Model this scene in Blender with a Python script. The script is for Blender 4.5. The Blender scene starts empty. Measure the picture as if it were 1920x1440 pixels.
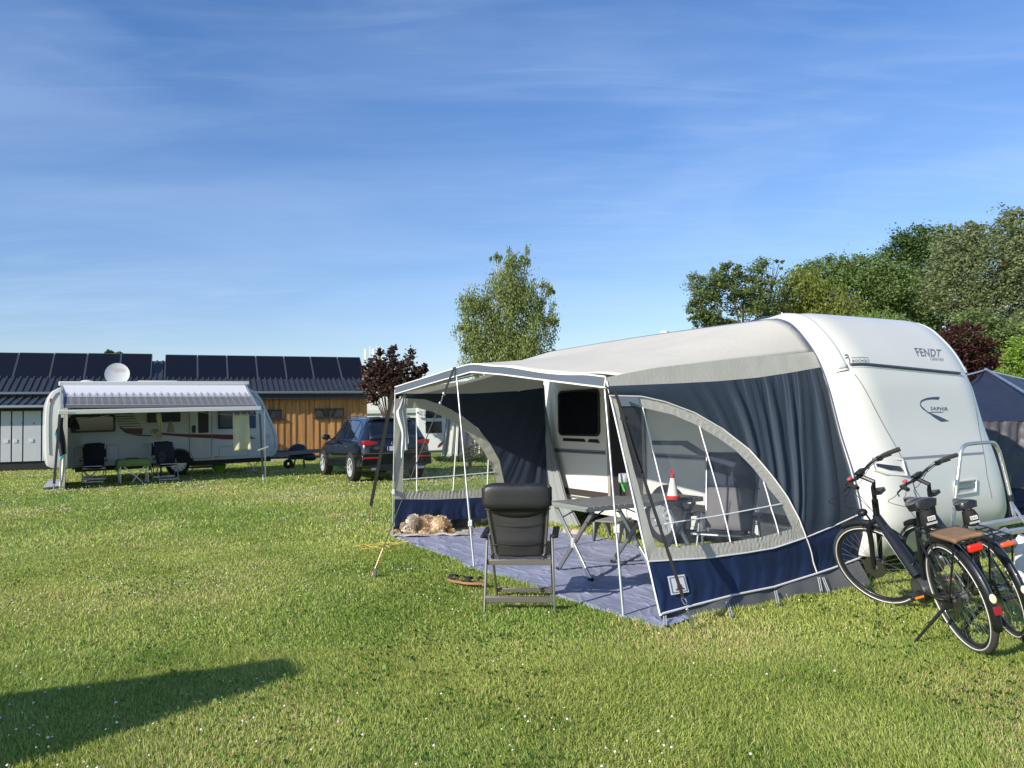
import bpy, math, random
import numpy as np
from mathutils import Vector, Matrix, noise
random.seed(7); RNG = np.random.default_rng(11)
SC = bpy.context.scene; COL = SC.collection
R = math.radians; PI = math.pi
# ------------------------------------------------------------------ camera
CAM_H = 1.62
TH = math.atan(60 / 1442.0); RO = R(.97)
_f = Vector((0, math.cos(TH), math.sin(TH))); _R = Vector((1, 0, 0)); _U = _R.cross(_f)
_cr = math.cos(RO) * _R - math.sin(RO) * _U; _cu = math.sin(RO) * _R + math.cos(RO) * _U
cam = bpy.data.objects.new('camera', bpy.data.cameras.new('camera')); COL.objects.link(cam)
cam.data.sensor_width = 36; cam.data.lens = 1442 / 1920 * 36; cam.data.clip_end = 3000; cam.data.clip_start = .05
m = Matrix((_cr, _cu, -_f)).transposed().to_4x4(); m.translation = (0, 0, CAM_H); cam.matrix_world = m
SC.camera = cam
SC.view_settings.view_transform = 'Standard'; SC.view_settings.look = 'None'
SC.view_settings.exposure = 0.38; SC.view_settings.gamma = 1
# ------------------------------------------------------------------ sun + sky
SUN_EL, SUN_AZ = 25.0, 41.5          # the light travels toward this azimuth on the ground
sd = Vector((math.cos(R(SUN_AZ)) * math.cos(R(SUN_EL)), math.sin(R(SUN_AZ)) * math.cos(R(SUN_EL)), -math.sin(R(SUN_EL))))
sun = bpy.data.objects.new('sun', bpy.data.lights.new('sun', 'SUN')); COL.objects.link(sun)
sun.data.energy = 5.0; sun.data.angle = R(.5); sun.data.color = (1.0, .93, .82)
sun.rotation_euler = sd.to_track_quat('-Z', 'Y').to_euler(); sun.location = (-20, -10, 20)
W = bpy.data.worlds.new('World'); SC.world = W; W.use_nodes = True
nt = W.node_tree; nt.nodes.clear(); N = nt.nodes.new; LK = nt.links.new
sky = N('ShaderNodeTexSky'); sky.sky_type = 'NISHITA'; sky.sun_disc = False
sky.sun_elevation = R(SUN_EL); sky.sun_rotation = math.atan2(-math.cos(R(SUN_AZ)), -math.sin(R(SUN_AZ)))
sky.air_density = 1.0; sky.dust_density = .35; sky.ozone_density = 2.2; sky.altitude = 0
tc = N('ShaderNodeTexCoord'); sep = N('ShaderNodeSeparateXYZ'); LK(tc.outputs['Generated'], sep.inputs[0])
# cirrus: project the direction on a high layer, stretched noise
zc = N('ShaderNodeMath'); zc.operation = 'MAXIMUM'; LK(sep.outputs['Z'], zc.inputs[0]); zc.inputs[1].default_value = 0.0
za = N('ShaderNodeMath'); za.operation = 'ADD'; LK(zc.outputs[0], za.inputs[0]); za.inputs[1].default_value = .10
dv = N('ShaderNodeVectorMath'); dv.operation = 'DIVIDE'; LK(tc.outputs['Generated'], dv.inputs[0])
cb = N('ShaderNodeCombineXYZ'); LK(za.outputs[0], cb.inputs[0]); LK(za.outputs[0], cb.inputs[1]); cb.inputs[2].default_value = 1
LK(cb.outputs[0], dv.inputs[1])
def cirrus(rot, scl, nscale, det, dist, lo, hi, loc=(0, 0, 0)):
    mp = N('ShaderNodeMapping'); LK(dv.outputs[0], mp.inputs['Vector']); mp.inputs['Rotation'].default_value = (0, 0, R(rot)); mp.inputs['Scale'].default_value = scl; mp.inputs['Location'].default_value = loc
    nz = N('ShaderNodeTexNoise'); LK(mp.outputs[0], nz.inputs['Vector']); nz.inputs['Scale'].default_value = nscale
    nz.inputs['Detail'].default_value = det; nz.inputs['Roughness'].default_value = .55; nz.inputs['Distortion'].default_value = dist
    mr = N('ShaderNodeMapRange'); LK(nz.outputs['Fac'], mr.inputs[0]); mr.inputs[1].default_value = lo; mr.inputs[2].default_value = hi
    mr.interpolation_type = 'SMOOTHSTEP'
    return mr.outputs[0]
c1 = cirrus(28, (.6, 1.1, 0), .7, 12, 1.6, .30, .76, (.6, 3.3, 0))
c2 = cirrus(-6, (.9, 4.5, 0), 1.7, 10, 1.4, .40, .86)
c3 = cirrus(40, (.4, .4, 0), .8, 3, 0, .30, .70, (4.4, 1.7, 0))
mu = N('ShaderNodeMath'); mu.operation = 'MULTIPLY'; LK(c2, mu.inputs[0]); LK(c3, mu.inputs[1])
ad = N('ShaderNodeMath'); ad.operation = 'ADD'; LK(c1, ad.inputs[0]); LK(mu.outputs[0], ad.inputs[1])
fm = N('ShaderNodeMath'); fm.operation = 'MULTIPLY'; LK(ad.outputs[0], fm.inputs[0]); fm.inputs[1].default_value = .20
elr = N('ShaderNodeMapRange'); LK(sep.outputs['Z'], elr.inputs[0]); elr.inputs[1].default_value = 0; elr.inputs[2].default_value = .42
elr.inputs[3].default_value = 0; elr.inputs[4].default_value = 1
tcol = N('ShaderNodeMix'); tcol.data_type = 'RGBA'; LK(elr.outputs[0], tcol.inputs[0]); tcol.inputs[6].default_value = (.99, .97, 1.07, 1); tcol.inputs[7].default_value = (.64, .90, 1.26, 1)
tint = N('ShaderNodeMix'); tint.data_type = 'RGBA'; tint.blend_type = 'MULTIPLY'; tint.inputs[0].default_value = 1
LK(sky.outputs[0], tint.inputs[6]); LK(tcol.outputs[2], tint.inputs[7])
mx = N('ShaderNodeMix'); mx.data_type = 'RGBA'; LK(fm.outputs[0], mx.inputs[0]); LK(tint.outputs[2], mx.inputs[6]); mx.inputs[7].default_value = (4.6, 5.9, 7.8, 1)
bg = N('ShaderNodeBackground'); LK(mx.outputs[2], bg.inputs[0]); bg.inputs[1].default_value = .110
wo = N('ShaderNodeOutputWorld'); LK(bg.outputs[0], wo.inputs[0])
# ------------------------------------------------------------------ pixel -> place helpers (photo pixels, real planes)
CP = Vector((0, 0, CAM_H))
def ray(x, y): x = float(x); y = float(y); return (x - 960) / 1442.0 * _cr - (y - 720) / 1442.0 * _cu + _f
def G(x, y, z=0.0):
    d = ray(x, y); return CP + d * ((z - CAM_H) / d.z)
def proj(p):
    d = Vector(p) - CP; z = d.dot(_f); return 960 + 1442 * d.dot(_cr) / z, 720 - 1442 * d.dot(_cu) / z
class Frame:
    def __init__(s, o, ang, tilt=0.0):
        s.o = Vector(o); s.ang = ang; s.x = Vector((math.cos(ang), math.sin(ang), tilt)).normalized(); s.y = Vector((-math.sin(ang), math.cos(ang), 0)); s.z = s.x.cross(s.y); s.tilt = -math.atan(tilt)
    def w(s, p): return s.o + s.x * p[0] + s.y * p[1] + s.z * p[2]
    def l(s, p): q = Vector(p) - s.o; return Vector((q.dot(s.x), q.dot(s.y), q.dot(s.z)))
    def at(s, px, py, ax, val):
        d = ray(px, py); n = (s.x, s.y, s.z)[ax]
        t = (val - (CP - s.o).dot(n)) / d.dot(n); return s.l(CP + d * t)
    def inv(s, fn, px, py, u=.5, v=.5):
        p = np.array([u, v], float)
        def q(a, b):
            r = proj(s.w(fn(a, b))); return np.array([r[0] - px, r[1] - py])
        for _ in range(25):
            r = q(*p); e = 1e-4
            J = np.array([(q(p[0] + e, p[1]) - r) / e, (q(p[0], p[1] + e) - r) / e]).T
            st = np.linalg.lstsq(J + 1e-9, r, rcond=None)[0]; st = np.clip(st, -.4, .4); p = p - st
            if abs(st).max() < 1e-5: break
        return p
    def empty(s, name, loc=(0, 0, 0), **k):
        o = thing(name, s.w(loc), s.ang, **k); o.rotation_euler = (0, s.tilt, s.ang); return o
def tag(o, label=None, cat=None, group=None, kind=None):
    if label: o['label'] = label
    if cat: o['category'] = cat
    if group: o['group'] = group
    if kind: o['kind'] = kind
    return o
def thing(name, loc, rz=0, label=None, cat=None, group=None):
    o = bpy.data.objects.new(name, None); COL.objects.link(o); o.empty_display_size = .1
    o.location = loc; o.rotation_euler = (0, 0, rz); return tag(o, label, cat, group)
def copy_tree(o, parent=None):
    c = o.copy(); COL.objects.link(c)
    if parent: c.parent = parent
    for ch in list(o.children): copy_tree(ch, c)
    return c
# ------------------------------------------------------------------ materials
def mat(name, col, rough=.6, metal=0, var=0, vs=4.0, bump=0, bs=60.0, coat=0, trans=0, col2=None, emit=None, alpha=None, spec=None, stretch=None):
    if name in bpy.data.materials: return bpy.data.materials[name]
    M = bpy.data.materials.new(name); M.use_nodes = True; t = M.node_tree; b = t.nodes['Principled BSDF']
    b.inputs['Roughness'].default_value = rough; b.inputs['Metallic'].default_value = metal
    if coat: b.inputs['Coat Weight'].default_value = coat; b.inputs['Coat Roughness'].default_value = .05
    if spec is not None: b.inputs['Specular IOR Level'].default_value = spec
    b.inputs['Base Color'].default_value = (*col, 1)
    co = t.nodes.new('ShaderNodeTexCoord'); src = co.outputs['Object']
    if stretch:
        mp = t.nodes.new('ShaderNodeMapping'); t.links.new(src, mp.inputs[0]); mp.inputs['Scale'].default_value = stretch; src = mp.outputs[0]
    if var or col2:
        nz = t.nodes.new('ShaderNodeTexNoise'); nz.inputs['Scale'].default_value = vs; nz.inputs['Detail'].default_value = 6; t.links.new(src, nz.inputs['Vector'])
        cr = t.nodes.new('ShaderNodeValToRGB'); t.links.new(nz.outputs['Fac'], cr.inputs[0])
        a = col if col2 else tuple(c * (1 - var) for c in col); c2 = col2 if col2 else tuple(min(1, c * (1 + var)) for c in col)
        cr.color_ramp.elements[0].position = .3; cr.color_ramp.elements[1].position = .7
        cr.color_ramp.elements[0].color = (*a, 1); cr.color_ramp.elements[1].color = (*c2, 1)
        t.links.new(cr.outputs[0], b.inputs['Base Color'])
        mr = t.nodes.new('ShaderNodeMapRange'); t.links.new(nz.outputs['Fac'], mr.inputs[0]); mr.inputs[3].default_value = max(0, rough - .08); mr.inputs[4].default_value = min(1, rough + .08)
        t.links.new(mr.outputs[0], b.inputs['Roughness'])
    if bump:
        n2 = t.nodes.new('ShaderNodeTexNoise'); n2.inputs['Scale'].default_value = bs; n2.inputs['Detail'].default_value = 4; t.links.new(src, n2.inputs['Vector'])
        bp = t.nodes.new('ShaderNodeBump'); bp.inputs['Strength'].default_value = bump; bp.inputs['Distance'].default_value = .02
        t.links.new(n2.outputs['Fac'], bp.inputs['Height']); t.links.new(bp.outputs[0], b.inputs['Normal'])
    if trans:
        tr = t.nodes.new('ShaderNodeBsdfTranslucent'); mxs = t.nodes.new('ShaderNodeMixShader'); mxs.inputs[0].default_value = trans
        tr.inputs[0].default_value = (*col, 1)
        out = t.nodes['Material Output']; t.links.new(b.outputs[0], mxs.inputs[1]); t.links.new(tr.outputs[0], mxs.inputs[2]); t.links.new(mxs.outputs[0], out.inputs[0])
    if emit: b.inputs['Emission Color'].default_value = (*emit, 1); b.inputs['Emission Strength'].default_value = 1
    return M
def vinyl(name, tint, haze, hazecol=(.6, .62, .62), rough=.05):
    M = bpy.data.materials.new(name); M.use_nodes = True; t = M.node_tree; t.nodes.clear(); n = t.nodes.new; L = t.links.new
    tr = n('ShaderNodeBsdfTransparent'); tr.inputs[0].default_value = (*tint, 1)
    gl = n('ShaderNodeBsdfGlossy'); gl.inputs['Roughness'].default_value = rough
    df = n('ShaderNodeBsdfDiffuse'); df.inputs[0].default_value = (*hazecol, 1)
    co = n('ShaderNodeTexCoord'); nz = n('ShaderNodeTexNoise'); nz.inputs['Scale'].default_value = 3; nz.inputs['Detail'].default_value = 5; nz.inputs['Distortion'].default_value = 1.5
    L(co.outputs['Object'], nz.inputs['Vector'])
    mr = n('ShaderNodeMapRange'); L(nz.outputs['Fac'], mr.inputs[0]); mr.inputs[1].default_value = .3; mr.inputs[2].default_value = .8; mr.inputs[3].default_value = haze * .3; mr.inputs[4].default_value = haze * 1.6
    m1 = n('ShaderNodeMixShader'); L(mr.outputs[0], m1.inputs[0]); L(tr.outputs[0], m1.inputs[1]); L(df.outputs[0], m1.inputs[2])
    bp = n('ShaderNodeBump'); bp.inputs['Strength'].default_value = .35; bp.inputs['Distance'].default_value = .05; L(nz.outputs['Fac'], bp.inputs['Height']); L(bp.outputs[0], gl.inputs['Normal'])
    fr = n('ShaderNodeFresnel'); fr.inputs[0].default_value = 1.4; L(bp.outputs[0], fr.inputs['Normal'])
    m2 = n('ShaderNodeMixShader'); L(fr.outputs[0], m2.inputs[0]); L(m1.outputs[0], m2.inputs[1]); L(gl.outputs[0], m2.inputs[2])
    o = n('ShaderNodeOutputMaterial'); L(m2.outputs[0], o.inputs[0]); return M
# ------------------------------------------------------------------ mesh builder
class MB:
    def __init__(s): s.v = []; s.f = []; s.mi = []
    def add(s, vs, fs, mi=0, M=None):
        n = len(s.v)
        for p in vs: s.v.append(tuple(M @ Vector(p)) if M is not None else tuple(p))
        for f in fs: s.f.append([i + n for i in f]); s.mi.append(mi)
        return s
    def box(s, a, b, M=None, mi=0):
        (x0, y0, z0), (x1, y1, z1) = a, b
        vs = [(x0, y0, z0), (x1, y0, z0), (x1, y1, z0), (x0, y1, z0), (x0, y0, z1), (x1, y0, z1), (x1, y1, z1), (x0, y1, z1)]
        return s.add(vs, [(3, 2, 1, 0), (4, 5, 6, 7), (0, 1, 5, 4), (1, 2, 6, 5), (2, 3, 7, 6), (3, 0, 4, 7)], mi, M)
    def cbox(s, c, d, M=None, mi=0):
        return s.box([c[i] - d[i] / 2 for i in range(3)], [c[i] + d[i] / 2 for i in range(3)], M, mi)
    def tube(s, pts, r, n=8, M=None, mi=0, closed=False, flat=1.0):
        pts = [Vector(p) for p in pts]; m = len(pts); rs = r if isinstance(r, (list, tuple)) else [r] * m
        vs = []; prev = None
        for i, p in enumerate(pts):
            if closed: t = pts[(i + 1) % m] - pts[i - 1]
            else: t = pts[min(i + 1, m - 1)] - pts[max(i - 1, 0)]
            if t.length < 1e-9: t = Vector((0, 0, 1))
            t.normalize()
            if prev is None:
                a = Vector((0, 0, 1)) if abs(t.z) < .9 else Vector((1, 0, 0)); x = a.cross(t).normalized()
            else: x = (prev - t * prev.dot(t)); x = x.normalized() if x.length > 1e-6 else prev
            prev = x; y = t.cross(x)
            for k in range(n):
                a = 2 * PI * k / n + PI / n; vs.append(p + (x * math.cos(a) + y * math.sin(a) * flat) * rs[i])
        fs = []
        rng = m if closed else m - 1
        for i in range(rng):
            for k in range(n):
                a, b = i * n + k, i * n + (k + 1) % n; c, d = ((i + 1) % m) * n + (k + 1) % n, ((i + 1) % m) * n + k
                fs.append((a, b, c, d))
        if not closed: fs += [tuple(range(n))[::-1], tuple((m - 1) * n + k for k in range(n))]
        return s.add(vs, fs, mi, M)
    def bar(s, p, q, w, h, up=(0, 0, 1), M=None, mi=0):
        p = Vector(p); q = Vector(q); t = (q - p).normalized(); x = t.cross(Vector(up))
        if x.length < 1e-6: x = t.cross(Vector((1, 0, 0)))
        x.normalize(); y = x.cross(t); vs = []
        for c in (p, q):
            for a, b in ((-1, -1), (1, -1), (1, 1), (-1, 1)): vs.append(c + x * a * w / 2 + y * b * h / 2)
        return s.add(vs, [(0, 1, 2, 3), (7, 6, 5, 4), (0, 4, 5, 1), (1, 5, 6, 2), (2, 6, 7, 3), (3, 7, 4, 0)], mi, M)
    def grid(s, rows, M=None, mi=0, closed_u=False):
        nr = len(rows); nc = len(rows[0]); vs = [p for r in rows for p in r]; fs = []
        for i in range(nr - 1):
            for j in range(nc - 1 + (1 if closed_u else 0)):
                fs.append((i * nc + j, i * nc + (j + 1) % nc, (i + 1) * nc + (j + 1) % nc, (i + 1) * nc + j))
        return s.add(vs, fs, mi, M)
    def ell(s, c, r, n=16, m=10, M=None, mi=0):
        rows = []
        for i in range(m + 1):
            t = PI * i / m; rows.append([(c[0] + r[0] * math.sin(t) * math.cos(2 * PI * k / n), c[1] + r[1] * math.sin(t) * math.sin(2 * PI * k / n), c[2] + r[2] * math.cos(t)) for k in range(n)])
        return s.grid(rows, M, mi, True)
    def lathe(s, prof, n=24, M=None, mi=0):
        rows = [[(r * math.cos(2 * PI * k / n), r * math.sin(2 * PI * k / n), z) for k in range(n)] for r, z in prof]
        return s.grid(rows, M, mi, True)
    def prism(s, poly, ax, a, b, M=None, mi=0):
        # poly of 2-tuples in the two axes other than ax, extruded from a to b on ax
        def P(p, h):
            l = list(p); l.insert(ax, h); return l
        n = len(poly); vs = [P(p, a) for p in poly] + [P(p, b) for p in poly]
        fs = [tuple(range(n)), tuple(range(2 * n - 1, n - 1, -1))] + [(i, i + n, (i + 1) % n + n, (i + 1) % n) for i in range(n)]
        return s.add(vs, fs, mi, M)
    def build(s, name, mats, parent=None, smooth=40, label=None, cat=None, bevel=0, solid=0, sub=0, seg=2):
        me = bpy.data.meshes.new(name); me.from_pydata(s.v, [], s.f); me.update()
        for mm in (mats if isinstance(mats, (list, tuple)) else [mats]): me.materials.append(mm)
        if any(s.mi): me.polygons.foreach_set('material_index', s.mi)
        import bmesh
        bm = bmesh.new(); bm.from_mesh(me); bmesh.ops.remove_doubles(bm, verts=bm.verts, dist=1e-5)
        bmesh.ops.recalc_face_normals(bm, faces=bm.faces); bm.to_mesh(me); bm.free()
        if smooth:
            me.polygons.foreach_set('use_smooth', [True] * len(me.polygons)); me.set_sharp_from_angle(angle=R(smooth))
        o = bpy.data.objects.new(name, me); COL.objects.link(o)
        if parent: o.parent = parent
        if solid: md = o.modifiers.new('solid', 'SOLIDIFY'); md.thickness = solid; md.offset = 0
        if bevel: md = o.modifiers.new('bevel', 'BEVEL'); md.width = bevel; md.segments = seg; md.limit_method = 'ANGLE'; md.angle_limit = R(50)
        if sub: md = o.modifiers.new('sub', 'SUBSURF'); md.levels = sub; md.render_levels = sub
        return tag(o, label, cat)
def T(x, y, z): return Matrix.Translation((x, y, z))
def RX(a): return Matrix.Rotation(a, 4, 'X')
def RY(a): return Matrix.Rotation(a, 4, 'Y')
def RZ(a): return Matrix.Rotation(a, 4, 'Z')
def SCL(x, y, z): return Matrix.Diagonal((x, y, z, 1))
def lerp(a, b, t): return a + (b - a) * t
def interp(x, xs, ys): return float(np.interp(x, xs, ys))
def resample(pts, n):
    P = np.array([tuple(p) for p in pts], float); d = np.r_[0, np.cumsum(np.linalg.norm(np.diff(P, axis=0), axis=1))]
    t = np.linspace(0, d[-1], n); return np.array([[np.interp(x, d, P[:, k]) for k in range(P.shape[1])] for x in t])
def smoothcurve(pts, n):
    # Catmull-Rom through the points
    P = [np.array(tuple(p), float) for p in pts]; P = [2 * P[0] - P[1]] + P + [2 * P[-1] - P[-2]]; out = []
    for i in range(1, len(P) - 2):
        for t in np.linspace(0, 1, 8, endpoint=False):
            a, b, c, d = P[i - 1:i + 3]; out.append(.5 * ((2 * b) + (c - a) * t + (2 * a - 5 * b + 4 * c - d) * t * t + (3 * b - 3 * c + d - a) * t ** 3))
    out.append(P[-2]); return resample(out, n)
def fbm(x, y, z=0, o=4): return noise.fractal(Vector((x, y, z)), 1.0, 2.0, o)
def text_mesh(body, res=3, bold=.012):
    cu = bpy.data.curves.new('t', 'FONT'); cu.body = body; cu.resolution_u = res; cu.offset = bold; cu.space_character = 1.12; o = bpy.data.objects.new('t', cu); COL.objects.link(o)
    dg = bpy.context.evaluated_depsgraph_get(); dg.update(); me = bpy.data.meshes.new_from_object(o.evaluated_get(dg))
    V = np.array([v.co[:2] for v in me.vertices]); F = [tuple(p.vertices) for p in me.polygons]
    bpy.data.objects.remove(o); bpy.data.meshes.remove(me)
    V -= V.min(0); V /= V.max(0); return V, F
# ------------------------------------------------------------------ ground, grass, clover
OC = G(1622, 1092)
A = Frame(OC, R(120))                       # near caravan / awning frame: x = along the caravan, y = out to the awning side
MATPOLY = [(-.17, 2.60), (-.05, 2.66), (.9, 2.72), (1.9, 2.70), (2.7, 2.78), (3.6, 2.70), (4.4, 2.72), (5.15, 2.68), (5.22, 1.6), (5.2, .55), (3.6, .45), (2.6, .50), (1.4, .45), (.25, .50), (.0, 1.6)]
matw = [A.w((a, b, 0)) for a, b in MATPOLY]
def grassmat():
    M = bpy.data.materials.new('lawn_soil'); M.use_nodes = True; t = M.node_tree; b = t.nodes['Principled BSDF']; n = t.nodes.new; L = t.links.new
    b.inputs['Roughness'].default_value = .95; b.inputs['Specular IOR Level'].default_value = .15
    co = n('ShaderNodeTexCoord')
    def nz(s, d): 
        x = n('ShaderNodeTexNoise'); x.inputs['Scale'].default_value = s; x.inputs['Detail'].default_value = d; L(co.outputs['Object'], x.inputs['Vector']); return x.outputs['Fac']
    def ramp(f, cs):
        r = n('ShaderNodeValToRGB'); L(f, r.inputs[0]); e = r.color_ramp.elements
        e[0].position = cs[0][0]; e[0].color = (*cs[0][1], 1); e[1].position = cs[-1][0]; e[1].color = (*cs[-1][1], 1)
        for p, c in cs[1:-1]: q = e.new(p); q.color = (*c, 1)
        return r.outputs[0]
    big = ramp(nz(.35, 5), [(.32, (.19, .27, .05)), (.5, (.27, .34, .07)), (.68, (.40, .40, .12))])
    fine = ramp(nz(28, 8), [(.3, (.35, .38, .3)), (.5, (.9, .9, .9)), (.72, (1.5, 1.4, 1.3))])
    mx = n('ShaderNodeMix'); mx.data_type = 'RGBA'; mx.blend_type = 'MULTIPLY'; mx.inputs[0].default_value = 1; L(big, mx.inputs[6]); L(fine, mx.inputs[7])
    L(mx.outputs[2], b.inputs['Base Color'])
    bp = n('ShaderNodeBump'); bp.inputs['Strength'].default_value = .8; bp.inputs['Distance'].default_value = .05; L(nz(45, 6), bp.inputs['Height']); L(bp.outputs[0], b.inputs['Normal'])
    return M
def gz(x, y):
    return 0.0
g = MB(); rows = []
xs = np.r_[-900, -300, -120, np.linspace(-60, 60, 41), 120, 300, 900]; ys = np.r_[-400, -60, np.linspace(-10, 90, 41), 150, 400, 1500]
for y in ys: rows.append([(x, y, 0.0) for x in xs])
g.grid(rows); go = g.build('ground', grassmat()); tag(go, kind='structure')
path = MB(); 
pa = [(-30, 24.9), (-19.4, 26.6), (-12, 29.6), (-8.0, 31.4), (-8.6, 32.6), (-19.6, 28.6), (-31, 27)]
path.prism(pa, 2, .0, .035)
tag(path.build('path', mat('paving', (.42, .39, .34), .9, var=.2, vs=3, bump=.4, bs=20)), kind='structure')

def inpoly(X, Y, poly):
    ins = np.zeros(len(X), bool); n = len(poly)
    for i in range(n):
        x1, y1 = poly[i][:2]; x2, y2 = poly[(i + 1) % n][:2]
        c = ((y1 > Y) != (y2 > Y)) & (X < (x2 - x1) * (Y - y1) / ((y2 - y1) + 1e-12) + x1); ins ^= c
    return ins
bm_grass = bpy.data.materials.new('grass_blade'); bm_grass.use_nodes = True
t_ = bm_grass.node_tree; b_ = t_.nodes['Principled BSDF']; at_ = t_.nodes.new('ShaderNodeAttribute'); at_.attribute_name = 'tone'
b_.inputs['Roughness'].default_value = .5; b_.inputs['Specular IOR Level'].default_value = .35
t_.links.new(at_.outputs['Color'], b_.inputs['Base Color'])
tr_ = t_.nodes.new('ShaderNodeBsdfTranslucent'); ms_ = t_.nodes.new('ShaderNodeMixShader'); ms_.inputs[0].default_value = .4
t_.links.new(at_.outputs['Color'], tr_.inputs[0]); t_.links.new(b_.outputs[0], ms_.inputs[1]); t_.links.new(tr_.outputs[0], ms_.inputs[2]); t_.links.new(ms_.outputs[0], t_.nodes['Material Output'].inputs[0])
def noise2(X, Y, s, seed):
    # cheap smooth value noise
    r = np.random.default_rng(seed); T_ = r.random((256, 256)); x = X * s + 100; y = Y * s + 100
    xi = np.floor(x).astype(int); yi = np.floor(y).astype(int); fx = x - xi; fy = y - yi; fx = fx * fx * (3 - 2 * fx); fy = fy * fy * (3 - 2 * fy)
    g_ = lambda a, b: T_[a % 256, b % 256]
    return (g_(xi, yi) * (1 - fx) + g_(xi + 1, yi) * fx) * (1 - fy) + (g_(xi, yi + 1) * (1 - fx) + g_(xi + 1, yi + 1) * fx) * fy
def tri_mesh(name, V, tri, cols, material, **k):
    me = bpy.data.meshes.new(name); nv = len(V); nf = len(tri)
    me.vertices.add(nv); me.vertices.foreach_set('co', V.astype(np.float32).ravel())
    ls = tri.shape[1]
    me.loops.add(nf * ls); me.loops.foreach_set('vertex_index', tri.astype(np.int32).ravel())
    me.polygons.add(nf); me.polygons.foreach_set('loop_start', np.arange(nf, dtype=np.int32) * ls); me.polygons.foreach_set('loop_total', np.full(nf, ls, np.int32))
    me.update(calc_edges=True)
    if cols is not None:
        at = me.attributes.new('tone', 'FLOAT_COLOR', 'POINT'); c4 = np.ones((nv, 4), np.float32); c4[:, :3] = cols; at.data.foreach_set('color', c4.ravel())
    me.materials.append(material); o = bpy.data.objects.new(name, me); COL.objects.link(o); return tag(o, **k)
AWPOLY = [A.w((a, b, 0)) for a, b in [(-.12, 2.45), (.1, 2.7), (5.25, 2.7), (5.35, 2.6), (5.4, .1), (5.2, .0), (.0, .0)]]
def scatter(n, y0, y1, margin=.06):
    # points in the view wedge, uniform in area
    Y = np.sqrt(RNG.random(n) * (y1 ** 2 - y0 ** 2) + y0 ** 2); X = (RNG.random(n) * 2 - 1) * Y * (.70 + margin)
    return X, Y
def blades(X, Y, h, w):
    n = len(X); k = ~inpoly(X, Y, matw); X, Y, h, w = X[k], Y[k], h[k], w[k]; n = len(X)
    az = RNG.random(n) * 2 * PI; lean = .15 + RNG.random(n) * .85; la = RNG.random(n) * 2 * PI
    big = noise2(X, Y, .45, 1) * .6 + noise2(X, Y, 1.7, 2) * .4; med = noise2(X, Y, 5, 3); 
    la = np.where(RNG.random(n) < .55, noise2(X, Y, 1.3, 9) * 2 * PI + RNG.normal(0, .7, n), la)
    h = h * (.65 + .7 * med); P = np.stack([X, Y, np.zeros(n)], 1)
    sx = np.stack([np.cos(az), np.sin(az), np.zeros(n)], 1) * (w / 2)[:, None]
    top = P + np.stack([np.cos(la) * lean * h, np.sin(la) * lean * h, h * np.sqrt(np.maximum(.15, 1 - lean ** 2 * .8))], 1)
    mid = P * .5 + top * .5; mid[:, 2] += h * .08
    V = np.stack([P - sx, P + sx, mid + sx * .8, top, mid - sx * .8], 1).reshape(-1, 3); q = np.arange(n) * 5
    tri = np.stack([np.stack([q, q + 1, q + 2], 1), np.stack([q, q + 2, q + 4], 1), np.stack([q + 4, q + 2, q + 3], 1)], 1).reshape(-1, 3)
    tt = np.clip(big + RNG.normal(0, .10, n), 0, 1)[:, None]; rr = RNG.random(n)[:, None]
    c = lerp(np.array([.21, .33, .055]), np.array([.45, .50, .13]), np.clip(tt * 1.7 - .32, 0, 1)); c = c * (.7 + .7 * rr)
    dry = (RNG.random(n) < (.07 + .30 * np.clip(noise2(X, Y, .7, 5) - .5, 0, 1) * 3))[:, None]; c = np.where(dry, np.array([.66, .54, .26]) * (.7 + .5 * rr), c)
    cols = np.repeat(c, 5, 0)
    return V, tri, cols
VV, TT, CC = [], [], []; off = 0
for (n, y0, y1, h, w) in ((290000, 2.2, 5.5, .027, .0042), (270000, 5.5, 10, .027, .0070), (160000, 10, 18, .034, .014), (90000, 18, 32, .034, .03)):
    X, Y = scatter(n, y0, y1); m_ = len(X); hh = h * (.5 + RNG.random(m_)); ww = w * (.7 + .6 * RNG.random(m_)) 
    V, tr, c = blades(X, Y, hh, ww); VV.append(V); TT.append(tr + off); CC.append(c); off += len(V)
# longer tufts where the mower cannot reach: along the mat, skirt, poles and pegs
ex = []
_fl = [A.l(G(*p_)) for p_ in ((1243, 1167), (1364, 1151), (1500, 1122), (1637, 1104))]
for p, q, n_ in [((_fl[k_].x - .02, _fl[k_].y), (_fl[k_ + 1].x - .02, _fl[k_ + 1].y), 500) for k_ in range(3)] + [((-.17, 2.66), (5.2, 2.76), 1500), ((5.36, 2.7), (5.4, .2), 900)]:
    t_e = RNG.random(n_); ex.append(np.stack([p[0] + (q[0] - p[0]) * t_e + -np.abs(RNG.normal(0, .03, n_)) * (1 if p[0] < 0 and q[0] < 1 else -1), p[1] + (q[1] - p[1]) * t_e + np.abs(RNG.normal(0, .04, n_)) * (1 if p[1] != q[1] or True else 0)], 1))
ex = np.concatenate(ex); exw = A.o.xy[0] + ex[:, 0] * A.x.x + ex[:, 1] * A.y.x, A.o.xy[1] + ex[:, 0] * A.x.y + ex[:, 1] * A.y.y
V, tr, c = blades(exw[0], exw[1], .035 + .035 * RNG.random(len(ex)), .005 + .004 * RNG.random(len(ex))); VV.append(V); TT.append(tr + off); CC.append(c); off += len(V)
tri_mesh('grass', np.concatenate(VV), np.concatenate(TT), np.concatenate(CC), bm_grass, label='short mown lawn of the campsite with drier yellow patches', cat='grass', kind='stuff')
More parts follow.
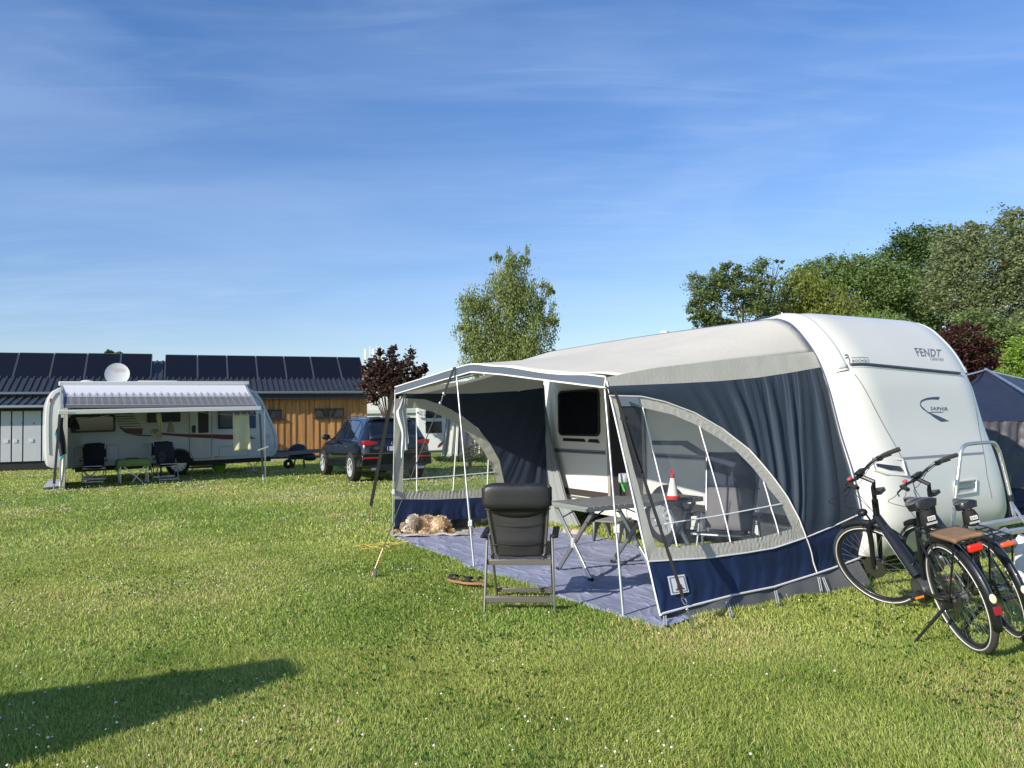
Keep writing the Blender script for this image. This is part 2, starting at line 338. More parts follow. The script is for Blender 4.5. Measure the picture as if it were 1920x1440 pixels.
# clover flowers
X, Y = scatter(14000, 2.4, 24); d_ = noise2(X, Y, .5, 21) * .6 + noise2(X, Y, 1.6, 22) * .4
prob = np.clip((d_ - .54) * 5, 0, 1) + .02; prob += np.where((X < -2) & (Y > 7), .12 * d_, 0); k = (RNG.random(len(X)) < prob) & ~inpoly(X, Y, matw); X, Y = X[k], Y[k]
ico = [(0, 0, 1), (.9, 0, .3), (.28, .85, .3), (-.73, .53, .3), (-.73, -.53, .3), (.28, -.85, .3), (0, 0, -.6)]
fi = [(0, 1, 2), (0, 2, 3), (0, 3, 4), (0, 4, 5), (0, 5, 1), (6, 2, 1), (6, 3, 2), (6, 4, 3), (6, 5, 4), (6, 1, 5)]
n = len(X); r = .005 + .0055 * RNG.random(n); r = r * np.clip(Y / 9, 1, 1.6); z = .035 + .03 * RNG.random(n)
V = (np.stack([X, Y, z], 1)[:, None, :] + np.array(ico)[None] * r[:, None, None]).reshape(-1, 3)
F = (np.array(fi)[None] + (np.arange(n) * 7)[:, None, None]).reshape(-1, 3)
cc = np.where(RNG.random(n)[:, None] < .2, np.array([.62, .50, .42]), np.array([.72, .72, .66])); 
cm = bpy.data.materials.new('clover_head'); cm.use_nodes = True; ca = cm.node_tree.nodes.new('ShaderNodeAttribute'); ca.attribute_name = 'tone'
cm.node_tree.links.new(ca.outputs['Color'], cm.node_tree.nodes['Principled BSDF'].inputs['Base Color']); cm.node_tree.nodes['Principled BSDF'].inputs['Roughness'].default_value = .9
tri_mesh('clover_flowers', V, F, np.repeat(cc, 7, 0), cm, label='small white clover heads scattered through the lawn', cat='clover', kind='stuff')
# broad clover leaves
X, Y = scatter(5200, 2.4, 9); k = (noise2(X, Y, 1.1, 31) > .55) & ~inpoly(X, Y, matw); X, Y = X[k], Y[k]; n = len(X)
a = RNG.random(n) * 6.28; s_ = .010 + .008 * RNG.random(n); Vl = []
for j in range(6):
    aa = a + j * PI / 3; rr = s_ * (1.0 if j % 2 == 0 else .55); Vl.append(np.stack([X + np.cos(aa) * rr, Y + np.sin(aa) * rr, .035 + .012 * np.sin(aa * 2) + .01 * RNG.random(n)], 1))
V = np.stack(Vl, 1).reshape(-1, 3); F = (np.array([[0, 1, 2, 3, 4, 5]]) + (np.arange(n) * 6)[:, None])
tri_mesh('clover_leaves', V, F, np.repeat(np.tile([.20, .34, .07], (n, 1)) * (.7 + .6 * RNG.random((n, 1))), 6, 0), bm_grass, label='broad clover leaves mixed into the near lawn', cat='clover', kind='stuff')
# ------------------------------------------------------------------ materials shared
WHITE = mat('caravan_white', (.69, .68, .615), .34, var=.02, vs=1.5, coat=.2)
WHITE2 = mat('moulding_white', (.66, .655, .61), .35, coat=.3)
CREAM = mat('cream_fabric', (.62, .59, .51), .85, bump=.15, bs=25, trans=.12, var=.04, vs=2)
CREAM2 = mat('grey_cream_fabric', (.52, .50, .43), .85, bump=.15, bs=30, trans=.15, var=.05, vs=3)
NAVY = mat('slate_blue_fabric', (.027, .041, .060), .75, bump=.12, bs=40, trans=.05, var=.08, vs=2)
SKIRT = mat('royal_blue_fabric', (.006, .022, .080), .65, bump=.12, bs=40, var=.1, vs=2)
MUD = mat('grey_mudflap', (.085, .09, .09), .55, bump=.2, bs=14, var=.12, vs=3)
PIPE = mat('white_piping', (.78, .78, .78), .5)
ALU = mat('aluminium', (.62, .63, .65), .35, .85, var=.05, vs=10)
ALUD = mat('grey_metal', (.22, .22, .23), .4, .6)
STEEL = mat('zinc_steel', (.5, .5, .5), .35, .9)
BLACKP = mat('black_plastic', (.012, .012, .014), .42)
BLACKF = mat('black_webbing', (.012, .012, .013), .8, bump=.3, bs=200)
RUBBER = mat('rubber', (.02, .02, .02), .8, bump=.3, bs=90)
DKGLASS = mat('dark_window', (.006, .007, .009), .06, coat=.6)
CHROME = mat('chrome', (.8, .8, .8), .12, 1)
SEAM = mat('seam_grey', (.16, .17, .18), .6)
BLUEDEC = mat('blue_decal', (.045, .06, .11), .35)
GREYDEC = mat('grey_decal', (.24, .25, .27), .35)
VINYL = vinyl('clear_vinyl', (.74, .77, .81), .07, (.5, .52, .52))
VINYL2 = vinyl('clear_vinyl_far', (.80, .84, .84), .05)
RED = mat('red_lens', (.55, .015, .012), .15, coat=.6)
ORANGE = mat('orange_lens', (.75, .22, .02), .2, coat=.5)
# ------------------------------------------------------------------ near caravan
CW = 2.3
RZs = [.25, .45, .66, .9, 1.1, 1.4, 1.85, 2.17, 2.42, 2.54, 2.6]; RSs = [.06, .0, 0, .045, .1, .2, .32, .45, .635, .77, .92]
_rc = smoothcurve([(s, z) for s, z in zip(RSs, RZs)], 60)
PROF = [tuple(p) for p in _rc] + [(s, 2.6 + .02 * math.sin((s - .92) / 4.5 * PI)) for s in np.linspace(1.1, 5.4, 22)] + [tuple(p) for p in smoothcurve([(5.5, 2.6), (5.95, 2.5), (6.3, 2.2), (6.6, 1.6), (6.7, 1.0), (6.62, .5), (6.45, .28)], 30)]
PA = np.array(PROF); _tan = np.gradient(PA, axis=0); _tan /= np.linalg.norm(_tan, axis=1)[:, None]
NRM = np.stack([-_tan[:, 1], _tan[:, 0]], 1)          # outward (rear/up)
ARC = np.r_[0, np.cumsum(np.linalg.norm(np.diff(PA, axis=0), axis=1))]
BUL = np.interp(ARC, [0, .3, 1.6, 2.35, 2.9, ARC[-1] - 2.2, ARC[-1] - 1.5, ARC[-1]], [.10, .22, .235, .16, .0, .0, .12, .15])
def cbody(t, y, off=0.0):
    # t arc length, y 0..-CW : body skin
    i = np.interp(t, ARC, np.arange(len(ARC))); i0 = int(min(i, len(ARC) - 2)); fr = i - i0
    p = PA[i0] * (1 - fr) + PA[i0 + 1] * fr; nn = NRM[i0] * (1 - fr) + NRM[i0 + 1] * fr; b = BUL[i0] * (1 - fr) + BUL[i0 + 1] * fr
    d = max(0, min(-y, CW + y)); e = min(d / .42, 1); gg = math.sqrt(max(0, 1 - (1 - e) ** 2))
    k = b * gg + off + (.012 * math.sin(PI * min(1, d / .16)) if 0 else 0)
    return Vector((p[0] + nn[0] * k, y, p[1] + nn[1] * k))
car = A.empty('caravan', label='large white caravan with the slate blue awning on its side', cat='caravan')
ys_ = sorted(set([0, -.01, -.03, -.06, -.1, -.15, -.2, -.26, -.34, -.42] + list(np.linspace(-.5, -CW + .5, 12)) + [-CW + k for k in (0, .01, .03, .06, .1, .15, .2, .26, .34, .42)]), reverse=True)
ts_ = [t for t in ARC]
b = MB(); b.grid([[cbody(t, y) for t in ts_] for y in ys_])
# side walls (fan strips) with the profile outline
for y in (0, -CW):
    lo = [(p[0], y, .25) for p in PROF]; b.grid([[cbody(t, y) for t in ts_], [(min(max(p[0], .06), 6.45), y, min(p[1], .25 + (p[1] - .25) * .5)) for p in PROF], [(min(max(p[0], .06), 6.45), y, .25) for p in PROF]])
b.box((.06, -CW, .22), (6.45, 0, .26))
b.build('body', WHITE, car, smooth=35)
def cinv(px, py, off=0.002):
    p = A.inv(lambda a, c: cbody(a, -c, off), px, py, 1.5, 1.0); return p
def strip_on(name, pts_tc, w, h, m, off=0.0):
    # bar lying on the skin through (t, c) points
    g = MB(); pts = []
    for (a, c), (a2, c2) in zip(pts_tc[:-1], pts_tc[1:]):
        for k in range(8): pts.append(cbody(lerp(a, a2, k / 8), -lerp(c, c2, k / 8), off))
    pts.append(cbody(pts_tc[-1][0], -pts_tc[-1][1], off)); return pts
# corner mouldings (left and right), upper raised and lower flush
def moulding(y0, y1, t0, t1, off, name, ins):
    g = MB(); rows = []
    for k in range(9):
        f = k / 8; y = lerp(y0, y1, f); hgt = off * math.sin(PI * min(1, max(0, f))) ** .5 if 0 < f < 1 else -.004
        rows.append([cbody(t, y, hgt) for t in np.linspace(t0, t1, 50)])
    g.grid(rows); return g.build(name, WHITE2, car, smooth=60)
t_sp = cinv(1590, 694)[0]                                   # seam between upper and lower moulding
moulding(-.006, -.15, t_sp, 2.95, .022, 'corner_moulding', 1)
moulding(-CW + .006, -CW + .15, t_sp, 2.95, .022, 'corner_moulding', 1)
g = MB()
g.tube([cbody(t_sp, -y, .003) for y in np.linspace(.01, .15, 10)], .004, 5)
g.build('panel_seam', SEAM, car); g = MB()
g.tube([cbody(t_sp, -y, .003) for y in np.linspace(CW - .15, CW - .01, 10)], .004, 5); g.build('panel_seam', SEAM, car); g = MB()
# seam lines on the rear
s1 = [cinv(*p) for p in [(1603, 702), (1640, 765), (1690, 857), (1712, 905), (1722, 960)]]
pl = []
for (a, c), (a2, c2) in zip(s1[:-1], s1[1:]):
    pl += [cbody(lerp(a, a2, k / 6), -lerp(c, c2, k / 6), .001) for k in range(6)]
g.tube(pl, .004, 5); g.build('panel_seam', SEAM, car); g = MB()
s2 = [(t_, CW - c_) for t_, c_ in s1]
pl = []
for (a, c), (a2, c2) in zip(s2[:-1], s2[1:]):
    pl += [cbody(lerp(a, a2, k / 6), -lerp(c, c2, k / 6), .001) for k in range(6)]
g.tube(pl, .004, 5)
g.build('panel_seam', SEAM, car)
g = MB(); s3 = [cinv(*p) for p in [(1579, 706), (1603, 775), (1624, 850), (1636, 905)]]; pl = []
for (a, c), (a2, c2) in zip(s3[:-1], s3[1:]): pl += [cbody(lerp(a, a2, k / 6), -lerp(c, c2, k / 6), .0005) for k in range(6)]
g.tube(pl, .0022, 4); g.build('panel_seam', mat('seam_pale', (.38, .39, .38), .6), car)
tb = cinv(1700, 857)[0]; g = MB()
cl, cr_ = s1[2][1], CW - s1[2][1]
g.grid([[cbody(tb - w, -lerp(cl, cr_, k / 30), .003) for k in range(31)] for w in (0, .022)])
g.build('lower_groove', GREYDEC, car)
# blue-grey rail across the rear
r0 = cinv(1593, 684); r1 = cinv(1797, 700); g = MB()
pts = [cbody(lerp(r0[0], r1[0], k / 24), -lerp(r0[1], r1[1], k / 24), .012) for k in range(25)]
g.tube(pts, .022, 8, flat=.6); g.build('grab_rail', mat('rail_blue_grey', (.07, .09, .14), .35, .4), car)
g = MB(); g.tube([p + Vector((0, 0, -.028)) for p in pts], .009, 6); g.build('rail_trim', PIPE, car)
# awning rail with bead on the side edge
g = MB(); g.tube([cbody(t, 0.012, .0) for t in np.linspace(.35, 3.2, 60)] + [Vector((s, .012, 2.6)) for s in np.linspace(1.4, 5.4, 10)], .008, 6)
g.build('awning_rail', mat('rail_blue', (.12, .14, .24), .4, .3), car)
# text + emblem decals lying on the skin
def quad_decal(name, V, F, cor, m, off=.002):
    # cor: pixel corners bl, br, tr, tl
    q = [cinv(*c) for c in cor]; g = MB(); vs = []
    for u, v in V:
        bt = q[0] * (1 - u) + q[1] * u; tp = q[3] * (1 - u) + q[2] * u; p = bt * (1 - v) + tp * v; vs.append(cbody(p[0], -p[1], off))
    g.add(vs, F); me_ = g.build(name, m, car, smooth=0); return me_
V_, F_ = text_mesh('FENDT', 3, .022); quad_decal('lettering', V_, F_, [(1721, 668), (1763, 669), (1765, 655.5), (1713.5, 652)], mat('letter_grey', (.20, .21, .23), .3, .3))
V_, F_ = text_mesh('CARAVAN'); quad_decal('lettering', V_, F_, [(1744.5, 675.5), (1769.5, 677.5), (1768.5, 671), (1744, 669)], GREYDEC)
V_, F_ = text_mesh('SAPHIR'); quad_decal('lettering', V_, F_, [(1745, 769), (1778, 770.5), (1777, 763.5), (1745, 762.5)], mat('letter_dark', (.05, .055, .07), .35))
V_, F_ = text_mesh('BOCHOLT'); quad_decal('lettering', V_, F_, [(1598.5, 679.5), (1631, 679.5), (1630.5, 674.5), (1598, 674.5)], mat('letter_dark', (.05, .055, .07), .35))
V_, F_ = text_mesh('CaravanCenter'); quad_decal('lettering', V_, F_, [(1596.5, 672), (1628.5, 672), (1628.5, 669.3), (1596.5, 669.3)], mat('letter_dark', (.05, .055, .07), .35))
def poly_decal(name, px, m, off=.002):
    g = MB(); 
    for a, bq in zip(px[0][:-1], px[0][1:]): pass
    up = [cinv(*p) for p in px[0]]; dn = [cinv(*p) for p in px[1]]
    rows = []
    U = smoothcurve(up, 20); D = smoothcurve(dn, 20)
    for f in np.linspace(0, 1, 5): rows.append([cbody(*(lambda q: (q[0], -q[1]))(U[i] * (1 - f) + D[i] * f), off) for i in range(20)])
    g.grid(rows); return g.build(name, m, car, smooth=0)
poly_decal('emblem', [[(1762, 744), (1748, 744.5), (1735, 747), (1726, 752), (1728, 756)], [(1760, 749.5), (1748, 749), (1738, 750), (1729, 753), (1728, 756)]], BLUEDEC)
poly_decal('emblem', [[(1726.5, 753), (1727, 760), (1733, 766), (1742, 773), (1762, 781), (1780, 789.5)], [(1725.5, 753), (1725.5, 761), (1731, 768), (1741, 774.5), (1752, 783), (1765, 791)]], BLUEDEC)
poly_decal('emblem', [[(1739, 774), (1750, 772), (1771, 772)], [(1739, 775), (1750, 773.5), (1765, 773.5)]], BLUEDEC)
poly_decal('dealer_emblem', [[(1583, 666), (1588, 664), (1592, 668)], [(1583, 667), (1588, 667), (1592, 669.5)]], BLUEDEC)
poly_decal('dealer_emblem', [[(1584, 671), (1590, 669), (1594, 675), (1593, 682)], [(1584, 672.5), (1590, 671.5), (1592.5, 676), (1592, 682)]], BLUEDEC)
# marker lights on the mouldings
for cen in ((1576, 688), (1806, 693.5)):
    q = cinv(*cen); g = MB(); g.grid([[cbody(q[0] + a, -q[1] + c, .027) for c in np.linspace(-.035, .035, 5)] for a in (-.022, .022)])
    g.build('marker_light', mat('clear_lens', (.5, .5, .5), .15, coat=.5), car, solid=.006)
# rear light recesses: frame, dark lens
def light_recess(px_out, px_lens, lensm):
    fr = [cinv(*p) for p in px_out]; g = MB()
    cen = sum(fr) / len(fr)
    ring = [cbody(q[0], -q[1], .012) for q in fr]; g.tube(ring, .012, 6, closed=True)
    o = g.build('tail_light', WHITE2, car)
    g = MB(); q = [cinv(*p) for p in px_out]; g.add([cbody(a[0], -a[1], .003) for a in q], [tuple(range(len(q)))]); g.build('recess', mat('recess_grey', (.42, .43, .42), .4), o, smooth=0)
    g = MB(); q = [cinv(*p) for p in px_lens]; v1 = [cbody(a[0], -a[1], .012) for a in q]; g.add(v1, [tuple(range(len(q)))]); g.build('lens', lensm, o, smooth=0, solid=.006)
light_recess([(1631, 859), (1690, 862), (1698, 892), (1660, 889), (1638, 882)], [(1641, 869.5), (1686, 875), (1692, 884), (1665, 881), (1643, 875)], mat('tail_dark', (.02, .02, .03), .08, coat=1))
light_recess([(1789, 904), (1828, 899), (1827, 922), (1791, 928)], [(1791, 910), (1826, 906), (1825, 913), (1791, 917)], mat('tail_green', (.10, .11, .05), .1, coat=1))
# side wall windows, trims, door
Y0 = .004
def rrect(x0, x1, z0, z1, r, n=5):
    P = []
    for cx, cz, a0 in ((x1 - r, z1 - r, 0), (x0 + r, z1 - r, 90), (x0 + r, z0 + r, 180), (x1 - r, z0 + r, 270)):
        for k in range(n + 1): a = R(a0 + 90 * k / n); P.append((cx + r * math.cos(a), cz + r * math.sin(a)))
    return P
def side_window(par, x0, x1, z0, z1, y, d=1):
    g = MB(); g.prism(rrect(x0, x1, z0, z1, .09), 1, y, y + .03 * d); w = g.build('window', BLACKP, par, bevel=.008)
    g = MB(); g.prism(rrect(x0 + .03, x1 - .03, z0 + .03, z1 - .03, .07), 1, y + .03 * d, y + .034 * d); g.build('pane', DKGLASS, w); return w
w = side_window(car, 4.10, 5.15, 1.31, 1.99, .0)
g = MB()
g.prism([(4.12, 1.215), (4.17, 1.27), (4.38, 1.27), (4.42, 1.225)], 1, 0, .006); g.prism([(4.46, 1.225), (4.50, 1.27), (5.04, 1.275), (5.07, 1.235), (5.04, 1.23)], 1, 0, .006)
g.build('window_vent', BLACKP, car)
g = MB(); g.box((.35, 0, 1.055), (3.0, .008, 1.115)); g.box((4.0, 0, 1.055), (5.45, .008, 1.115)); g.build('side_trim', GREYDEC, car)
g = MB(); g.box((.35, .008, 1.075), (3.0, .012, 1.09)); g.box((4.0, .008, 1.075), (5.45, .012, 1.09)); g.build('side_trim', BLUEDEC, car)
g = MB(); g.prism([(3.0, 1.22), (3.0, 1.275), (2.35, 1.285), (1.95, 1.11), (2.15, 1.11), (2.45, 1.225)], 1, 0, .004); g.build('swoosh_stripe', mat('stripe_slate', (.09, .11, .15), .35), car)
g = MB(); g.prism([(3.02, 1.79), (3.0, 1.83), (2.2, 1.83), (2.2, 1.80)], 1, 0, .004); g.build('swoosh_stripe', mat('stripe_slate', (.09, .11, .15), .35), car)
g = MB(); g.box((3.95, 0, .44), (5.7, .02, .53)); g.box((.2, 0, .44), (3.1, .02, .53)); g.build('floor_strip', mat('strip_brown', (.045, .038, .036), .5), car)
g = MB(); g.box((3.95, .0, .40), (5.7, .028, .425)); g.box((.2, 0, .40), (3.1, .028, .425)); g.build('strip_chrome', ALU, car)
# door opening
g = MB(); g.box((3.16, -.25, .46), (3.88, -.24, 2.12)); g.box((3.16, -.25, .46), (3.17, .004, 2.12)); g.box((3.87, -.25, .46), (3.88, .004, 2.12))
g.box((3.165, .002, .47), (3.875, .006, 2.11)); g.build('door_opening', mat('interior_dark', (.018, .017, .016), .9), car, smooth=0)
g = MB()
for a, c in ((3.12, 3.17), (3.87, 3.93)): g.box((a, 0, .44), (c, .03, 2.14))
g.box((3.12, 0, 2.14), (3.93, .03, 2.18)); g.build('door_frame', mat('frame_beige', (.30, .28, .24), .5), car, bevel=.005)
g = MB()
for k in range(14): g.box((3.19 + k * .025, .008, .48), (3.202 + k * .025, .016, 2.1))
g.build('fly_screen', mat('screen_taupe', (.09, .085, .075), .8), car)
# wheel + arch + chassis
g = MB(); g.prism([(2.72 + .40 * math.cos(R(a)), max(.22, .33 + .40 * math.sin(R(a)))) for a in range(-20, 201, 10)], 1, -.02, .012); g.build('wheel_arch', mat('arch_dark', (.015, .015, .015), .8), car)
def wheel(par, x, y, r, w, rimm, side=1, spokes=10):
    M_ = T(x, y, r) @ RX(-side * PI / 2)
    g = MB(); pr = [(r * .66, -w / 2 + .01), (r * .86, -w / 2), (r * .97, -w / 2 + .02), (r, -w / 4), (r, w / 4), (r * .97, w / 2 - .02), (r * .86, w / 2), (r * .66, w / 2 - .01), (r * .66, -w / 2 + .01)]
    g.lathe(pr, 36, M_); t = g.build('wheel', RUBBER, par)
    g = MB(); g.lathe([(r * .67, w / 2 - .005), (r * .60, w / 2), (r * .55, w / 2 - .04), (r * .18, w / 2 - .03), (r * .16, w / 2 + .005), (0, w / 2 + .01)], 30, M_)
    g.lathe([(0, -.02), (r * .62, -.02)], 30, M_, mi=1)
    for k in range(spokes):
        a = 2 * PI * k / spokes; g.bar(M_ @ Vector((math.cos(a) * r * .1, math.sin(a) * r * .1, w / 2 - .01)), M_ @ Vector((math.cos(a) * r * .63, math.sin(a) * r * .63, w / 2 - .01)), r * .13, .025, up=M_.to_3x3() @ Vector((0, 0, 1)))
    g.build('rim', [rimm, mat('brake_dark', (.02, .02, .02), .7)], t); return t
RIMS = mat('alloy', (.66, .67, .68), .3, .6)
wheel(car, 2.72, .03, .33, .18, RIMS)
g = MB(); g.box((.5, -2.1, .16), (6.3, -1.6, .24)); g.box((.5, -.7, .16), (6.3, -.25, .24)); g.box((2.5, -2.2, .28), (2.9, -.1, .38)); g.build('chassis', mat('chassis_dark', (.05, .05, .05), .7), car)
for x in (.45, 5.9):
    g = MB(); g.bar((x, -.35, .25), (x + .15, -.32, .0), .04, .03); g.bar((x + .3, -.35, .25), (x + .15, -.35, .06), .03, .03); g.box((x + .05, -.4, 0), (x + .25, -.28, .015)); g.build('corner_steady', ALU, car)
# roof: skylights, chimney, flag antenna
q = A.at(1405, 601, 1, -.5); q2 = A.at(1466, 600, 1, -.5); zt_ = A.at(1432, 594, 1, -.5).z
g = MB(); g.prism([(q2.x - .1, 2.58), (q2.x, zt_ - .015), ((q.x + q2.x) / 2, zt_), (q.x, zt_ - .03), (q.x + .1, 2.58)], 1, -1.1, -.45); g.build('skylight', mat('smoked_dome', (.03, .035, .05), .3), car, bevel=.02)
q = A.at(1246, 630, 1, -.45)
g = MB(); g.lathe([(0, 0), (.05, 0), (.05, .06), (.055, .06), (.055, .08), (.04, .085), (.04, .10), (.06, .10), (.06, .125), (0, .13)], 16, T(q.x, q.y, 2.60)); g.build('roof_vent', WHITE2, car)
q = A.at(1466, 586, 1, -.30)
g = MB(); g.tube([(q.x, q.y, 2.58), (q.x, q.y, q.z)], .009, 6); v = g.build('roof_marker', WHITE2, car)
g = MB(); g.prism([(q.x - .01, q.z - .09), (q.x - .01, q.z - .01), (q.x - .08, q.z - .09)], 1, q.y - .003, q.y + .003); g.build('pennant', mat('red_fabric', (.6, .04, .02), .7), v)
# tow bar at the far end
g = MB(); g.bar((6.4, -.6, .40), (7.6, -1.15, .40), .06, .1); g.bar((6.4, -1.7, .40), (7.6, -1.15, .40), .06, .1); g.build('tow_bar', STEEL, car)
# ------------------------------------------------------------------ awning
aw = A.empty('awning', label='cream and navy caravan awning with big arched clear windows', cat='awning')
def railS(z): return interp(z, RZs, RSs)
FB = A.at(1239, 1152, 0, -.02)        # near wall, bottom front corner (touching the lawn)
FB = Vector((FB.x, FB.y, 0.03)); FT = Vector((.50, 2.60, 1.93))
def Wn(c, z, off=0.0):
    # near wall ruled surface. c 0 at the caravan, 1 at the front edge
    k = (z - FB.z) / (FT.z - FB.z); f = FB + (FT - FB) * k; r = Vector((railS(max(z, .2)), 0, z))
    p = r * (1 - c) + Vector((f.x, f.y, z)) * c; return Vector((p.x - off, p.y, p.z))
def ninv(px, py): return A.inv(lambda a, z: Wn(a, z), px, py, .5, 1.0)
def conv(pts, inv_): return [inv_(*p) for p in pts]
def loft(S, top, bot, nu, nv, wr=None, ends=None):
    a = resample(top, nu); b_ = resample(bot, nu); rows = []
    for j in range(nv + 1):
        f = j / nv; rows.append([S(*(a[i] * (1 - f) + b_[i] * f), wr(i / (nu - 1), f) if wr else 0) for i in range(nu)])
    return rows
def folds(n, amp, seed, grow=None):
    r = random.Random(seed); ph = [r.uniform(0, 6.28) for _ in range(5)]
    def f(u, v):
        k = grow(u, v) if grow else 1
        w = u + .012 * math.sin(6 * v + ph[3])
        s = .5 * math.sin(w * n * 2 * PI + ph[0]) + .3 * math.sin(w * n * 1.618 * 2 * PI + ph[1]) + .25 * math.sin(w * n * 2.7 * 2 * PI + ph[2])
        s = s if s > 0 else s * .4
        return s * amp * k
    return f
# --- near wall curves (photo pixels -> wall coordinates)
nav_top = conv([(1136, 724), (1275, 718.5), (1350, 714.5), (1421, 708), (1480, 699), (1530, 688.5)], ninv)
rail_dn = conv([(1545, 712), (1558, 760), (1573, 820), (1590, 880), (1602, 925), (1610, 962)], ninv)
rail_dn = [np.array([max(0.004, p[0]), p[1]]) for p in rail_dn]; nav_top[-1][0] = .004
arch_o = conv([(1141, 742), (1202, 743.5), (1246, 753.5), (1301, 774), (1354, 804.6), (1403, 842.5), (1425, 867), (1450, 897.5), (1475, 932.5), (1495, 970), (1509, 1006)], ninv)
arch_i = conv([(1158, 757), (1177, 759), (1217, 767), (1263, 778), (1304, 796), (1348, 822), (1380, 845), (1409, 874.6), (1438, 912.5), (1465, 944.6), (1482, 985), (1486, 991)], ninv)
win_l = conv([(1158, 757), (1180, 850), (1205, 940), (1220, 1000), (1230, 1026)], ninv)
win_b = conv([(1230, 1026), (1300, 1022.5), (1370, 1016), (1425, 1007.5), (1486, 991)], ninv)
sk_top = conv([(1215, 1052.5), (1325, 1046), (1400, 1036), (1450, 1027.5), (1509, 1008)], ninv)
sk_top2 = conv([(1509, 1008), (1560, 987), (1610, 962)], ninv); sk_top2[-1][0] = .004
sk_bot = conv([(1237.5, 1151), (1287.5, 1137.5), (1375, 1115), (1450, 1100), (1522, 1077.5), (1557, 1066), (1622, 1044)], ninv); sk_bot[-1][0] = .0
front = [np.array([1.0, z]) for z in np.linspace(1.93, sk_bot[0][1], 12)]
def fz(z): return np.array([1.0, z])
roof_seam = conv([(1134, 705), (1230, 690), (1360, 675), (1508, 659)], ninv)
roof_seam[0] = np.array([1.0, 1.93]); roof_seam[-1][0] = .004
# 1 cream band under the roof seam
g = MB(); g.grid(loft(Wn, roof_seam, nav_top, 60, 6, folds(9, .006, 3, lambda u, v: u * u))); g.build('wall_band', CREAM2, aw, smooth=80)
# 2 slate upper wall, deep gathers toward the rail
arch_full = arch_o + [sk_top2[0]]
top_full = nav_top + rail_dn
aa = resample(top_full, 260); bb = resample(arch_o[:-1] + sk_top2, 260)
# folds hang from the top edge and fan toward the rear lower corner
NTop = resample(nav_top, 260); NBot = resample(arch_o[:-1] + sk_top2, 260); NR = resample([nav_top[-1]] + rail_dn, 29)
ub = np.linspace(0, 1, 260)
def fold2(u, v):
    e = min(1, max(0, (u - .10) / .35)); amp = (.003 + .024 * e * e) * (.25 + .75 * min(1, v * 3)) * (1 if v < .9 else .55 + 4.5 * (1 - v))
    w = u + .015 * math.sin(3 * v + 5 * u)
    s_ = .5 * math.sin(w * 62 + .6) + .32 * math.sin(w * 101 + 2.0 + 1.2 * v) + .2 * math.sin(w * 39 + 4 - v)
    s_ = (abs(s_) ** .8) * (1 if s_ > 0 else -.55)
    return amp * s_ + .02 * math.sin(PI * v) * (1 - u)
rows = []
for j in range(29):
    f = j / 28; rr = []
    for i in range(260):
        u = i / 259; iu = int(u ** .75 * 259); a_, b_ = NTop[iu], NBot[i]
        p = a_ * (1 - f) + b_ * f; endl = NTop[-1] * (1 - f) + NBot[-1] * f; p = p + (NR[j] - endl) * u ** 10
        rr.append(Wn(p[0], p[1], fold2(u, f)))
    rows.append(rr)
g = MB(); g.grid(rows); g.build('side_wall', NAVY, aw, smooth=80)
# 3 arch band
g = MB(); g.grid(loft(Wn, arch_o, arch_i, 150, 6, folds(34, .007, 8, lambda u, v: math.sin(PI * min(1, .15 + v * .85))))); g.build('arch_band', CREAM2, aw, smooth=80)
# 4 window
wl_ = resample(arch_i, 60); wb_ = resample(win_l[1:] + win_b[1:], 60)
g = MB(); g.grid(loft(Wn, arch_i, win_l + win_b[1:], 60, 14, folds(3, .004, 4))); g.build('window_pane', VINYL, aw, smooth=80)
# 5 front band
fe = [fz(z) for z in np.linspace(arch_o[0][1], sk_top[0][1], 12)]
g = MB(); g.grid(loft(Wn, fe, [arch_o[0] * .5 + arch_i[0] * .5] + win_l, 30, 4, folds(2, .008, 9))); g.build('front_band', CREAM2, aw, smooth=80)
# 6 bottom band
g = MB(); g.grid(loft(Wn, [np.array([1.0, win_b[0][1]])] + win_b + [arch_o[-2]], sk_top, 140, 5, folds(40, .006, 12))); g.build('bottom_band', CREAM2, aw, smooth=80)
# 7 skirt
g = MB(); g.grid(loft(Wn, [np.array([1.0, sk_top[0][1]])] + sk_top + sk_top2[1:], [np.array([1.0, FB.z + .02])] + sk_bot, 120, 10, folds(9, .012, 15, lambda u, v: .4 + v))); g.build('skirt', SKIRT, aw, smooth=80)
# 8 mud flap to the grass
sbw = resample(sk_bot, 80); rows = []; flp = resample([A.l(G(*p_)) for p_ in ((1243, 1167), (1307, 1158), (1364, 1150), (1425, 1137), (1500, 1121), (1562, 1112), (1637, 1103))], 80)
for j in range(6):
    f = j / 5; rr = []
    for i in range(80):
        p = Wn(*sbw[i]); z = p.z * (1 - f) + .004 * f; qf = flp[i]; wv = .03 * math.sin(f * PI) * (math.sin(i * .21) + .6 * math.sin(i * .5)); rr.append(Vector((lerp(p.x + .02, qf[0], f) + wv, lerp(p.y, qf[1], f), z)))
    rows.append(rr)
g = MB(); g.grid(rows); g.build('mudflap', MUD, aw, smooth=80)
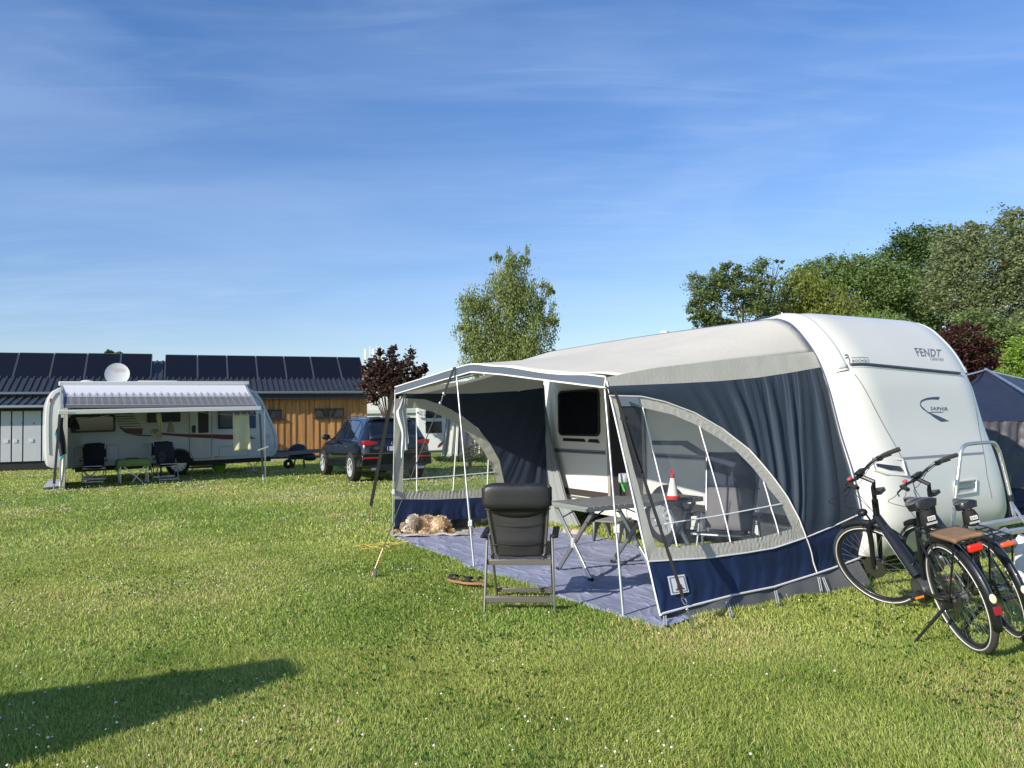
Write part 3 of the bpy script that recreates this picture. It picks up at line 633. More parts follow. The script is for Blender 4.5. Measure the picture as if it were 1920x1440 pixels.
# piping
def pipe(name, pts, S, r=.006, m=None, off=.008, n=80, par=None):
    g = MB(); g.tube([S(*p, off) for p in resample(pts, n)], r, 6); return g.build(name, m or PIPE, par or aw)
pipe('piping', arch_o + [sk_top2[0]], Wn, .0065, off=.012)
pipe('piping', [np.array([1.0, sk_top[0][1]])] + sk_top + sk_top2[1:], Wn, .006)
pipe('piping', [np.array([1.0, FB.z + .03])] + sk_bot, Wn, .009)
pipe('piping', [fz(z) for z in np.linspace(1.9, FB.z + .02, 30)], Wn, .007, off=.0)
pipe('piping', conv([(1509, 1006), (1520, 1035), (1531, 1075)], ninv), Wn, .006, n=10)
for pts in ([(1203.5, 764), (1235, 895), (1268, 1024)], [(1310, 799), (1340, 905), (1368, 1016)], [(1430, 903), (1445, 955), (1458.5, 1000)], [(1245, 982), (1350, 966), (1463, 944.6)]):
    pipe('window_strap', conv(pts, ninv), Wn, .0055, off=.01, n=20)
# corner patches
q = ninv(1172, 755)
g = MB(); g.grid([[Wn(q[0] + a, q[1] + c, .014) for a in np.linspace(.03, -.05, 4)] for c in np.linspace(.05, -.03, 4)]); g.build('corner_patch', mat('patch_grey', (.16, .19, .22), .7), aw, smooth=0)
# label patch on the skirt with a small tower mark
q = [ninv(*p) for p in ((1255, 1115), (1289, 1109), (1280, 1076), (1248, 1080))]
def onq(u, v, off):
    p = (q[0] * (1 - u) + q[1] * u) * (1 - v) + (q[3] * (1 - u) + q[2] * u) * v; return Wn(p[0], p[1], off)
g = MB(); g.grid([[onq(u, v, .020) for u in np.linspace(0, 1, 6)] for v in np.linspace(0, 1, 6)]); lab = g.build('label_patch', mat('patch_white', (.75, .76, .78), .6), aw, smooth=0)
g = MB()
for a, b2 in (((.1, .1), (.9, .1)), ((.9, .1), (.9, .9)), ((.9, .9), (.1, .9)), ((.1, .9), (.1, .1))): g.tube([onq(*a, .022), onq(*b2, .022)], .0022, 4)
for poly in ([(.3, .2), (.8, .2), (.76, .28), (.34, .28)], [(.4, .28), (.7, .28), (.66, .5), (.44, .5)]): g.add([onq(u, v, .0225) for u, v in poly], [(0, 1, 2, 3)], 1)
g.build('patch_mark', [BLUEDEC, mat('mark_red', (.25, .03, .03), .6)], lab, smooth=0)
# --- far wall in plane s = FS
FS = 5.30
def Wf(y, z, off=0.0): return Vector((FS + off, y, z))
def finv(px, py): p = A.at(px, py, 0, FS); return np.array([p.y, p.z])
fN = conv([(757, 738), (884, 738), (972, 733), (1019, 727)], finv)
fAo = conv([(757, 746.5), (797, 749), (832, 760.6), (867, 780), (896, 803), (919, 832), (937, 864), (945, 905), (948, 930)], finv)
fAi = conv([(757, 766), (782, 765), (811, 772), (843, 787), (881, 814.6), (907.5, 846.7), (925, 882), (932, 908), (934, 917)], finv)
fWl = conv([(757, 766), (757, 850), (755, 922)], finv); fWb = conv([(755, 922), (848.5, 920), (898, 917.5), (934, 917)], finv)
fB = conv([(740, 936), (820, 936.7), (900, 933), (948, 930), (1005, 925)], finv)
fS = conv([(740, 988), (775, 984), (831, 977), (909, 967), (1002, 958)], finv)
right = [np.array([.17, fN[-1][1]]), np.array([.15, .5])]
g = MB(); g.grid(loft(Wf, [np.array([2.6, 2.0]), np.array([1.5, 2.14]), np.array([.17, 2.5])], [np.array([2.58, fN[0][1]])] + fN[1:], 30, 3)); g.build('wall_band', CREAM2, aw, smooth=80)
bb = fAo[:-1] + [fB[3], np.array([.6, fB[-1][1]]), np.array([.16, fB[-1][1]])]
tt = [np.array([2.58, fN[0][1]])] + fN[1:] + [np.array([.16, 1.4]), np.array([.16, .9])]
g = MB(); g.grid(loft(Wf, tt, bb, 120, 14, folds(7, .022, 22, lambda u, v: u))); g.build('side_wall', mat('slate_blue_far', (.020, .032, .060), .75, bump=.12, bs=40, trans=.04), aw, smooth=80)
g = MB(); g.grid(loft(Wf, fAo, fAi, 80, 5, folds(14, .006, 23))); g.build('arch_band', CREAM2, aw, smooth=80)
g = MB(); g.grid(loft(Wf, fAi, fWl + fWb[1:], 50, 10, folds(2, .004, 24))); g.build('window_pane', VINYL2, aw, smooth=80)
g = MB(); g.grid(loft(Wf, [np.array([2.6, fAo[0][1]]), np.array([2.62, fB[0][1]])], [fWl[0] + np.array([0, .1]), fWl[1], fWl[2], np.array([fWl[2][0], fB[0][1]])], 16, 3)); g.build('front_band', CREAM2, aw, smooth=80)
g = MB(); g.grid(loft(Wf, fWb + [fAo[-2]], fB[:4], 110, 4, folds(30, .010, 25))); g.build('bottom_band', CREAM2, aw, smooth=80)
g = MB(); g.grid(loft(Wf, fB, fS, 90, 8, folds(8, .025, 26, lambda u, v: v))); g.build('skirt', SKIRT, aw, smooth=80)
rows = []; sb = resample(fS, 50)
for j in range(5):
    f = j / 4; rows.append([Vector((FS + .02 + .10 * f + .05 * math.sin(f * 3 + i * .3), sb[i][0], sb[i][1] * (1 - f) + .004)) for i in range(50)])
g = MB(); g.grid(rows); g.build('mudflap', MUD, aw, smooth=80)
for pts in ([(780.6, 765), (781, 921)], [(857, 793), (849, 919.6)], [(915, 862), (913, 917)], [(755, 899), (840, 893), (927, 885)]): pipe('window_strap', conv(pts, finv), Wf, .007, off=-.01, n=12)
# grey curtain between far wall and caravan side
cu = [A.at(*p, 1, .12) for p in [(1019, 722), (1022, 760), (1035, 830), (1050, 890), (1062, 935), (1088, 985)]]
cl_ = [A.at(*p, 1, .14) for p in [(1017, 722), (1012, 800), (1010, 850), (1008, 900), (1010, 940), (1015, 990)]]
ra = resample(cu, 30); rb = resample(cl_, 30); rows = []
for j in range(25):
    f = j / 24; rows.append([Vector(ra[i] * (1 - f) + rb[i] * f) + Vector((0, .03 * math.sin(f * 17 + 1) * (i / 29) ** .7 + .02 * math.sin(f * 31), 0)) for i in range(30)])
g = MB(); g.grid(rows); g.build('side_curtain', mat('curtain_grey', (.24, .26, .26), .7, trans=.1, bump=.2, bs=15), aw, smooth=80)
g = MB(); g.tube([Vector(p) for p in ra], .010, 6); g.build('piping', SEAM, aw)
# --- roof
rtop = [(railS(z), .01, z + .005) for z in (2.21, 2.30, 2.42, 2.52, 2.58)] + [(s, .01, 2.612 + .02 * math.sin((s - .92) / 4.5 * PI)) for s in (1.0, 1.6, 2.4, 3.2, 4.0, 4.8, 5.28)]
rtop[0] = tuple(Wn(*roof_seam[-1]) + Vector((0, 0, .004)))
FP = [A.at(px, py, 1, y) for px, py, y in ((1133, 704.5, 2.60), (1100, 702.5, 2.63), (1059, 702, 2.66), (1015, 698, 2.70), (957, 688.5, 2.73), (920, 686, 2.74), (884, 683, 2.75), (846, 693, 2.72), (811, 704, 2.68), (775, 715, 2.65), (741, 725.6, 2.62))]
FP[0] = Vector((.50, 2.60, 1.935)) if abs(FP[0].x - .5) < .05 else FP[0]
ft = smoothcurve(FP, 90); tp = resample(rtop, 90); sm = resample([Wn(*p) for p in roof_seam], 24)
rows = []
for j in range(23):
    f = j / 22; rr = []
    for i in range(90):
        p = tp[i] * (1 - f) + ft[i] * f; sag = -.05 * math.sin(PI * f) * min(1, i / 12) * (1 + .5 * math.sin(i / 89 * PI))
        rr.append(Vector((p[0], p[1], p[2] + sag + .004 * math.sin(i * .5) * f)))
    rows.append(rr)
for j in range(23):                                         # near edge of the roof sits on the wall seam
    s = sm[::-1][j]; 
    dlt = Vector(s) - rows[j][0]
    for i in range(30): rows[j][i] = rows[j][i] + dlt * (1 - i / 30) ** 2
g = MB(); g.grid(rows); g.build('roof', CREAM, aw, smooth=60, solid=.003)
# valance
FVb = [A.at(px, py, 1, y) for px, py, y in ((1133, 726.5, 2.61), (1059, 717.5, 2.67), (1015, 712, 2.71), (942.5, 702.5, 2.74), (884, 697.5, 2.76), (811, 718, 2.69), (741, 739, 2.63))]
vb = resample(FVb, 90); g = MB(); g.grid([[Vector(ft[i] * (1 - f) + vb[i] * f) + Vector((0, .006 * math.sin(i * .3) * f, 0)) for i in range(90)] for f in (0, .33, .66, 1)])
g.build('valance', mat('valance_slate', (.075, .095, .125), .75, bump=.1, bs=40), aw, smooth=80)
for cur in (ft, vb): g = MB(); g.tube([Vector(p) + Vector((0, .004, 0)) for p in cur], .008, 6); g.build('piping', PIPE, aw)
g = MB(); g.tube([Vector(ft[0]), Vector(vb[0]), Vector((.50, 2.6, 1.84))], .006, 6); g.build('piping', PIPE, aw)
# --- frame poles
def pole(name, a, b, r=.0125, clamp=None):
    g = MB(); a = Vector(a); b = Vector(b); mid = a + (b - a) * .42; g.tube([a, mid], r, 10); g.tube([mid, b], r * .82, 10); p = g.build(name, ALU, aw)
    if clamp is not None:
        c = a + (b - a) * clamp; g = MB(); g.cbox(c, (.035, .035, .06)); g.cbox(c + Vector((-.03, 0, .01)), (.03, .012, .07)); g.build('clamp', mat('clamp_grey', (.5, .51, .52), .4), p, bevel=.004)
    return p
mb_ = A.l(G(889, 1066)); rb_ = A.l(G(1169, 1158)); fb_ = A.l(G(736, 1006))
pole('pole', mb_, (Vector(ft[49])), clamp=.215)
mp_ = A.at(884, 690, 1, 2.74); pole_top = mp_
pole('pole', rb_, A.at(1133, 716, 1, 2.58), clamp=.36)
pole('pole', fb_, A.at(741, 730, 1, 2.62), clamp=.30)
g = MB(); g.tube([(5.26, 2.55, 1.96), (5.26, .03, 2.52)], .011, 8); g.tube([mp_ - Vector((0, 0, .06)), (2.8, 1.3, 2.33), (2.85, .03, 2.54)], .011, 8); g.tube([(5.24, 2.52, 1.97), mp_ - Vector((0, .05, .05)), (.55, 2.52, 1.88)], .011, 8); g.build('roof_pole', ALU, aw)
g = MB(); g.cbox((2.82, 1.3, 2.31), (.06, .05, .05)); g.build('pole_joint', BLACKP, aw, bevel=.006)
# rubber ladder straps on the near wall foot
for px in (1240, 1360, 1449, 1530, 1541):
    pb = {1240: (1240, 1153, 1240, 1178), 1360: (1357, 1126, 1364, 1160), 1449: (1447, 1106, 1451, 1137), 1530: (1528, 1081, 1532, 1114), 1541: (1536, 1081, 1546, 1114)}[px]
    q = ninv(pb[0], pb[1]); a = Wn(*q, .03); e = A.l(G(pb[2], pb[3])); e.z = .02; e.x -= .05; a.x -= .01
    g = MB(); d = (e - a); sx = Vector((.0, 1, 0)) * .012
    g.tube([a + sx, e + sx], .004, 5); g.tube([a - sx, e - sx], .004, 5)
    for k in range(6): c = a + d * (k + .5) / 6; g.tube([c + sx, c - sx], .004, 5)
    g.build('ladder_strap', mat('strap_grey', (.42, .43, .44), .6), aw)
    g = MB(); g.tube([e + Vector((0, 0, .012)), e + Vector((-.03, 0, -.04))], .004, 5); g.ell(e + Vector((0, 0, .006)), (.014, .014, .008)); g.build('peg', mat('peg_green', (.02, .10, .06), .5), aw)
# ------------------------------------------------------------------ storm straps
def webbing(g, pts, w, th=.0025, side=None):
    P = [Vector(p) for p in pts]; vs = []
    for i, p in enumerate(P):
        t = (P[min(i + 1, len(P) - 1)] - P[max(i - 1, 0)]).normalized(); x = Vector(side) if side else t.cross(Vector((0, 0, 1))).normalized(); x = (x - t * x.dot(t)).normalized(); nrm = t.cross(x)
        vs += [p - x * w / 2 - nrm * th, p + x * w / 2 - nrm * th, p + x * w / 2 + nrm * th, p - x * w / 2 + nrm * th]
    fs = []
    for i in range(len(P) - 1):
        for k in range(4): fs.append((i * 4 + k, i * 4 + (k + 1) % 4, i * 4 + 4 + (k + 1) % 4, i * 4 + 4 + k))
    g.add(vs, fs)
def spring(g, a, b, r=.008, turns=14):
    a = Vector(a); b = Vector(b); t = (b - a).normalized(); x = t.cross(Vector((0, 0, 1))).normalized(); y = t.cross(x)
    g.tube([a + (b - a) * (k / (turns * 8)) + (x * math.cos(k * PI / 4) + y * math.sin(k * PI / 4)) * r for k in range(turns * 8 + 1)], .0022, 4)
COPPER = mat('peg_copper', (.42, .25, .18), .4, .5)
# near strap
st = A.empty('storm_strap', label='black storm strap running down over the near awning window', cat='strap', group='storm straps holding down the awnings')
top = A.at(1152, 730, 1, 2.62); end = A.l(G(1301, 1186)); 
P_ = lambda px, py, k: None
eW = A.w(end); tW = A.w(top)
a_ = top; z_ = end + Vector((0, 0, .02)); ring = a_ + (z_ - a_) * .855
ring = None
# point on the straight strap that projects to y = 1122
best = min((abs(proj(A.w(a_ + (z_ - a_) * k / 400))[1] - 1122), k / 400) for k in range(401))[1]; ring = a_ + (z_ - a_) * best
best2 = min((abs(proj(A.w(a_ + (z_ - a_) * k / 400))[1] - 1140), k / 400) for k in range(401))[1]; hook = a_ + (z_ - a_) * best2
g = MB(); webbing(g, [a_ + (ring - a_) * k / 10 for k in range(11)], .045, side=(1, -.2, 0)); g.build('strap', BLACKF, st, smooth=0)
tl = [a_ + (ring - a_) * k for k in (.16, .24, .32, .40, .43)]; of = [0, .05, .07, .02, -.02]
g = MB(); webbing(g, [p + Vector((-.02 - o * .3, .02, -o)) for p, o in zip(tl, of)], .04, side=(1, -.3, 0)); g.cbox(a_ + (ring - a_) * .15, (.06, .03, .03)); g.build('strap_tail', BLACKF, st, smooth=0)
g = MB(); d_ = (ring - a_).normalized(); c = ring + d_ * .02; sx = Vector((.03, -.004, 0)); g.tube([c + sx * .75 - d_ * .02, c + sx - d_ * .0, c + sx * .5 + d_ * .03, c - sx * .5 + d_ * .03, c - sx, c - sx * .75 - d_ * .02], .004, 6, closed=True); g.build('ring', STEEL, st)
g = MB(); spring(g, hook, hook + (z_ - hook) * .93, .011, 16); g.tube([hook, z_], .003, 6); g.build('spring', STEEL, st)
g = MB(); pg = A.l(G(1304, 1207)); g.tube([end + Vector((0, 0, .05)), end + Vector((0, 0, .01)), Vector((pg.x, pg.y, .0)) + Vector((0, 0, -.03))], .006, 6); g.build('peg', mat('peg_rust', (.3, .22, .12), .5, .4), st)
# middle strap (front, over the middle pole)
st = A.empty('storm_strap', label='black strap and thin cord from the awning peak to the lawn beside the dog', cat='strap', group='storm straps holding down the awnings')
a_ = Vector(ft[49]) + Vector((0, .02, .01)); z_ = A.l(G(697, 1082)); 
def kat(a, z, ty): return min((abs(proj(A.w(a + (z - a) * k / 600))[1] - ty), k / 600) for k in range(601))[1]
k1 = kat(a_, z_, 738); k2 = kat(a_, z_, 756); k3 = kat(a_, z_, 1028)
p1, p2, p3 = [a_ + (z_ - a_) * k for k in (k1, k2, k3)]
g = MB(); webbing(g, [a_ + Vector((0, -.08, -.03)), a_, lerp(a_, p1, .5), p1], .05, side=(1, 0, 0)); g.build('strap', BLACKF, st, smooth=0)
g = MB(); g.tube([p1, lerp(p1, p2, .3) + Vector((.01, 0, 0)), lerp(p1, p2, .6) - Vector((.01, 0, 0)), p2], .007, 6); g.ell(p1, (.02, .02, .025)); g.ell(p2, (.018, .018, .022)); g.build('carabiner', STEEL, st)
g = MB(); g.tube([p2, p3], .006, 6); g.build('cord', mat('cord_dark', (.05, .05, .055), .7), st)
g = MB(); spring(g, p3, z_ + Vector((0, 0, .02)), .009, 20); g.tube([p3, z_], .006, 6); g.build('spring', COPPER, st)
sk = A.l(G(700, 1085)); g = MB(); g.prism([(-.02, 0), (.02, 0), (.026, .13), (-.026, .13)], 1, -.006, .006, M=T(sk.x, sk.y, -.03) @ RZ(R(20)) @ RX(R(14))); g.build('peg', mat('peg_dark_green', (.03, .07, .055), .6), st, bevel=.003)
# far strap
st = A.empty('storm_strap', label='broad black storm strap hanging left of the far awning corner', cat='strap', group='storm straps holding down the awnings')
a_ = Vector((5.32, 2.63, 1.98)); z_ = A.l(G(690, 977))
k1 = kat(a_, z_, 949); p1 = a_ + (z_ - a_) * k1; k2 = kat(a_, z_, 957); p2 = a_ + (z_ - a_) * k2
g = MB(); webbing(g, [a_, lerp(a_, p1, .5), p1], .055, side=(.9, .5, 0)); g.build('strap', BLACKF, st, smooth=0)
g = MB(); spring(g, p2, z_, .009, 12); g.tube([p1, z_], .006, 6); g.build('spring', COPPER, st)
g = MB(); g.tube([z_ + Vector((0, 0, .04)), z_ + Vector((.02, 0, -.03))], .006, 6); g.build('peg', COPPER, st)
# ------------------------------------------------------------------ floor mat
MATM = bpy.data.materials.new('woven_mat'); MATM.use_nodes = True; t = MATM.node_tree; b = t.nodes['Principled BSDF']; n = t.nodes.new; L = t.links.new
b.inputs['Roughness'].default_value = .85
co = n('ShaderNodeTexCoord'); nz = n('ShaderNodeTexNoise'); nz.inputs['Scale'].default_value = 2.5; nz.inputs['Detail'].default_value = 6; L(co.outputs['Object'], nz.inputs['Vector'])
cr = n('ShaderNodeValToRGB'); L(nz.outputs['Fac'], cr.inputs[0]); cr.color_ramp.elements[0].position = .3; cr.color_ramp.elements[1].position = .7
cr.color_ramp.elements[0].color = (.215, .235, .345, 1); cr.color_ramp.elements[1].color = (.31, .335, .46, 1); L(cr.outputs[0], b.inputs['Base Color'])
n2 = n('ShaderNodeTexNoise'); n2.inputs['Scale'].default_value = 180; L(co.outputs['Object'], n2.inputs['Vector']); bp = n('ShaderNodeBump'); bp.inputs['Strength'].default_value = .5; bp.inputs['Distance'].default_value = .004; L(n2.outputs['Fac'], bp.inputs['Height']); L(bp.outputs[0], b.inputs['Normal'])
def matz(s, y):
    # short crease ridges in the mat, denser toward the front edge
    z = .014 + .006 * (fbm(s * 1.5, y * 1.5, 3) + 1)
    z += .012 * max(0, fbm(s * 2.2, y * 9.0 + 2 * math.sin(s * 1.3), 7) - .10) ** .8 if fbm(s * 2.2, y * 9.0 + 2 * math.sin(s * 1.3), 7) > .10 else 0
    k = y * 5.2 + s * 1.1 + .45 * math.sin(s * 5.5 + math.floor(y * 5.2 + s * 1.1)) + .9 * fbm(s * 1.2, y * 1.2, 9); fr_ = k - math.floor(k); cell = math.sin(s * 7 + math.floor(k) * 2.4)
    z += .0065 * max(0, 1 - abs(fr_ - .5) / .11) * min(1, max(0, cell + .35) * 1.6)
    return z
front = resample(MATPOLY[:8], 320); back = resample([(-.0, 1.6), (.25, .50), (1.4, .45), (2.6, .50), (3.6, .45), (5.2, .55), (5.22, 1.6)], 320)
side0 = None; rows = []
for j in range(261):
    f = j / 260; rr = []
    for i in range(320):
        p = back[i] * (1 - f) + front[i] * f; rr.append((p[0], p[1], matz(p[0], p[1]) if 0 < j < 259 else (.012 if j < 260 else .001)))
    rows.append(rr)
g = MB(); g.grid(rows); mt = g.build('floor_mat', MATM, None, smooth=80); mt.location = A.o; mt.rotation_euler = (0, 0, A.ang)
tag(mt, 'wrinkled lilac blue floor mat spread under the awning', 'mat')
# ------------------------------------------------------------------ folding chair
CHF = mat('chair_frame', (.20, .185, .17), .4, .6); CHB = mat('chair_black', (.014, .014, .015), .45, var=.1, bump=.1, bs=60)
MESHF = bpy.data.materials.new('chair_mesh'); MESHF.use_nodes = True; t = MESHF.node_tree; b = t.nodes['Principled BSDF']; b.inputs['Base Color'].default_value = (.07, .067, .066, 1); b.inputs['Roughness'].default_value = .6
tr = t.nodes.new('ShaderNodeBsdfTransparent'); tl_ = t.nodes.new('ShaderNodeBsdfTranslucent'); tl_.inputs[0].default_value = (.34, .31, .28, 1); m0 = t.nodes.new('ShaderNodeMixShader'); m0.inputs[0].default_value = .42; m1 = t.nodes.new('ShaderNodeMixShader'); m1.inputs[0].default_value = .22
t.links.new(b.outputs[0], m0.inputs[1]); t.links.new(tl_.outputs[0], m0.inputs[2]); t.links.new(m0.outputs[0], m1.inputs[1]); t.links.new(tr.outputs[0], m1.inputs[2]); t.links.new(m1.outputs[0], t.nodes['Material Output'].inputs[0])
def camp_chair(label, group, frame=CHF, fabric=MESHF, cushion=CHB, headrest=True, tall=0.0, recline=.24):
    r = thing('camping_chair', (0, 0, 0), 0, label, 'chair', group)
    H_ = 1.05 + tall; zb = .40; yb = .02; yt = -recline
    def B(z): return lerp(yb, yt, (z - zb) / (H_ - zb))
    for sx in (-1, 1):
        g = MB(); g.bar((sx * .29, -.17, 0), (sx * .275, -.02, .62), .018, .032); g.build('leg', frame, r, bevel=.004)
        g = MB(); g.bar((sx * .25, .42, .0), (sx * .26, .06, .60), .018, .03); g.build('leg', frame, r, bevel=.004)
        g = MB(); g.prism([(-.10, .62), (.28, .645), (.33, .63), (.30, .615), (-.08, .595)], 0, sx * .30 - .028, sx * .30 + .028); g.build('armrest', BLACKP, r, bevel=.010)
    for xa_, ya_, za_, h_ in ((.29, -.145, .105, .05), (.245, .40, .06, .035), (.27, -.06, .395, .045)):
        g = MB(); g.bar((-xa_, ya_, za_), (xa_, ya_, za_), .021, h_); g.build('crossbar', frame, r, bevel=.004)
    g = MB(); pts = [(-.235, B(H_), H_), (-.24, B(.7), .7), (-.24, B(.46), .46), (-.22, yb - .03, .405), (-.17, yb - .045, .395), (.17, yb - .045, .395), (.22, yb - .03, .405), (.24, B(.46), .46), (.24, B(.7), .7), (.235, B(H_), H_)]
    TW = lambda z: lerp(.84, 1.13, min(1, max(0, (z - .40) / .62))); pts = [(x * TW(z), y, z) for x, y, z in pts]; g.tube(pts, .0135, 10); g.build('back_frame', frame, r)
    rows = []
    for j in range(21):
        z = lerp(.43, H_ - .02, j / 20); rows.append([(x, B(z) - .012 - .055 * (1 - (x / .21) ** 2) * math.sin(PI * min(1, j / 20 * .9 + .1)) * .8 + .006 * math.sin(j * 1.1) * (1 - (x / .21) ** 2) + .004 * fbm(x * 9, z * 7), z) for x in np.linspace(-.21, .21, 17)])
    rows = [[(x * TW(z), y, z) for x, y, z in rr] for rr in rows]; g = MB(); g.grid(rows); bk = g.build('backrest', fabric, r, smooth=80, solid=.004)
    g = MB()
    for z in (.56, .72): g.tube([(x, B(z) - .018 - .052 * (1 - (x / .21) ** 2) * math.sin(PI * ((z - .43) / (H_ - .45) * .9 + .1)) * .8, z - .018 * (1 - (x / .21) ** 2)) for x in np.linspace(-.2 * TW(z), .2 * TW(z), 12)], .004, 5)
    g.build('seam', CHB, bk)
    g = MB()
    for sx in (-1, 1):
        for z in (.45, .55, .86): g.tube([(sx * .255 * TW(z), B(z) + .012, z), (sx * .255 * TW(z), B(z) - .018, z - .01), (sx * .205 * TW(z), B(z) - .022, z - .012)], .0045, 5)
        for z0, z1 in ((.46, .85),): g.bar((sx * .215 * TW(z0), B(z0) - .006, z0), (sx * .215 * TW(z1), B(z1) - .006, z1), .03, .006, up=(0, 1, 0))
    g.build('backrest_edge', CHB, bk)
    rows = []
    for j in range(13):
        y = lerp(-.02, .46, j / 12); rows.append([(x, y, .425 + .05 * (j / 12) - .035 * (1 - (x / .23) ** 2) * math.sin(PI * j / 12)) for x in np.linspace(-.23, .23, 9)])
    g = MB(); g.grid(rows); g.build('seat', fabric, r, smooth=80, solid=.02)
    g = MB(); g.tube([(-.24, -.02, .43), (-.245, .44, .475), (-.22, .47, .478), (.22, .47, .478), (.245, .44, .475), (.24, -.02, .43)], .012, 8); g.build('seat_frame', frame, r)
    if headrest:
        rows = []
        for j in range(25):
            f = j / 24; ang = -PI * .5 + f * PI * 1.5
            prof = [(.05, .90), (.03, H_ - .02), (.005, H_ + .01), (-.035, H_ + .012), (-.06, H_ - .015), (-.065, .95 + tall), (-.06, .875 + tall), (-.03, .86 + tall)]
            p = smoothcurve(prof, 25)[j]
            rr = []
            for x in np.linspace(-.285, .285, 15):
                e = 1 - abs(x / .285) ** 8 * .35; zc = .95 + tall; rr.append((x, B(.97) + .012 + p[0] * (1 - .25 * abs(x / .285) ** 6), zc + (p[1] - zc) * e + .006 * fbm(x * 6, p[1] * 8)))
            rows.append(rr)
        g = MB(); g.grid(rows); g.build('headrest', cushion, r, smooth=80, solid=.012)
        rows = [[(x, B(z) - .03, z - .05 * (1 - (x / .23) ** 2) * (1 - k / 3)) for x in np.linspace(-.225, .225, 11)] for k, z in enumerate((.83 + tall, .85 + tall, .88 + tall, .9 + tall))]
        g = MB(); g.grid(rows); g.build('headrest_flap', cushion, r, smooth=80, solid=.006)
    return r
ch = camp_chair('dark high-backed folding chair seen from behind on the lawn edge', 'folding chairs of the near pitch')
cl_, cr2 = G(912, 1150), G(1043, 1148); c = (cl_ + cr2) / 2
ch.location = (c.x, c.y + .16, 0); ch.rotation_euler = (0, 0, math.atan2(cr2.y - cl_.y, cr2.x - cl_.x) - R(5))
# chairs inside, behind the near window
NAVF = mat('chair_navy', (.018, .026, .055), .8, var=.15, vs=4, bump=.2, bs=20); GRF = mat('chair_taupe', (.16, .15, .15), .8, var=.12, vs=4)
c2 = camp_chair('dark blue reclining chair with taupe back behind the clear window', 'folding chairs of the near pitch', ALU, NAVF, NAVF, False, .12, .30)
q = A.w((.78, .95, .02)); c2.location = q; c2.rotation_euler = (0, 0, R(152))
g = MB(); g.grid([[(x, lerp(.02, -.30, (z - .40) / .77) + .03 + .01 * x * x * 20, z) for x in np.linspace(-.235, .235, 8)] for z in np.linspace(.86, 1.19, 8)]); g.build('back_cover', NAVF, c2, smooth=80, solid=.05)
g = MB(); g.grid([[(x, lerp(.02, -.30, (z - .40) / .77) + .015, z) for x in np.linspace(-.225, .225, 8)] for z in np.linspace(.46, .86, 8)]); g.build('back_panel', GRF, c2, smooth=80, solid=.03)
# ------------------------------------------------------------------ tables (awning frame)
TGREY = mat('slat_grey', (.42, .43, .44), .32, .6, var=.1, vs=12)
def roll_table(x0, x1, y0, y1, h, label, m, xleg=True, endlegs=(True, True)):
    r = A.empty('camping_table', ((x0 + x1) / 2, (y0 + y1) / 2, .015), label=label, cat='table')
    w, d = x1 - x0, y1 - y0; g = MB(); ns = int(d / .075)
    for k in range(ns):
        a = -d / 2 + d * k / ns; g.box((-w / 2, a, h - .022), (w / 2, a + d / ns - .006, h), mi=0)
    g.build('tabletop', m, r, bevel=.003)
    g = MB()
    for x in (-w / 2 + .01, w / 2 - .01): g.bar((x, -d / 2, h - .035), (x, d / 2, h - .035), .02, .028)
    for y in (-d / 2 + .01, d / 2 - .01): g.bar((-w / 2, y, h - .035), (w / 2, y, h - .035), .02, .028)
    g.build('frame', ALU, r)
    for e, on in zip((1, -1), endlegs):
        if not on: continue
        y = e * (d / 2 - .07)
        g = MB(); g.bar((w / 2 - .03, y, h - .05), (-w / 2 + .06, y, .02), .022, .045); g.build('leg', ALU, r, bevel=.004)
        g = MB(); g.bar((-w / 2 + .03, y - .03 * e, h - .05), (w / 2 - .02, y - .03 * e, .02), .022, .045); g.build('leg', ALUD, r, bevel=.004)
        g = MB(); g.cbox((0, y, h * .46), (.05, .04, .10)); g.build('hinge', mat('hinge_grey', (.4, .41, .42), .4), r, bevel=.01)
        g = MB(); g.cbox((-w / 2 + .055, y, .015), (.05, .035, .04)); g.cbox((w / 2 - .02, y - .03 * e, .015), (.05, .035, .04)); g.build('foot', BLACKP, r)
        g = MB(); g.bar((w / 2 - .12, y, h - .17), (w / 2 - .15, y - .28 * e, h - .05), .012, .012); g.bar((-w / 2 + .12, y, h - .17), (-w / 2 + .15, y - .28 * e, h - .05), .012, .012); g.build('strut', ALUD, r)
    return r
roll_table(1.38, 2.06, 1.30, 2.20, .72, 'slatted aluminium folding table between the two poles', TGREY)
roll_table(1.50, 2.08, .58, 1.27, .705, 'grey folding table against the caravan carrying the warning cone lamp', mat('top_dark', (.22, .22, .21), .45, .3), True, (False, True))
# cone lamp
q = A.at(1262, 936, 2, .722); cn = A.empty('warning_cone', (q.x, q.y, .722), label='small white and red warning cone on the grey table', cat='cone')
g = MB(); g.lathe([(0, 0), (.075, 0), (.078, .025), (.06, .04)], 24); g.build('base_ring', mat('cone_red', (.62, .03, .02), .45), cn)
g = MB(); g.lathe([(.062, .035), (.025, .215), (.022, .22), (0, .22)], 24); g.build('cone_body', mat('cone_white', (.8, .78, .74), .5), cn)
g = MB(); g.tube([(0, 0, .21), (0, 0, .25)], .018, 10); g.tube([(.020 * math.cos(a), 0, .275 + .028 * math.sin(a)) for a in np.linspace(0, 2 * PI, 16, endpoint=False)], .008, 8, closed=True); g.build('handle_loop', mat('cone_red', (.62, .03, .02), .45), cn)
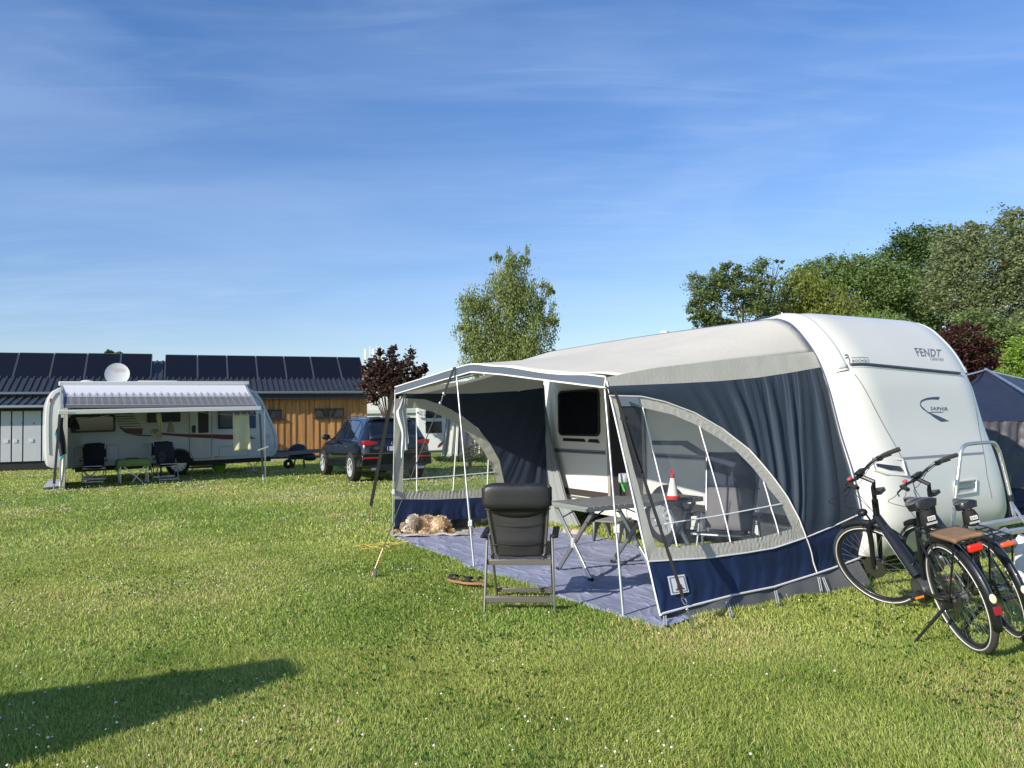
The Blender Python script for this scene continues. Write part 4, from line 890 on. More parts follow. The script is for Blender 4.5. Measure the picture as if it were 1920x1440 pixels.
# step stool
q = A.at(1133, 1015, 2, .0); stl = A.empty('step_stool', (q.x - .05, q.y - .12, .012), label='grey plastic folding step stool on the mat by the caravan door', cat='stool')
stl.scale = (1.15, 1.15, 1.15); stl.rotation_euler = (0, 0, A.ang + R(-62)); SG = mat('stool_grey', (.19, .20, .21), .5)
g = MB(); g.box((-.20, -.14, .215), (.20, .14, .235)); g.build('stool_top', SG, stl, bevel=.012)
for sx, sy in ((-1, -1), (1, -1), (-1, 1), (1, 1)):
    g = MB(); g.prism([(sx * .20, .215), (sx * .02, .215), (sx * .12, .12), (sx * .195, 0), (sx * .235, 0)], 1, sy * .15 - .012, sy * .15 + .012); g.build('leg', SG, stl, bevel=.004)
g = MB(); g.box((-.045, -.16, 0), (.045, -.14, .215)); g.build('hinge_panel', SG, stl, bevel=.004)
# slippers
sl = A.empty('slippers', A.at(1078, 1000, 2, .02), label='pair of beige slippers in front of the grey curtain', cat='shoes'); BEI = mat('slipper_beige', (.45, .38, .28), .9, var=.1, bump=.4, bs=60)
for k, (dx, a) in enumerate(((-.07, 8), (.08, -6))):
    g = MB(); M_ = T(dx, dx * .3, 0) @ RZ(R(-70 + a)); g.prism([(.05 * math.cos(t_) * (1 if math.sin(t_) > 0 else .8), .13 * math.sin(t_)) for t_ in np.linspace(0, 2 * PI, 20, endpoint=False)], 2, 0, .02, M=M_)
    g.ell((0, .045, .03), (.05, .075, .035), M=M_); g.build('slipper', BEI, sl)
# leather sandals on the lawn
sd_ = thing('sandals', G(872, 1102), R(-20), 'pair of brown leather sandals with black straps lying in the grass', 'shoes'); LEA = mat('sandal_leather', (.30, .15, .07), .6, var=.15)
for k, (dx, dy, a) in enumerate(((-.09, .02, 65), (.10, -.02, 95))):
    M_ = T(dx, dy, .045) @ RZ(R(a)); g = MB(); g.prism([(.045 * math.cos(t_) * (1 + .15 * math.sin(t_)), .135 * math.sin(t_)) for t_ in np.linspace(0, 2 * PI, 22, endpoint=False)], 2, 0, .022, M=M_); s_ = g.build('sole', LEA, sd_, bevel=.004)
    g = MB(); g.grid([[(x, y, .022 + .045 * math.sqrt(max(0, 1 - (x / .05) ** 2))) for x in np.linspace(-.048, .048, 10)] for y in (.02, .05, .08)], M=M_); g.grid([[(x, y, .022 + .05 * math.sqrt(max(0, 1 - (x / .05) ** 2))) for x in np.linspace(-.046, .046, 10)] for y in (-.07, -.05)], M=M_); g.build('strap', BLACKF, s_, solid=.004)
# green wash cup hanging at the near corner
q = A.at(1170, 902, 1, 2.45); cup = A.empty('hanging_cup', q, label='grey holder with a bright green cloth hanging at the near corner', cat='holder'); cup.scale = (1.5, 1.5, 1.4)
g = MB(); g.lathe([(.028, .045), (.03, 0), (.027, -.01)], 16); g.build('ring_holder', mat('holder_grey', (.42, .43, .43), .5), cup, solid=.003)
g = MB(); g.grid([[((.032 - .010 * j * (1 + .2 * math.sin(3 * a + j))) * math.cos(a), (.032 - .010 * j) * math.sin(a), .015 - .028 * j + .006 * math.sin(2 * a)) for a in np.linspace(0, 2 * PI, 16, endpoint=False)] for j in (0, .6, 1.2, 1.9, 2.6)], closed_u=True); g.build('cloth', mat('green_cloth', (.12, .72, .14), .7, trans=.3), cup)
g = MB(); g.tube([(0, 0, .04), (.01, -.02, .16), (.02, -.03, .30)], .003, 5); g.build('cord', BLACKF, cup)
# camp cylinder stove legs under the table
q = A.at(1338 // 1, 1028, 2, .0)
# white tea towel pegged to the far pole
tw = A.empty('towel', (5.25, 2.45, 1.95), label='white tea towel with a faint green print hanging from the far pole', cat='towel')
tp_ = [(742, 802), (757, 737)]; rows = []
pxL = [(757, 737), (748, 762), (742, 772), (746, 790), (753, 812), (752, 838), (752, 860)]; pxR = [(760, 737), (762, 762), (763, 785), (764, 805), (766, 825), (766, 832), (766, 831)]
La = smoothcurve(pxL, 22); Ra = smoothcurve(pxR, 22)
for j in range(22):
    rr = []
    for i in range(9):
        px_ = lerp(La[j][0], Ra[j][0], i / 8); py_ = lerp(La[j][1], Ra[j][1], i / 8); p = A.at(px_, py_, 0, 5.20 + .03 * math.sin(i * 1.9 + j * .1)); rr.append(p - Vector((5.25, 2.45, 1.95)))
    rows.append(rr)
g = MB(); g.grid(rows); g.build('cloth', mat('towel_white', (.72, .74, .74), .85, trans=.2, bump=.2, bs=30), tw, smooth=80)
# ------------------------------------------------------------------ rope
rp = []; rr_ = random.Random(4); c0 = G(728, 1028)
for k in range(140):
    f = k / 139; a = f * 30; rad = .10 + .16 * math.sin(f * 9) ** 2
    cx = lerp(-.26, .06, (math.sin(f * 5.1) * .5 + .5)); rp.append((c0.x + cx + rad * math.cos(a) * .9, c0.y + .10 * math.sin(f * 7) + rad * math.sin(a) * .45 + .1 * cx, .045 + .02 * math.sin(a * 1.3)))
g = MB(); g.tube(rp, .0042, 5); tag(g.build('rope', mat('rope_yellow', (.52, .43, .09), .6)), 'tangled thin yellow rope lying on the grass beside the dog', 'rope')
# ------------------------------------------------------------------ dog asleep on a blanket
dq = A.at(800, 1003, 2, 0.0)
DOG = Frame(A.w((dq.x, dq.y, 0)), 0.0)   # x to photo right (tail), y away
dog = thing('dog', DOG.o, 0, 'shaggy cream and tan dog curled up asleep at the corner of the mat', 'dog')
body = [((.12, .04, .13), (.235, .15, .135)), ((.22, .0, .12), (.15, .14, .12)), ((-.04, .05, .14), (.18, .14, .13)), ((-.18, .03, .17), (.14, .12, .125)), ((-.24, -.03, .10), (.11, .10, .085)),
        ((-.27, -.07, .07), (.07, .065, .055)), ((-.20, -.12, .055), (.10, .06, .045)), ((.05, -.10, .055), (.20, .07, .05)), ((.17, -.10, .06), (.12, .08, .06)), ((-.36, -.02, .04), (.10, .045, .035)), ((-.43, -.05, .03), (.06, .035, .028)), ((-.17, -.19, .035), (.11, .038, .03)), ((-.27, -.21, .03), (.06, .035, .028)),
        ((-.33, .03, .12), (.05, .04, .05)), ((.30, -.05, .05), (.10, .05, .04))]
mbd = bpy.data.metaballs.new('dogmb'); mbd.resolution = .022; mbd.threshold = .3; mo = bpy.data.objects.new('dogmb', mbd); COL.objects.link(mo)
for c, r in body:
    e = mbd.elements.new(type='ELLIPSOID'); e.co = c; e.size_x, e.size_y, e.size_z = [q_ * 1.0 for q_ in r]; e.radius = 1.12; e.stiffness = 2
dg = bpy.context.evaluated_depsgraph_get(); dg.update(); me = bpy.data.meshes.new_from_object(mo.evaluated_get(dg)); bpy.data.objects.remove(mo)
me.transform(SCL(1.0, 1, 1)); me.polygons.foreach_set('use_smooth', [True] * len(me.polygons)); me.update()
FUR0 = mat('dog_skin', (.60, .48, .34), .95); me.materials.clear(); me.materials.append(FUR0)
bo = bpy.data.objects.new('body', me); COL.objects.link(bo); bo.parent = dog
me.calc_loop_triangles(); co = np.array([v.co[:] for v in me.vertices]); no = np.array([v.normal[:] for v in me.vertices]); tri = np.array([t.vertices[:] for t in me.loop_triangles])
ar = np.linalg.norm(np.cross(co[tri[:, 1]] - co[tri[:, 0]], co[tri[:, 2]] - co[tri[:, 0]]), axis=1); pr = ar / ar.sum(); NH = 42000
ti = RNG.choice(len(tri), NH, p=pr); r1 = np.sqrt(RNG.random(NH))[:, None]; r2 = RNG.random(NH)[:, None]; w3 = [1 - r1, r1 * (1 - r2), r1 * r2]
P = sum(w3[k] * co[tri[ti, k]] for k in range(3)); Nn = sum(w3[k] * no[tri[ti, k]] for k in range(3)); Nn /= np.linalg.norm(Nn, axis=1)[:, None]
ok = P[:, 2] > .0; P = P[ok]; Nn = Nn[ok]; NH = len(P)
sw = np.stack([np.sin(P[:, 0] * 21 + P[:, 2] * 33), np.cos(P[:, 1] * 27 + P[:, 0] * 15), np.sin(P[:, 0] * 31 + 1.7) - .9], 1)
d = Nn * .8 + sw * .55 + RNG.normal(0, .25, (NH, 3)); d /= np.linalg.norm(d, axis=1)[:, None]
ln = (.024 + .034 * RNG.random(NH))[:, None]; sd0 = np.cross(d, Nn + 1e-3); sd0 /= np.linalg.norm(sd0, axis=1)[:, None]; w0 = .0022
curl = np.cross(d, sd0) * .5
V = np.stack([P - sd0 * w0, P + sd0 * w0, P + d * ln * .55 + curl * ln * .25 + sd0 * w0, P + d * ln * .85 + curl * ln * .8], 1).reshape(-1, 3); V[:, 2] = np.maximum(V[:, 2], .012)
F = (np.array([[0, 1, 2], [0, 2, 3]])[None] + (np.arange(NH) * 4)[:, None, None]).reshape(-1, 3)
tan = np.array([.80, .62, .42]); cream = np.array([.90, .84, .74]); grey = np.array([.20, .16, .12])
wx = np.clip((-P[:, 0] - .08) / .12, 0, 1)[:, None]; colr = tan * (1 - wx) + cream * wx
mk = (np.exp(-(((P[:, 0] + .06) / .035) ** 2)) * (P[:, 2] > .10) * .8 + np.exp(-(((P[:, 0] + .20) / .06) ** 2 + ((P[:, 1] + .10) / .07) ** 2 + ((P[:, 2] - .10) / .05) ** 2)) * .9)[:, None]; colr = colr * (1 - mk) + grey * mk
lg = ((P[:, 2] < .07) & (P[:, 0] < -.12))[:, None]; colr = np.where(lg, np.array([.66, .46, .27]), colr)
colr = colr * (.7 + .6 * RNG.random((NH, 1)))
fm_ = bpy.data.materials.new('dog_fur'); fm_.use_nodes = True; b = fm_.node_tree.nodes['Principled BSDF']; at = fm_.node_tree.nodes.new('ShaderNodeAttribute'); at.attribute_name = 'tone'; fm_.node_tree.links.new(at.outputs['Color'], b.inputs['Base Color']); b.inputs['Roughness'].default_value = .7
fo_ = tri_mesh('fur', V, F, np.repeat(colr, 4, 0), fm_); fo_.parent = dog
g = MB(); g.ell((-.322, -.155, .066), (.021, .018, .016)); g.build('nose', mat('dog_nose', (.01, .01, .01), .3), dog)
g = MB(); g.ell((-.272, -.150, .108), (.010, .008, .007)); g.ell((-.222, -.168, .104), (.010, .008, .007)); g.build('eye', mat('dog_nose', (.01, .01, .01), .3), dog)
for (x, y, z, a) in ((-.165, -.125, .125, -30), (-.315, -.06, .135, 35)):
    g = MB(); g.ell((0, 0, 0), (.052, .026, .068), M=T(x, y, z) @ RY(R(a)) @ RX(R(20))); g.build('ear', mat('dog_ear', (.25, .19, .13), .95, var=.3, vs=30, bump=.8, bs=60), dog)
# blanket
rows = []
for j in range(16):
    rr = []
    for i in range(40):
        x = lerp(-.42, .62, i / 39); y = lerp(-.34, .22, j / 15); edge = min(j, 15 - j, i, 39 - i)
        rr.append((x + .02 * math.sin(j * .9), y + .035 * math.sin(i * .35) - .06 * (i / 39) ** 2 + .10 * (i / 39), .035 + .018 * fbm(x * 5, y * 6) + .012 * math.sin(i * .8 + j) * (1 if edge > 1 else .2) + (.02 if j < 2 else 0) - (.015 if edge == 0 else 0)))
    rows.append(rr)
g = MB(); g.grid(rows); bl = g.build('blanket', mat('blanket_grey', (.42, .38, .34), .95, var=.25, vs=18, bump=.9, bs=70), None, smooth=80, solid=.012)
bl.location = DOG.o; tag(bl, 'crumpled mottled grey dog blanket under the sleeping dog', 'blanket')
# ------------------------------------------------------------------ left caravan
Lf = Frame(G(101, 920), R(32.5), .012); LY = 2.65
def lp(px, py, y=LY): return Lf.at(px, py, 1, y)
lc = Lf.empty('caravan', (0, 0, 0), label='white caravan with red stripe and roll-out canopy beside the wooden building', cat='caravan')
out = [(100, 878), (90, 873), (87, 858), (86, 820), (86, 785), (87.5, 762), (91, 747), (99, 735), (114, 727), (135, 721.5), (200, 720.5), (300, 720), (400, 720.5), (448, 723), (466, 728), (479, 735), (490, 748), (499, 767), (510, 792), (517.5, 808), (520.5, 828), (518, 850), (506, 860)]
LP = [lp(*p) for p in out]; cx0 = LP[0].x; ztop = 2.68
for p in LP: p.z = min(p.z, 2.78)
PR = resample([(p.x, p.z) for p in LP], 70); PR[0][1] = PR[-1][1] = .42
tn = np.gradient(PR, axis=0); tn /= np.linalg.norm(tn, axis=1)[:, None]; nn = np.stack([-tn[:, 1], tn[:, 0]], 1)
LW = 2.3
def lskin(i, d, off=0):
    e = min(min(d, LW - d) / .18, 1); gg = math.sqrt(max(0, 1 - (1 - e) ** 2)); k = .03 * gg + off
    return Vector((PR[i][0] + nn[i][0] * k, LY + d, PR[i][1] + nn[i][1] * k))
ds = [0, .005, .015, .03, .06, .1, .14, .18, .6, 1.2, 1.7, LW - .18, LW - .14, LW - .1, LW - .06, LW - .03, LW - .015, LW]
g = MB(); g.grid([[lskin(i, d) for i in range(70)] for d in ds])
for y in (LY, LY + LW):
    g.grid([[Vector((p[0], y, p[1])) for p in PR], [Vector((lerp(PR[0][0], PR[-1][0], i / 69), y, .42)) for i in range(70)]])
g.box((PR[0][0] + .1, LY, .40), (PR[-1][0] - .1, LY + LW, .43))
LWH = mat('left_caravan_white', (.52, .535, .52), .35, coat=.3, var=.03, vs=2)
g.build('body', LWH, lc, smooth=45)
g = MB(); g.tube([Vector((p[0] * 1 + (0.07 if p[0] < 3 else -.07), LY - .004, p[1] - (.05 if p[1] > 2.3 else 0))) for p in PR[3:-3]], .010, 5); g.build('edge_rail', mat('edge_grey', (.35, .37, .38), .4, .3), lc)
def lbox(name, x0, y0, x1, y1, m, d=.012, r=.04, par=None, yo=0, **k):
    a = lp(x0, y1); b = lp(x1, y0); g = MB(); r = min(r, abs(b.z - a.z) / 2.1, abs(b.x - a.x) / 2.1); g.prism(rrect(a.x, b.x, a.z, b.z, r, 3), 1, LY - d - yo, LY - yo); return g.build(name, m, par or lc, **k)
REFG = mat('window_reflect', (.03, .04, .04), .08, coat=1)
for c, pn in (((133, 777, 216, 812), (142, 781, 212, 808)), ((276, 770, 338, 792.5), (281, 770, 334, 789)), ((409, 770, 479, 804.6), (413, 770, 476, 801))):
    w = lbox('window', *c, BLACKP, d=.03); lbox('pane', *pn, REFG, d=.006, yo=.03, par=w)
d = lbox('door', 355.5, 768, 397, 860, LWH, d=.012, r=.1)
dr = [lp(*p) for p in ((355.5, 766), (355.5, 853), (359, 860), (393, 858.5), (397, 851), (397, 766))]; g = MB(); g.tube([Vector((p.x, LY - .014, p.z)) for p in dr], .007, 5); g.build('door_seal', SEAM, d)
lbox('door_window', 371.5, 766, 390.5, 812, BLACKP, d=.006, yo=.014, par=d); lbox('handle', 359.5, 797, 366.5, 812, BLACKP, d=.02, yo=.014, par=d, r=.1)
REDS = mat('stripe_red', (.15, .010, .014), .4)
st_ = [[lp(*p) for p in q] for q in ([(296, 811), (355, 814), (400, 814.5), (440, 815), (465, 817), (479, 822)], [(296, 814.5), (355, 820), (400, 822), (425, 824), (450, 823.5), (479, 822.3)])]
U = resample(st_[0], 24); D = resample(st_[1], 24); g = MB(); g.grid([[(*(U[i] * (1 - f) + D[i] * f)[:1], LY - .016, (U[i] * (1 - f) + D[i] * f)[2]) for i in range(24)] for f in (0, .5, 1)]); g.build('stripe', REDS, lc, smooth=0)
for k in range(9):
    y = 770 + k * 4.7; xr = 243 + k * 3.2; xl = 216 + max(0, k - 3) * 3.0; lbox('stripe', xl, y, xr + (3 if k else 0), y + 2.4, mat('stripe_dark', (.02, .018, .02), .4), d=.004, r=.001)
a_, b_, c_, d_ = lp(229, 803), lp(267, 803), lp(267, 815), lp(240, 811); g = MB(); g.add([(p.x, LY - .005, p.z) for p in (a_, b_, c_, d_)], [(0, 1, 2, 3)]); g.build('stripe', REDS, lc, smooth=0)
pp = [lp(*p) for p in ((223, 801), (236, 812), (260, 817.5), (283, 818), (296, 814.5), (296, 812), (281, 816), (262, 815), (240, 811), (228, 801))]; g = MB(); g.add([(p.x, LY - .005, p.z) for p in pp], [tuple(range(10))]); g.build('stripe', mat('stripe_dark', (.02, .018, .02), .4), lc, smooth=0)
for c in ((268.5, 803, 290, 812.5), (268, 830, 290, 838)): lbox('vent', *c, mat('vent_grey', (.48, .50, .50), .5), d=.012, r=.01)
for c in ((411, 835, 465, 857), (199, 834, 222, 866), (140, 838, 163, 874)):
    a = lp(c[0], c[3]); b = lp(c[2], c[1]); g = MB(); g.tube([(x, LY - .002, z) for x, z in rrect(a.x, b.x, a.z, b.z, .05, 3)], .005, 5, closed=True); g.build('locker_door', SEAM, lc)
lbox('socket', 500, 814, 507, 822, mat('vent_grey', (.48, .50, .50), .5), d=.01)
for c in ((403, 855, 410.5, 858.5), (490, 850.5, 497, 854)): lbox('side_marker', *c, ORANGE, d=.012, r=.008)
lbox('tail_lamp', 93, 747, 97, 755, RED, d=.012, r=.02)
# wheel arch, wheel, chassis
q = lp(338, 862); g = MB(); g.tube([(q.x - .05 + .42 * math.cos(t), LY - .004, .36 + .42 * math.sin(t)) for t in np.linspace(.1, PI - .1, 20)], .012, 6); g.prism([(q.x - .05 + .40 * math.cos(t), .36 + .40 * math.sin(t)) for t in np.linspace(0, PI, 18)], 1, LY - .006, LY + .02); g.build('wheel_arch', mat('arch_dark', (.015, .015, .015), .8), lc)
wl2 = wheel(lc, q.x - .05, LY + .10, .33, .18, RIMS, -1)
g = MB(); g.box((.6, LY + .3, .25), (6.0, LY + .42, .41)); g.box((.6, LY + 1.8, .25), (6.0, LY + 1.92, .41)); g.box((3.2, LY + .2, .3), (3.3, LY + 2.1, .4)); g.build('chassis', mat('chassis_dark', (.05, .05, .05), .7), lc)
for x in (.7, 5.2):
    g = MB(); g.bar((x, LY + .4, .40), (x + .3, LY + .36, .03), .04, .04); g.bar((x + .6, LY + .4, .4), (x + .3, LY + .4, .12), .03, .03); g.box((x + .2, LY + .3, 0), (x + .42, LY + .44, .02)); g.build('corner_steady', STEEL, lc)
g = MB(); g.bar((6.1, LY + .3, .45), (7.9, LY + 1.15, .46), .07, .12); g.bar((6.1, LY + 2.0, .45), (7.9, LY + 1.15, .46), .07, .12); g.build('tow_bar', mat('towbar_grey', (.12, .13, .14), .5, .4), lc)
# roof items
q = lp(293, 719, LY + .9); g = MB(); g.box((q.x - .55, LY + .5, 2.74), (q.x + .55, LY + 1.2, 2.82)); g.build('roof_hatch', WHITE2, lc, bevel=.04, seg=3)
q = lp(163, 719, LY + .9); g = MB(); g.ell((q.x, LY + .9, 2.76), (.22, .2, .10)); g.build('roof_dome', WHITE2, lc)
q = lp(220, 702, LY + .8); g = MB(); M_ = T(q.x, q.y, q.z) @ RZ(R(-12)) @ RX(R(78)); g.lathe([(.325, .035), (.33, .045), (.30, .03), (.15, .0), (0, -.01)], 32, M_); dsh = g.build('satellite_dish', mat('dish_grey', (.52, .53, .54), .4), lc, solid=.01)
g = MB(); g.tube([(q.x, q.y + .03, q.z), (q.x, q.y + .08, 2.66)], .03, 8); g.build('dish_arm', ALUD, dsh)
g = MB(); e = M_ @ Vector((.22, -.28, .16)); g.tube([M_ @ Vector((.2, -.25, .03)), e], .012, 6); g.ell(e, (.035, .035, .035)); g.build('receiver', BLACKP, dsh)
V_, F_ = text_mesh('AUTOSAT', 2); g = MB(); g.add([M_ @ Vector((lerp(-.17, .17, u), lerp(.10, .17, v), .055)) for u, v in V_], F_); g.build('lettering', mat('faded_red', (.45, .25, .25), .5), dsh, smooth=0)
# roll-out canopy
cn_ = lc
RT = [lp(118, 721.5, LY - .02), lp(459, 721.5, LY - .02)]; BT = [Lf.at(119, 765, 1, .02), Lf.at(481, 764, 1, .02)]
nx_, ny_ = 420, 70; Vv = []; Cc = []
for j in range(ny_ + 1):
    v = j / ny_
    for i in range(nx_ + 1):
        u = i / nx_; a = RT[0] * (1 - u) + RT[1] * u; b = BT[0] * (1 - u) + BT[1] * u; p = a * (1 - v) + b * v; p.z -= .04 * math.sin(PI * v); Vv.append(p[:])
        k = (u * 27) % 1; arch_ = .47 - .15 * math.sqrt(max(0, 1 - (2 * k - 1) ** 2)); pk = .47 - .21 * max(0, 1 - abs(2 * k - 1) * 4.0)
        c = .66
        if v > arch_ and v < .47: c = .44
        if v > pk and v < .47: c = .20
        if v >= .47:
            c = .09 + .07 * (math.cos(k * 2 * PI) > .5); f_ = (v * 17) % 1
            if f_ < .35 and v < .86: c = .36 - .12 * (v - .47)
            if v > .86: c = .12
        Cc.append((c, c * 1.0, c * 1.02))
idx = np.arange((nx_ + 1) * (ny_ + 1)).reshape(ny_ + 1, nx_ + 1); Q = np.stack([idx[:-1, :-1], idx[:-1, 1:], idx[1:, 1:], idx[1:, :-1]], -1).reshape(-1, 4)
fmm = bpy.data.materials.new('canopy_fabric'); fmm.use_nodes = True; t = fmm.node_tree; b = t.nodes['Principled BSDF']; at = t.nodes.new('ShaderNodeAttribute'); at.attribute_name = 'tone'; t.links.new(at.outputs['Color'], b.inputs['Base Color']); b.inputs['Roughness'].default_value = .9; b.inputs['Specular IOR Level'].default_value = .1
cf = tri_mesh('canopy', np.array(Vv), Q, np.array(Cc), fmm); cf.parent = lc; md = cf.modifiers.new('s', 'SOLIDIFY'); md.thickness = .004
rows = []
for j in range(13):
    v = j / 12; rows.append([(BT[0].x + .02 + .03 * math.sin(u * 9 + v * 3) * v, u * (LY - .03), (1 - v) * (BT[0].z - .06 + (RT[0].z - BT[0].z) * u) + .02) for u in np.linspace(.01, 1, 20)])
g = MB(); g.grid(rows); g.build('canopy_side_wall', mat('side_wall_grey', (.20, .21, .20), .8, trans=.12), lc, smooth=80, solid=.004)
g = MB(); p0, p1 = Lf.at(109, 769.5, 1, 0), Lf.at(489, 768, 1, 0); zz = (p0.z + p1.z) / 2; g.prism([(-.035, -.055), (.05, -.06), (.06, .02), (.02, .055), (-.03, .045)], 0, p0.x, p1.x, M=T(0, 0, zz)); fb = g.build('front_bar', WHITE2, lc, bevel=.008)
V_, F_ = text_mesh('THULE', 2, .03); g = MB(); g.add([(lerp(.30, .46, u), -.0375, zz - .045 + v * .035) for u, v in V_], F_); g.build('lettering', GREYDEC, fb, smooth=0)
g = MB(); g.box((RT[0].x - .1, LY - .09, RT[0].z - .03), (RT[1].x + .12, LY + .06, RT[0].z + .09)); g.build('canopy_case', WHITE2, lc, bevel=.02)
g = MB(); g.bar(RT[0] + Vector((-.03, 0, -.02)), BT[0] + Vector((-.03, 0, 0)), .03, .05); g.bar(RT[1] + Vector((.03, 0, -.02)), BT[1] + Vector((.03, 0, 0)), .03, .05); g.build('canopy_arm', ALU, lc)
for px in (113, 485): q = Lf.l(G(px, 918 if px < 200 else 894.5)); g = MB(); g.bar((q.x, 0, -.07), (q.x, 0, zz - .05), .03, .022, up=(0, 1, 0)); g.build('canopy_leg', ALU, lc)
# black tensioners
for (a, b, kk) in (((112, 776), (100, 926), 0), ((487, 776), (494, 907), 1)):
    pa_, pb_ = Lf.at(*a, 1, -.02), Lf.l(G(*b)); t_ = Lf.empty('storm_strap', pb_, label='black storm pole strap at the %s end of the striped canopy' % ('left' if kk == 0 else 'right'), cat='strap', group='storm straps of the striped canopy')
    g = MB(); webbing(g, [pa_ - pb_, (pa_ - pb_) * .12], .055, .006); g.build('strap', BLACKF, t_, smooth=0)
    g = MB(); spring(g, (pa_ - pb_) * .12, Vector((0, 0, .02)), .02, 7); g.tube([(pa_ - pb_) * .12, Vector((0, 0, -.05))], .012, 6); g.build('spring', STEEL, t_)
    if kk: g = MB(); g.bar((-.13, -.03, .86), (.13, -.03, .94), .03, .03); g.build('clip', mat('clip_cream', (.6, .57, .45), .5), t_)
# wetsuit
SUIT = mat('suit_black', (.010, .012, .016), .6); TEAL = mat('suit_teal', (.05, .42, .45), .6)
def ragcloth(px, y, m, name, par, n=14, amp=.03, sub=None):
    L_ = smoothcurve(px[0], 16); R_ = smoothcurve(px[1], 16); rows = []
    for j in range(16):
        rr = []
        for i in range(n):
            f = i / (n - 1); p = Lf.at(lerp(L_[j][0], R_[j][0], f), lerp(L_[j][1], R_[j][1], f), 1, y); p.y += amp * math.sin(f * 9 + j * .15) * (.4 + j / 16); rr.append(p)
        rows.append(rr)
    g = MB(); g.grid(rows); return g.build(name, m, par, smooth=80, solid=.012)
ws = Lf.empty('wetsuit', label='black wetsuit with teal cuffs hanging at the left canopy leg', cat='wetsuit')
ragcloth(([(112, 783), (108, 800), (104, 812), (108, 830), (113, 858)], [(119, 783), (118, 800), (120, 812), (124, 835), (125, 850)]), -.08, SUIT, 'suit', ws, amp=.02)
ragcloth(([(102, 811), (104, 820), (107, 829)], [(105, 810), (108, 817), (110, 826)]), -.11, TEAL, 'cuff', ws, n=4, amp=.0); ragcloth(([(112, 857), (112, 860), (111, 863)], [(124, 850), (121, 854), (116, 862)]), -.11, TEAL, 'cuff', ws, n=4, amp=0)
# washing lines and laundry
g = MB(); 
def lineP(a, b, y0, y1, r=.006, sag=.03):
    A_, B_ = Lf.at(*a, 1, y0), Lf.at(*b, 1, y1); g.tube([A_ * (1 - k / 12) + B_ * k / 12 - Vector((0, 0, sag * math.sin(PI * k / 12))) for k in range(13)], r, 5)
lineP((355, 771), (482, 779), .5, .3); wl_o = g.build('washing_line', mat('line_white', (.6, .62, .55), .7)); wl_o.location = Lf.o; wl_o.rotation_euler = (0, Lf.tilt, Lf.ang); tag(wl_o, 'thin pale washing line strung under the right half of the canopy', 'line')
g = MB(); lineP((142, 786), (205, 778), .5, .5, .010); wl_o = g.build('washing_line', mat('line_green', (.30, .42, .12), .7)); wl_o.location = Lf.o; wl_o.rotation_euler = (0, Lf.tilt, Lf.ang); tag(wl_o, 'short green line strung in front of the left caravan window', 'line')
tw2 = Lf.empty('towel', label='pale yellow towel pegged to the washing line in the sun', cat='towel')
YT = mat('towel_yellow', (.72, .68, .46), .9, trans=.25, bump=.5, bs=40, var=.06, vs=5)
ragcloth(([(436, 777), (437, 800), (438, 825), (439, 845)], [(467, 776), (468, 800), (469, 825), (471, 843)]), .30, YT, 'cloth', tw2, 30, .035)
for x in (438, 451, 463): q = Lf.at(x, 777, 1, .29); g = MB(); g.cbox(q, (.02, .02, .10)); g.build('clothes_peg', mat('peg_beige', (.7, .62, .4), .6), tw2)
sw_ = Lf.empty('swim_shorts', label='small dark blue swimwear pegged beside the yellow towel', cat='swimwear'); ragcloth(([(468.5, 777), (469, 790), (469, 802)], [(478, 777), (479, 790), (479, 803)]), .32, mat('swim_blue', (.03, .06, .15), .7), 'cloth', sw_, 10, .02)
wc = Lf.empty('cloth', label='white cloth hanging in front of the middle caravan window', cat='cloth'); ragcloth(([(293, 774), (294, 790), (298, 810)], [(302, 774), (303, 790), (304, 811)]), 1.2, mat('cloth_ecru', (.55, .55, .42), .9, trans=.2), 'fabric', wc, 8, .03)
bb2 = Lf.empty('peg_bag', label='beige peg bag hanging left of the caravan door', cat='bag'); ragcloth(([(318, 790), (315, 800), (314, 810)], [(321, 790), (325, 800), (327, 811)]), 1.5, mat('bag_beige', (.30, .28, .22), .9), 'pouch', bb2, 8, .03)
ht_ = Lf.empty('sun_hat', label='straw sun hat hanging under the white cloth', cat='hat'); q = Lf.at(294, 814, 1, 1.3); g = MB(); g.lathe([(0, .09), (.08, .08), (.09, .0), (.17, -.015), (.175, -.02)], 20, T(q.x, q.y, q.z) @ RX(R(60)) @ RY(R(30))); g.build('hat', mat('straw', (.34, .29, .18), .9, bump=.5, bs=60), ht_, solid=.01)
bt_ = Lf.empty('laundry', label='black garments pegged at the left window of the caravan', cat='laundry'); ragcloth(([(128, 783), (127, 793), (129, 802)], [(135, 783), (138, 792), (137, 803)]), .5, SUIT, 'garment', bt_, 8, .03); ragcloth(([(140, 785), (139, 795), (141, 806)], [(143, 785), (147, 795), (150, 805)]), .5, SUIT, 'garment', bt_, 8, .03)
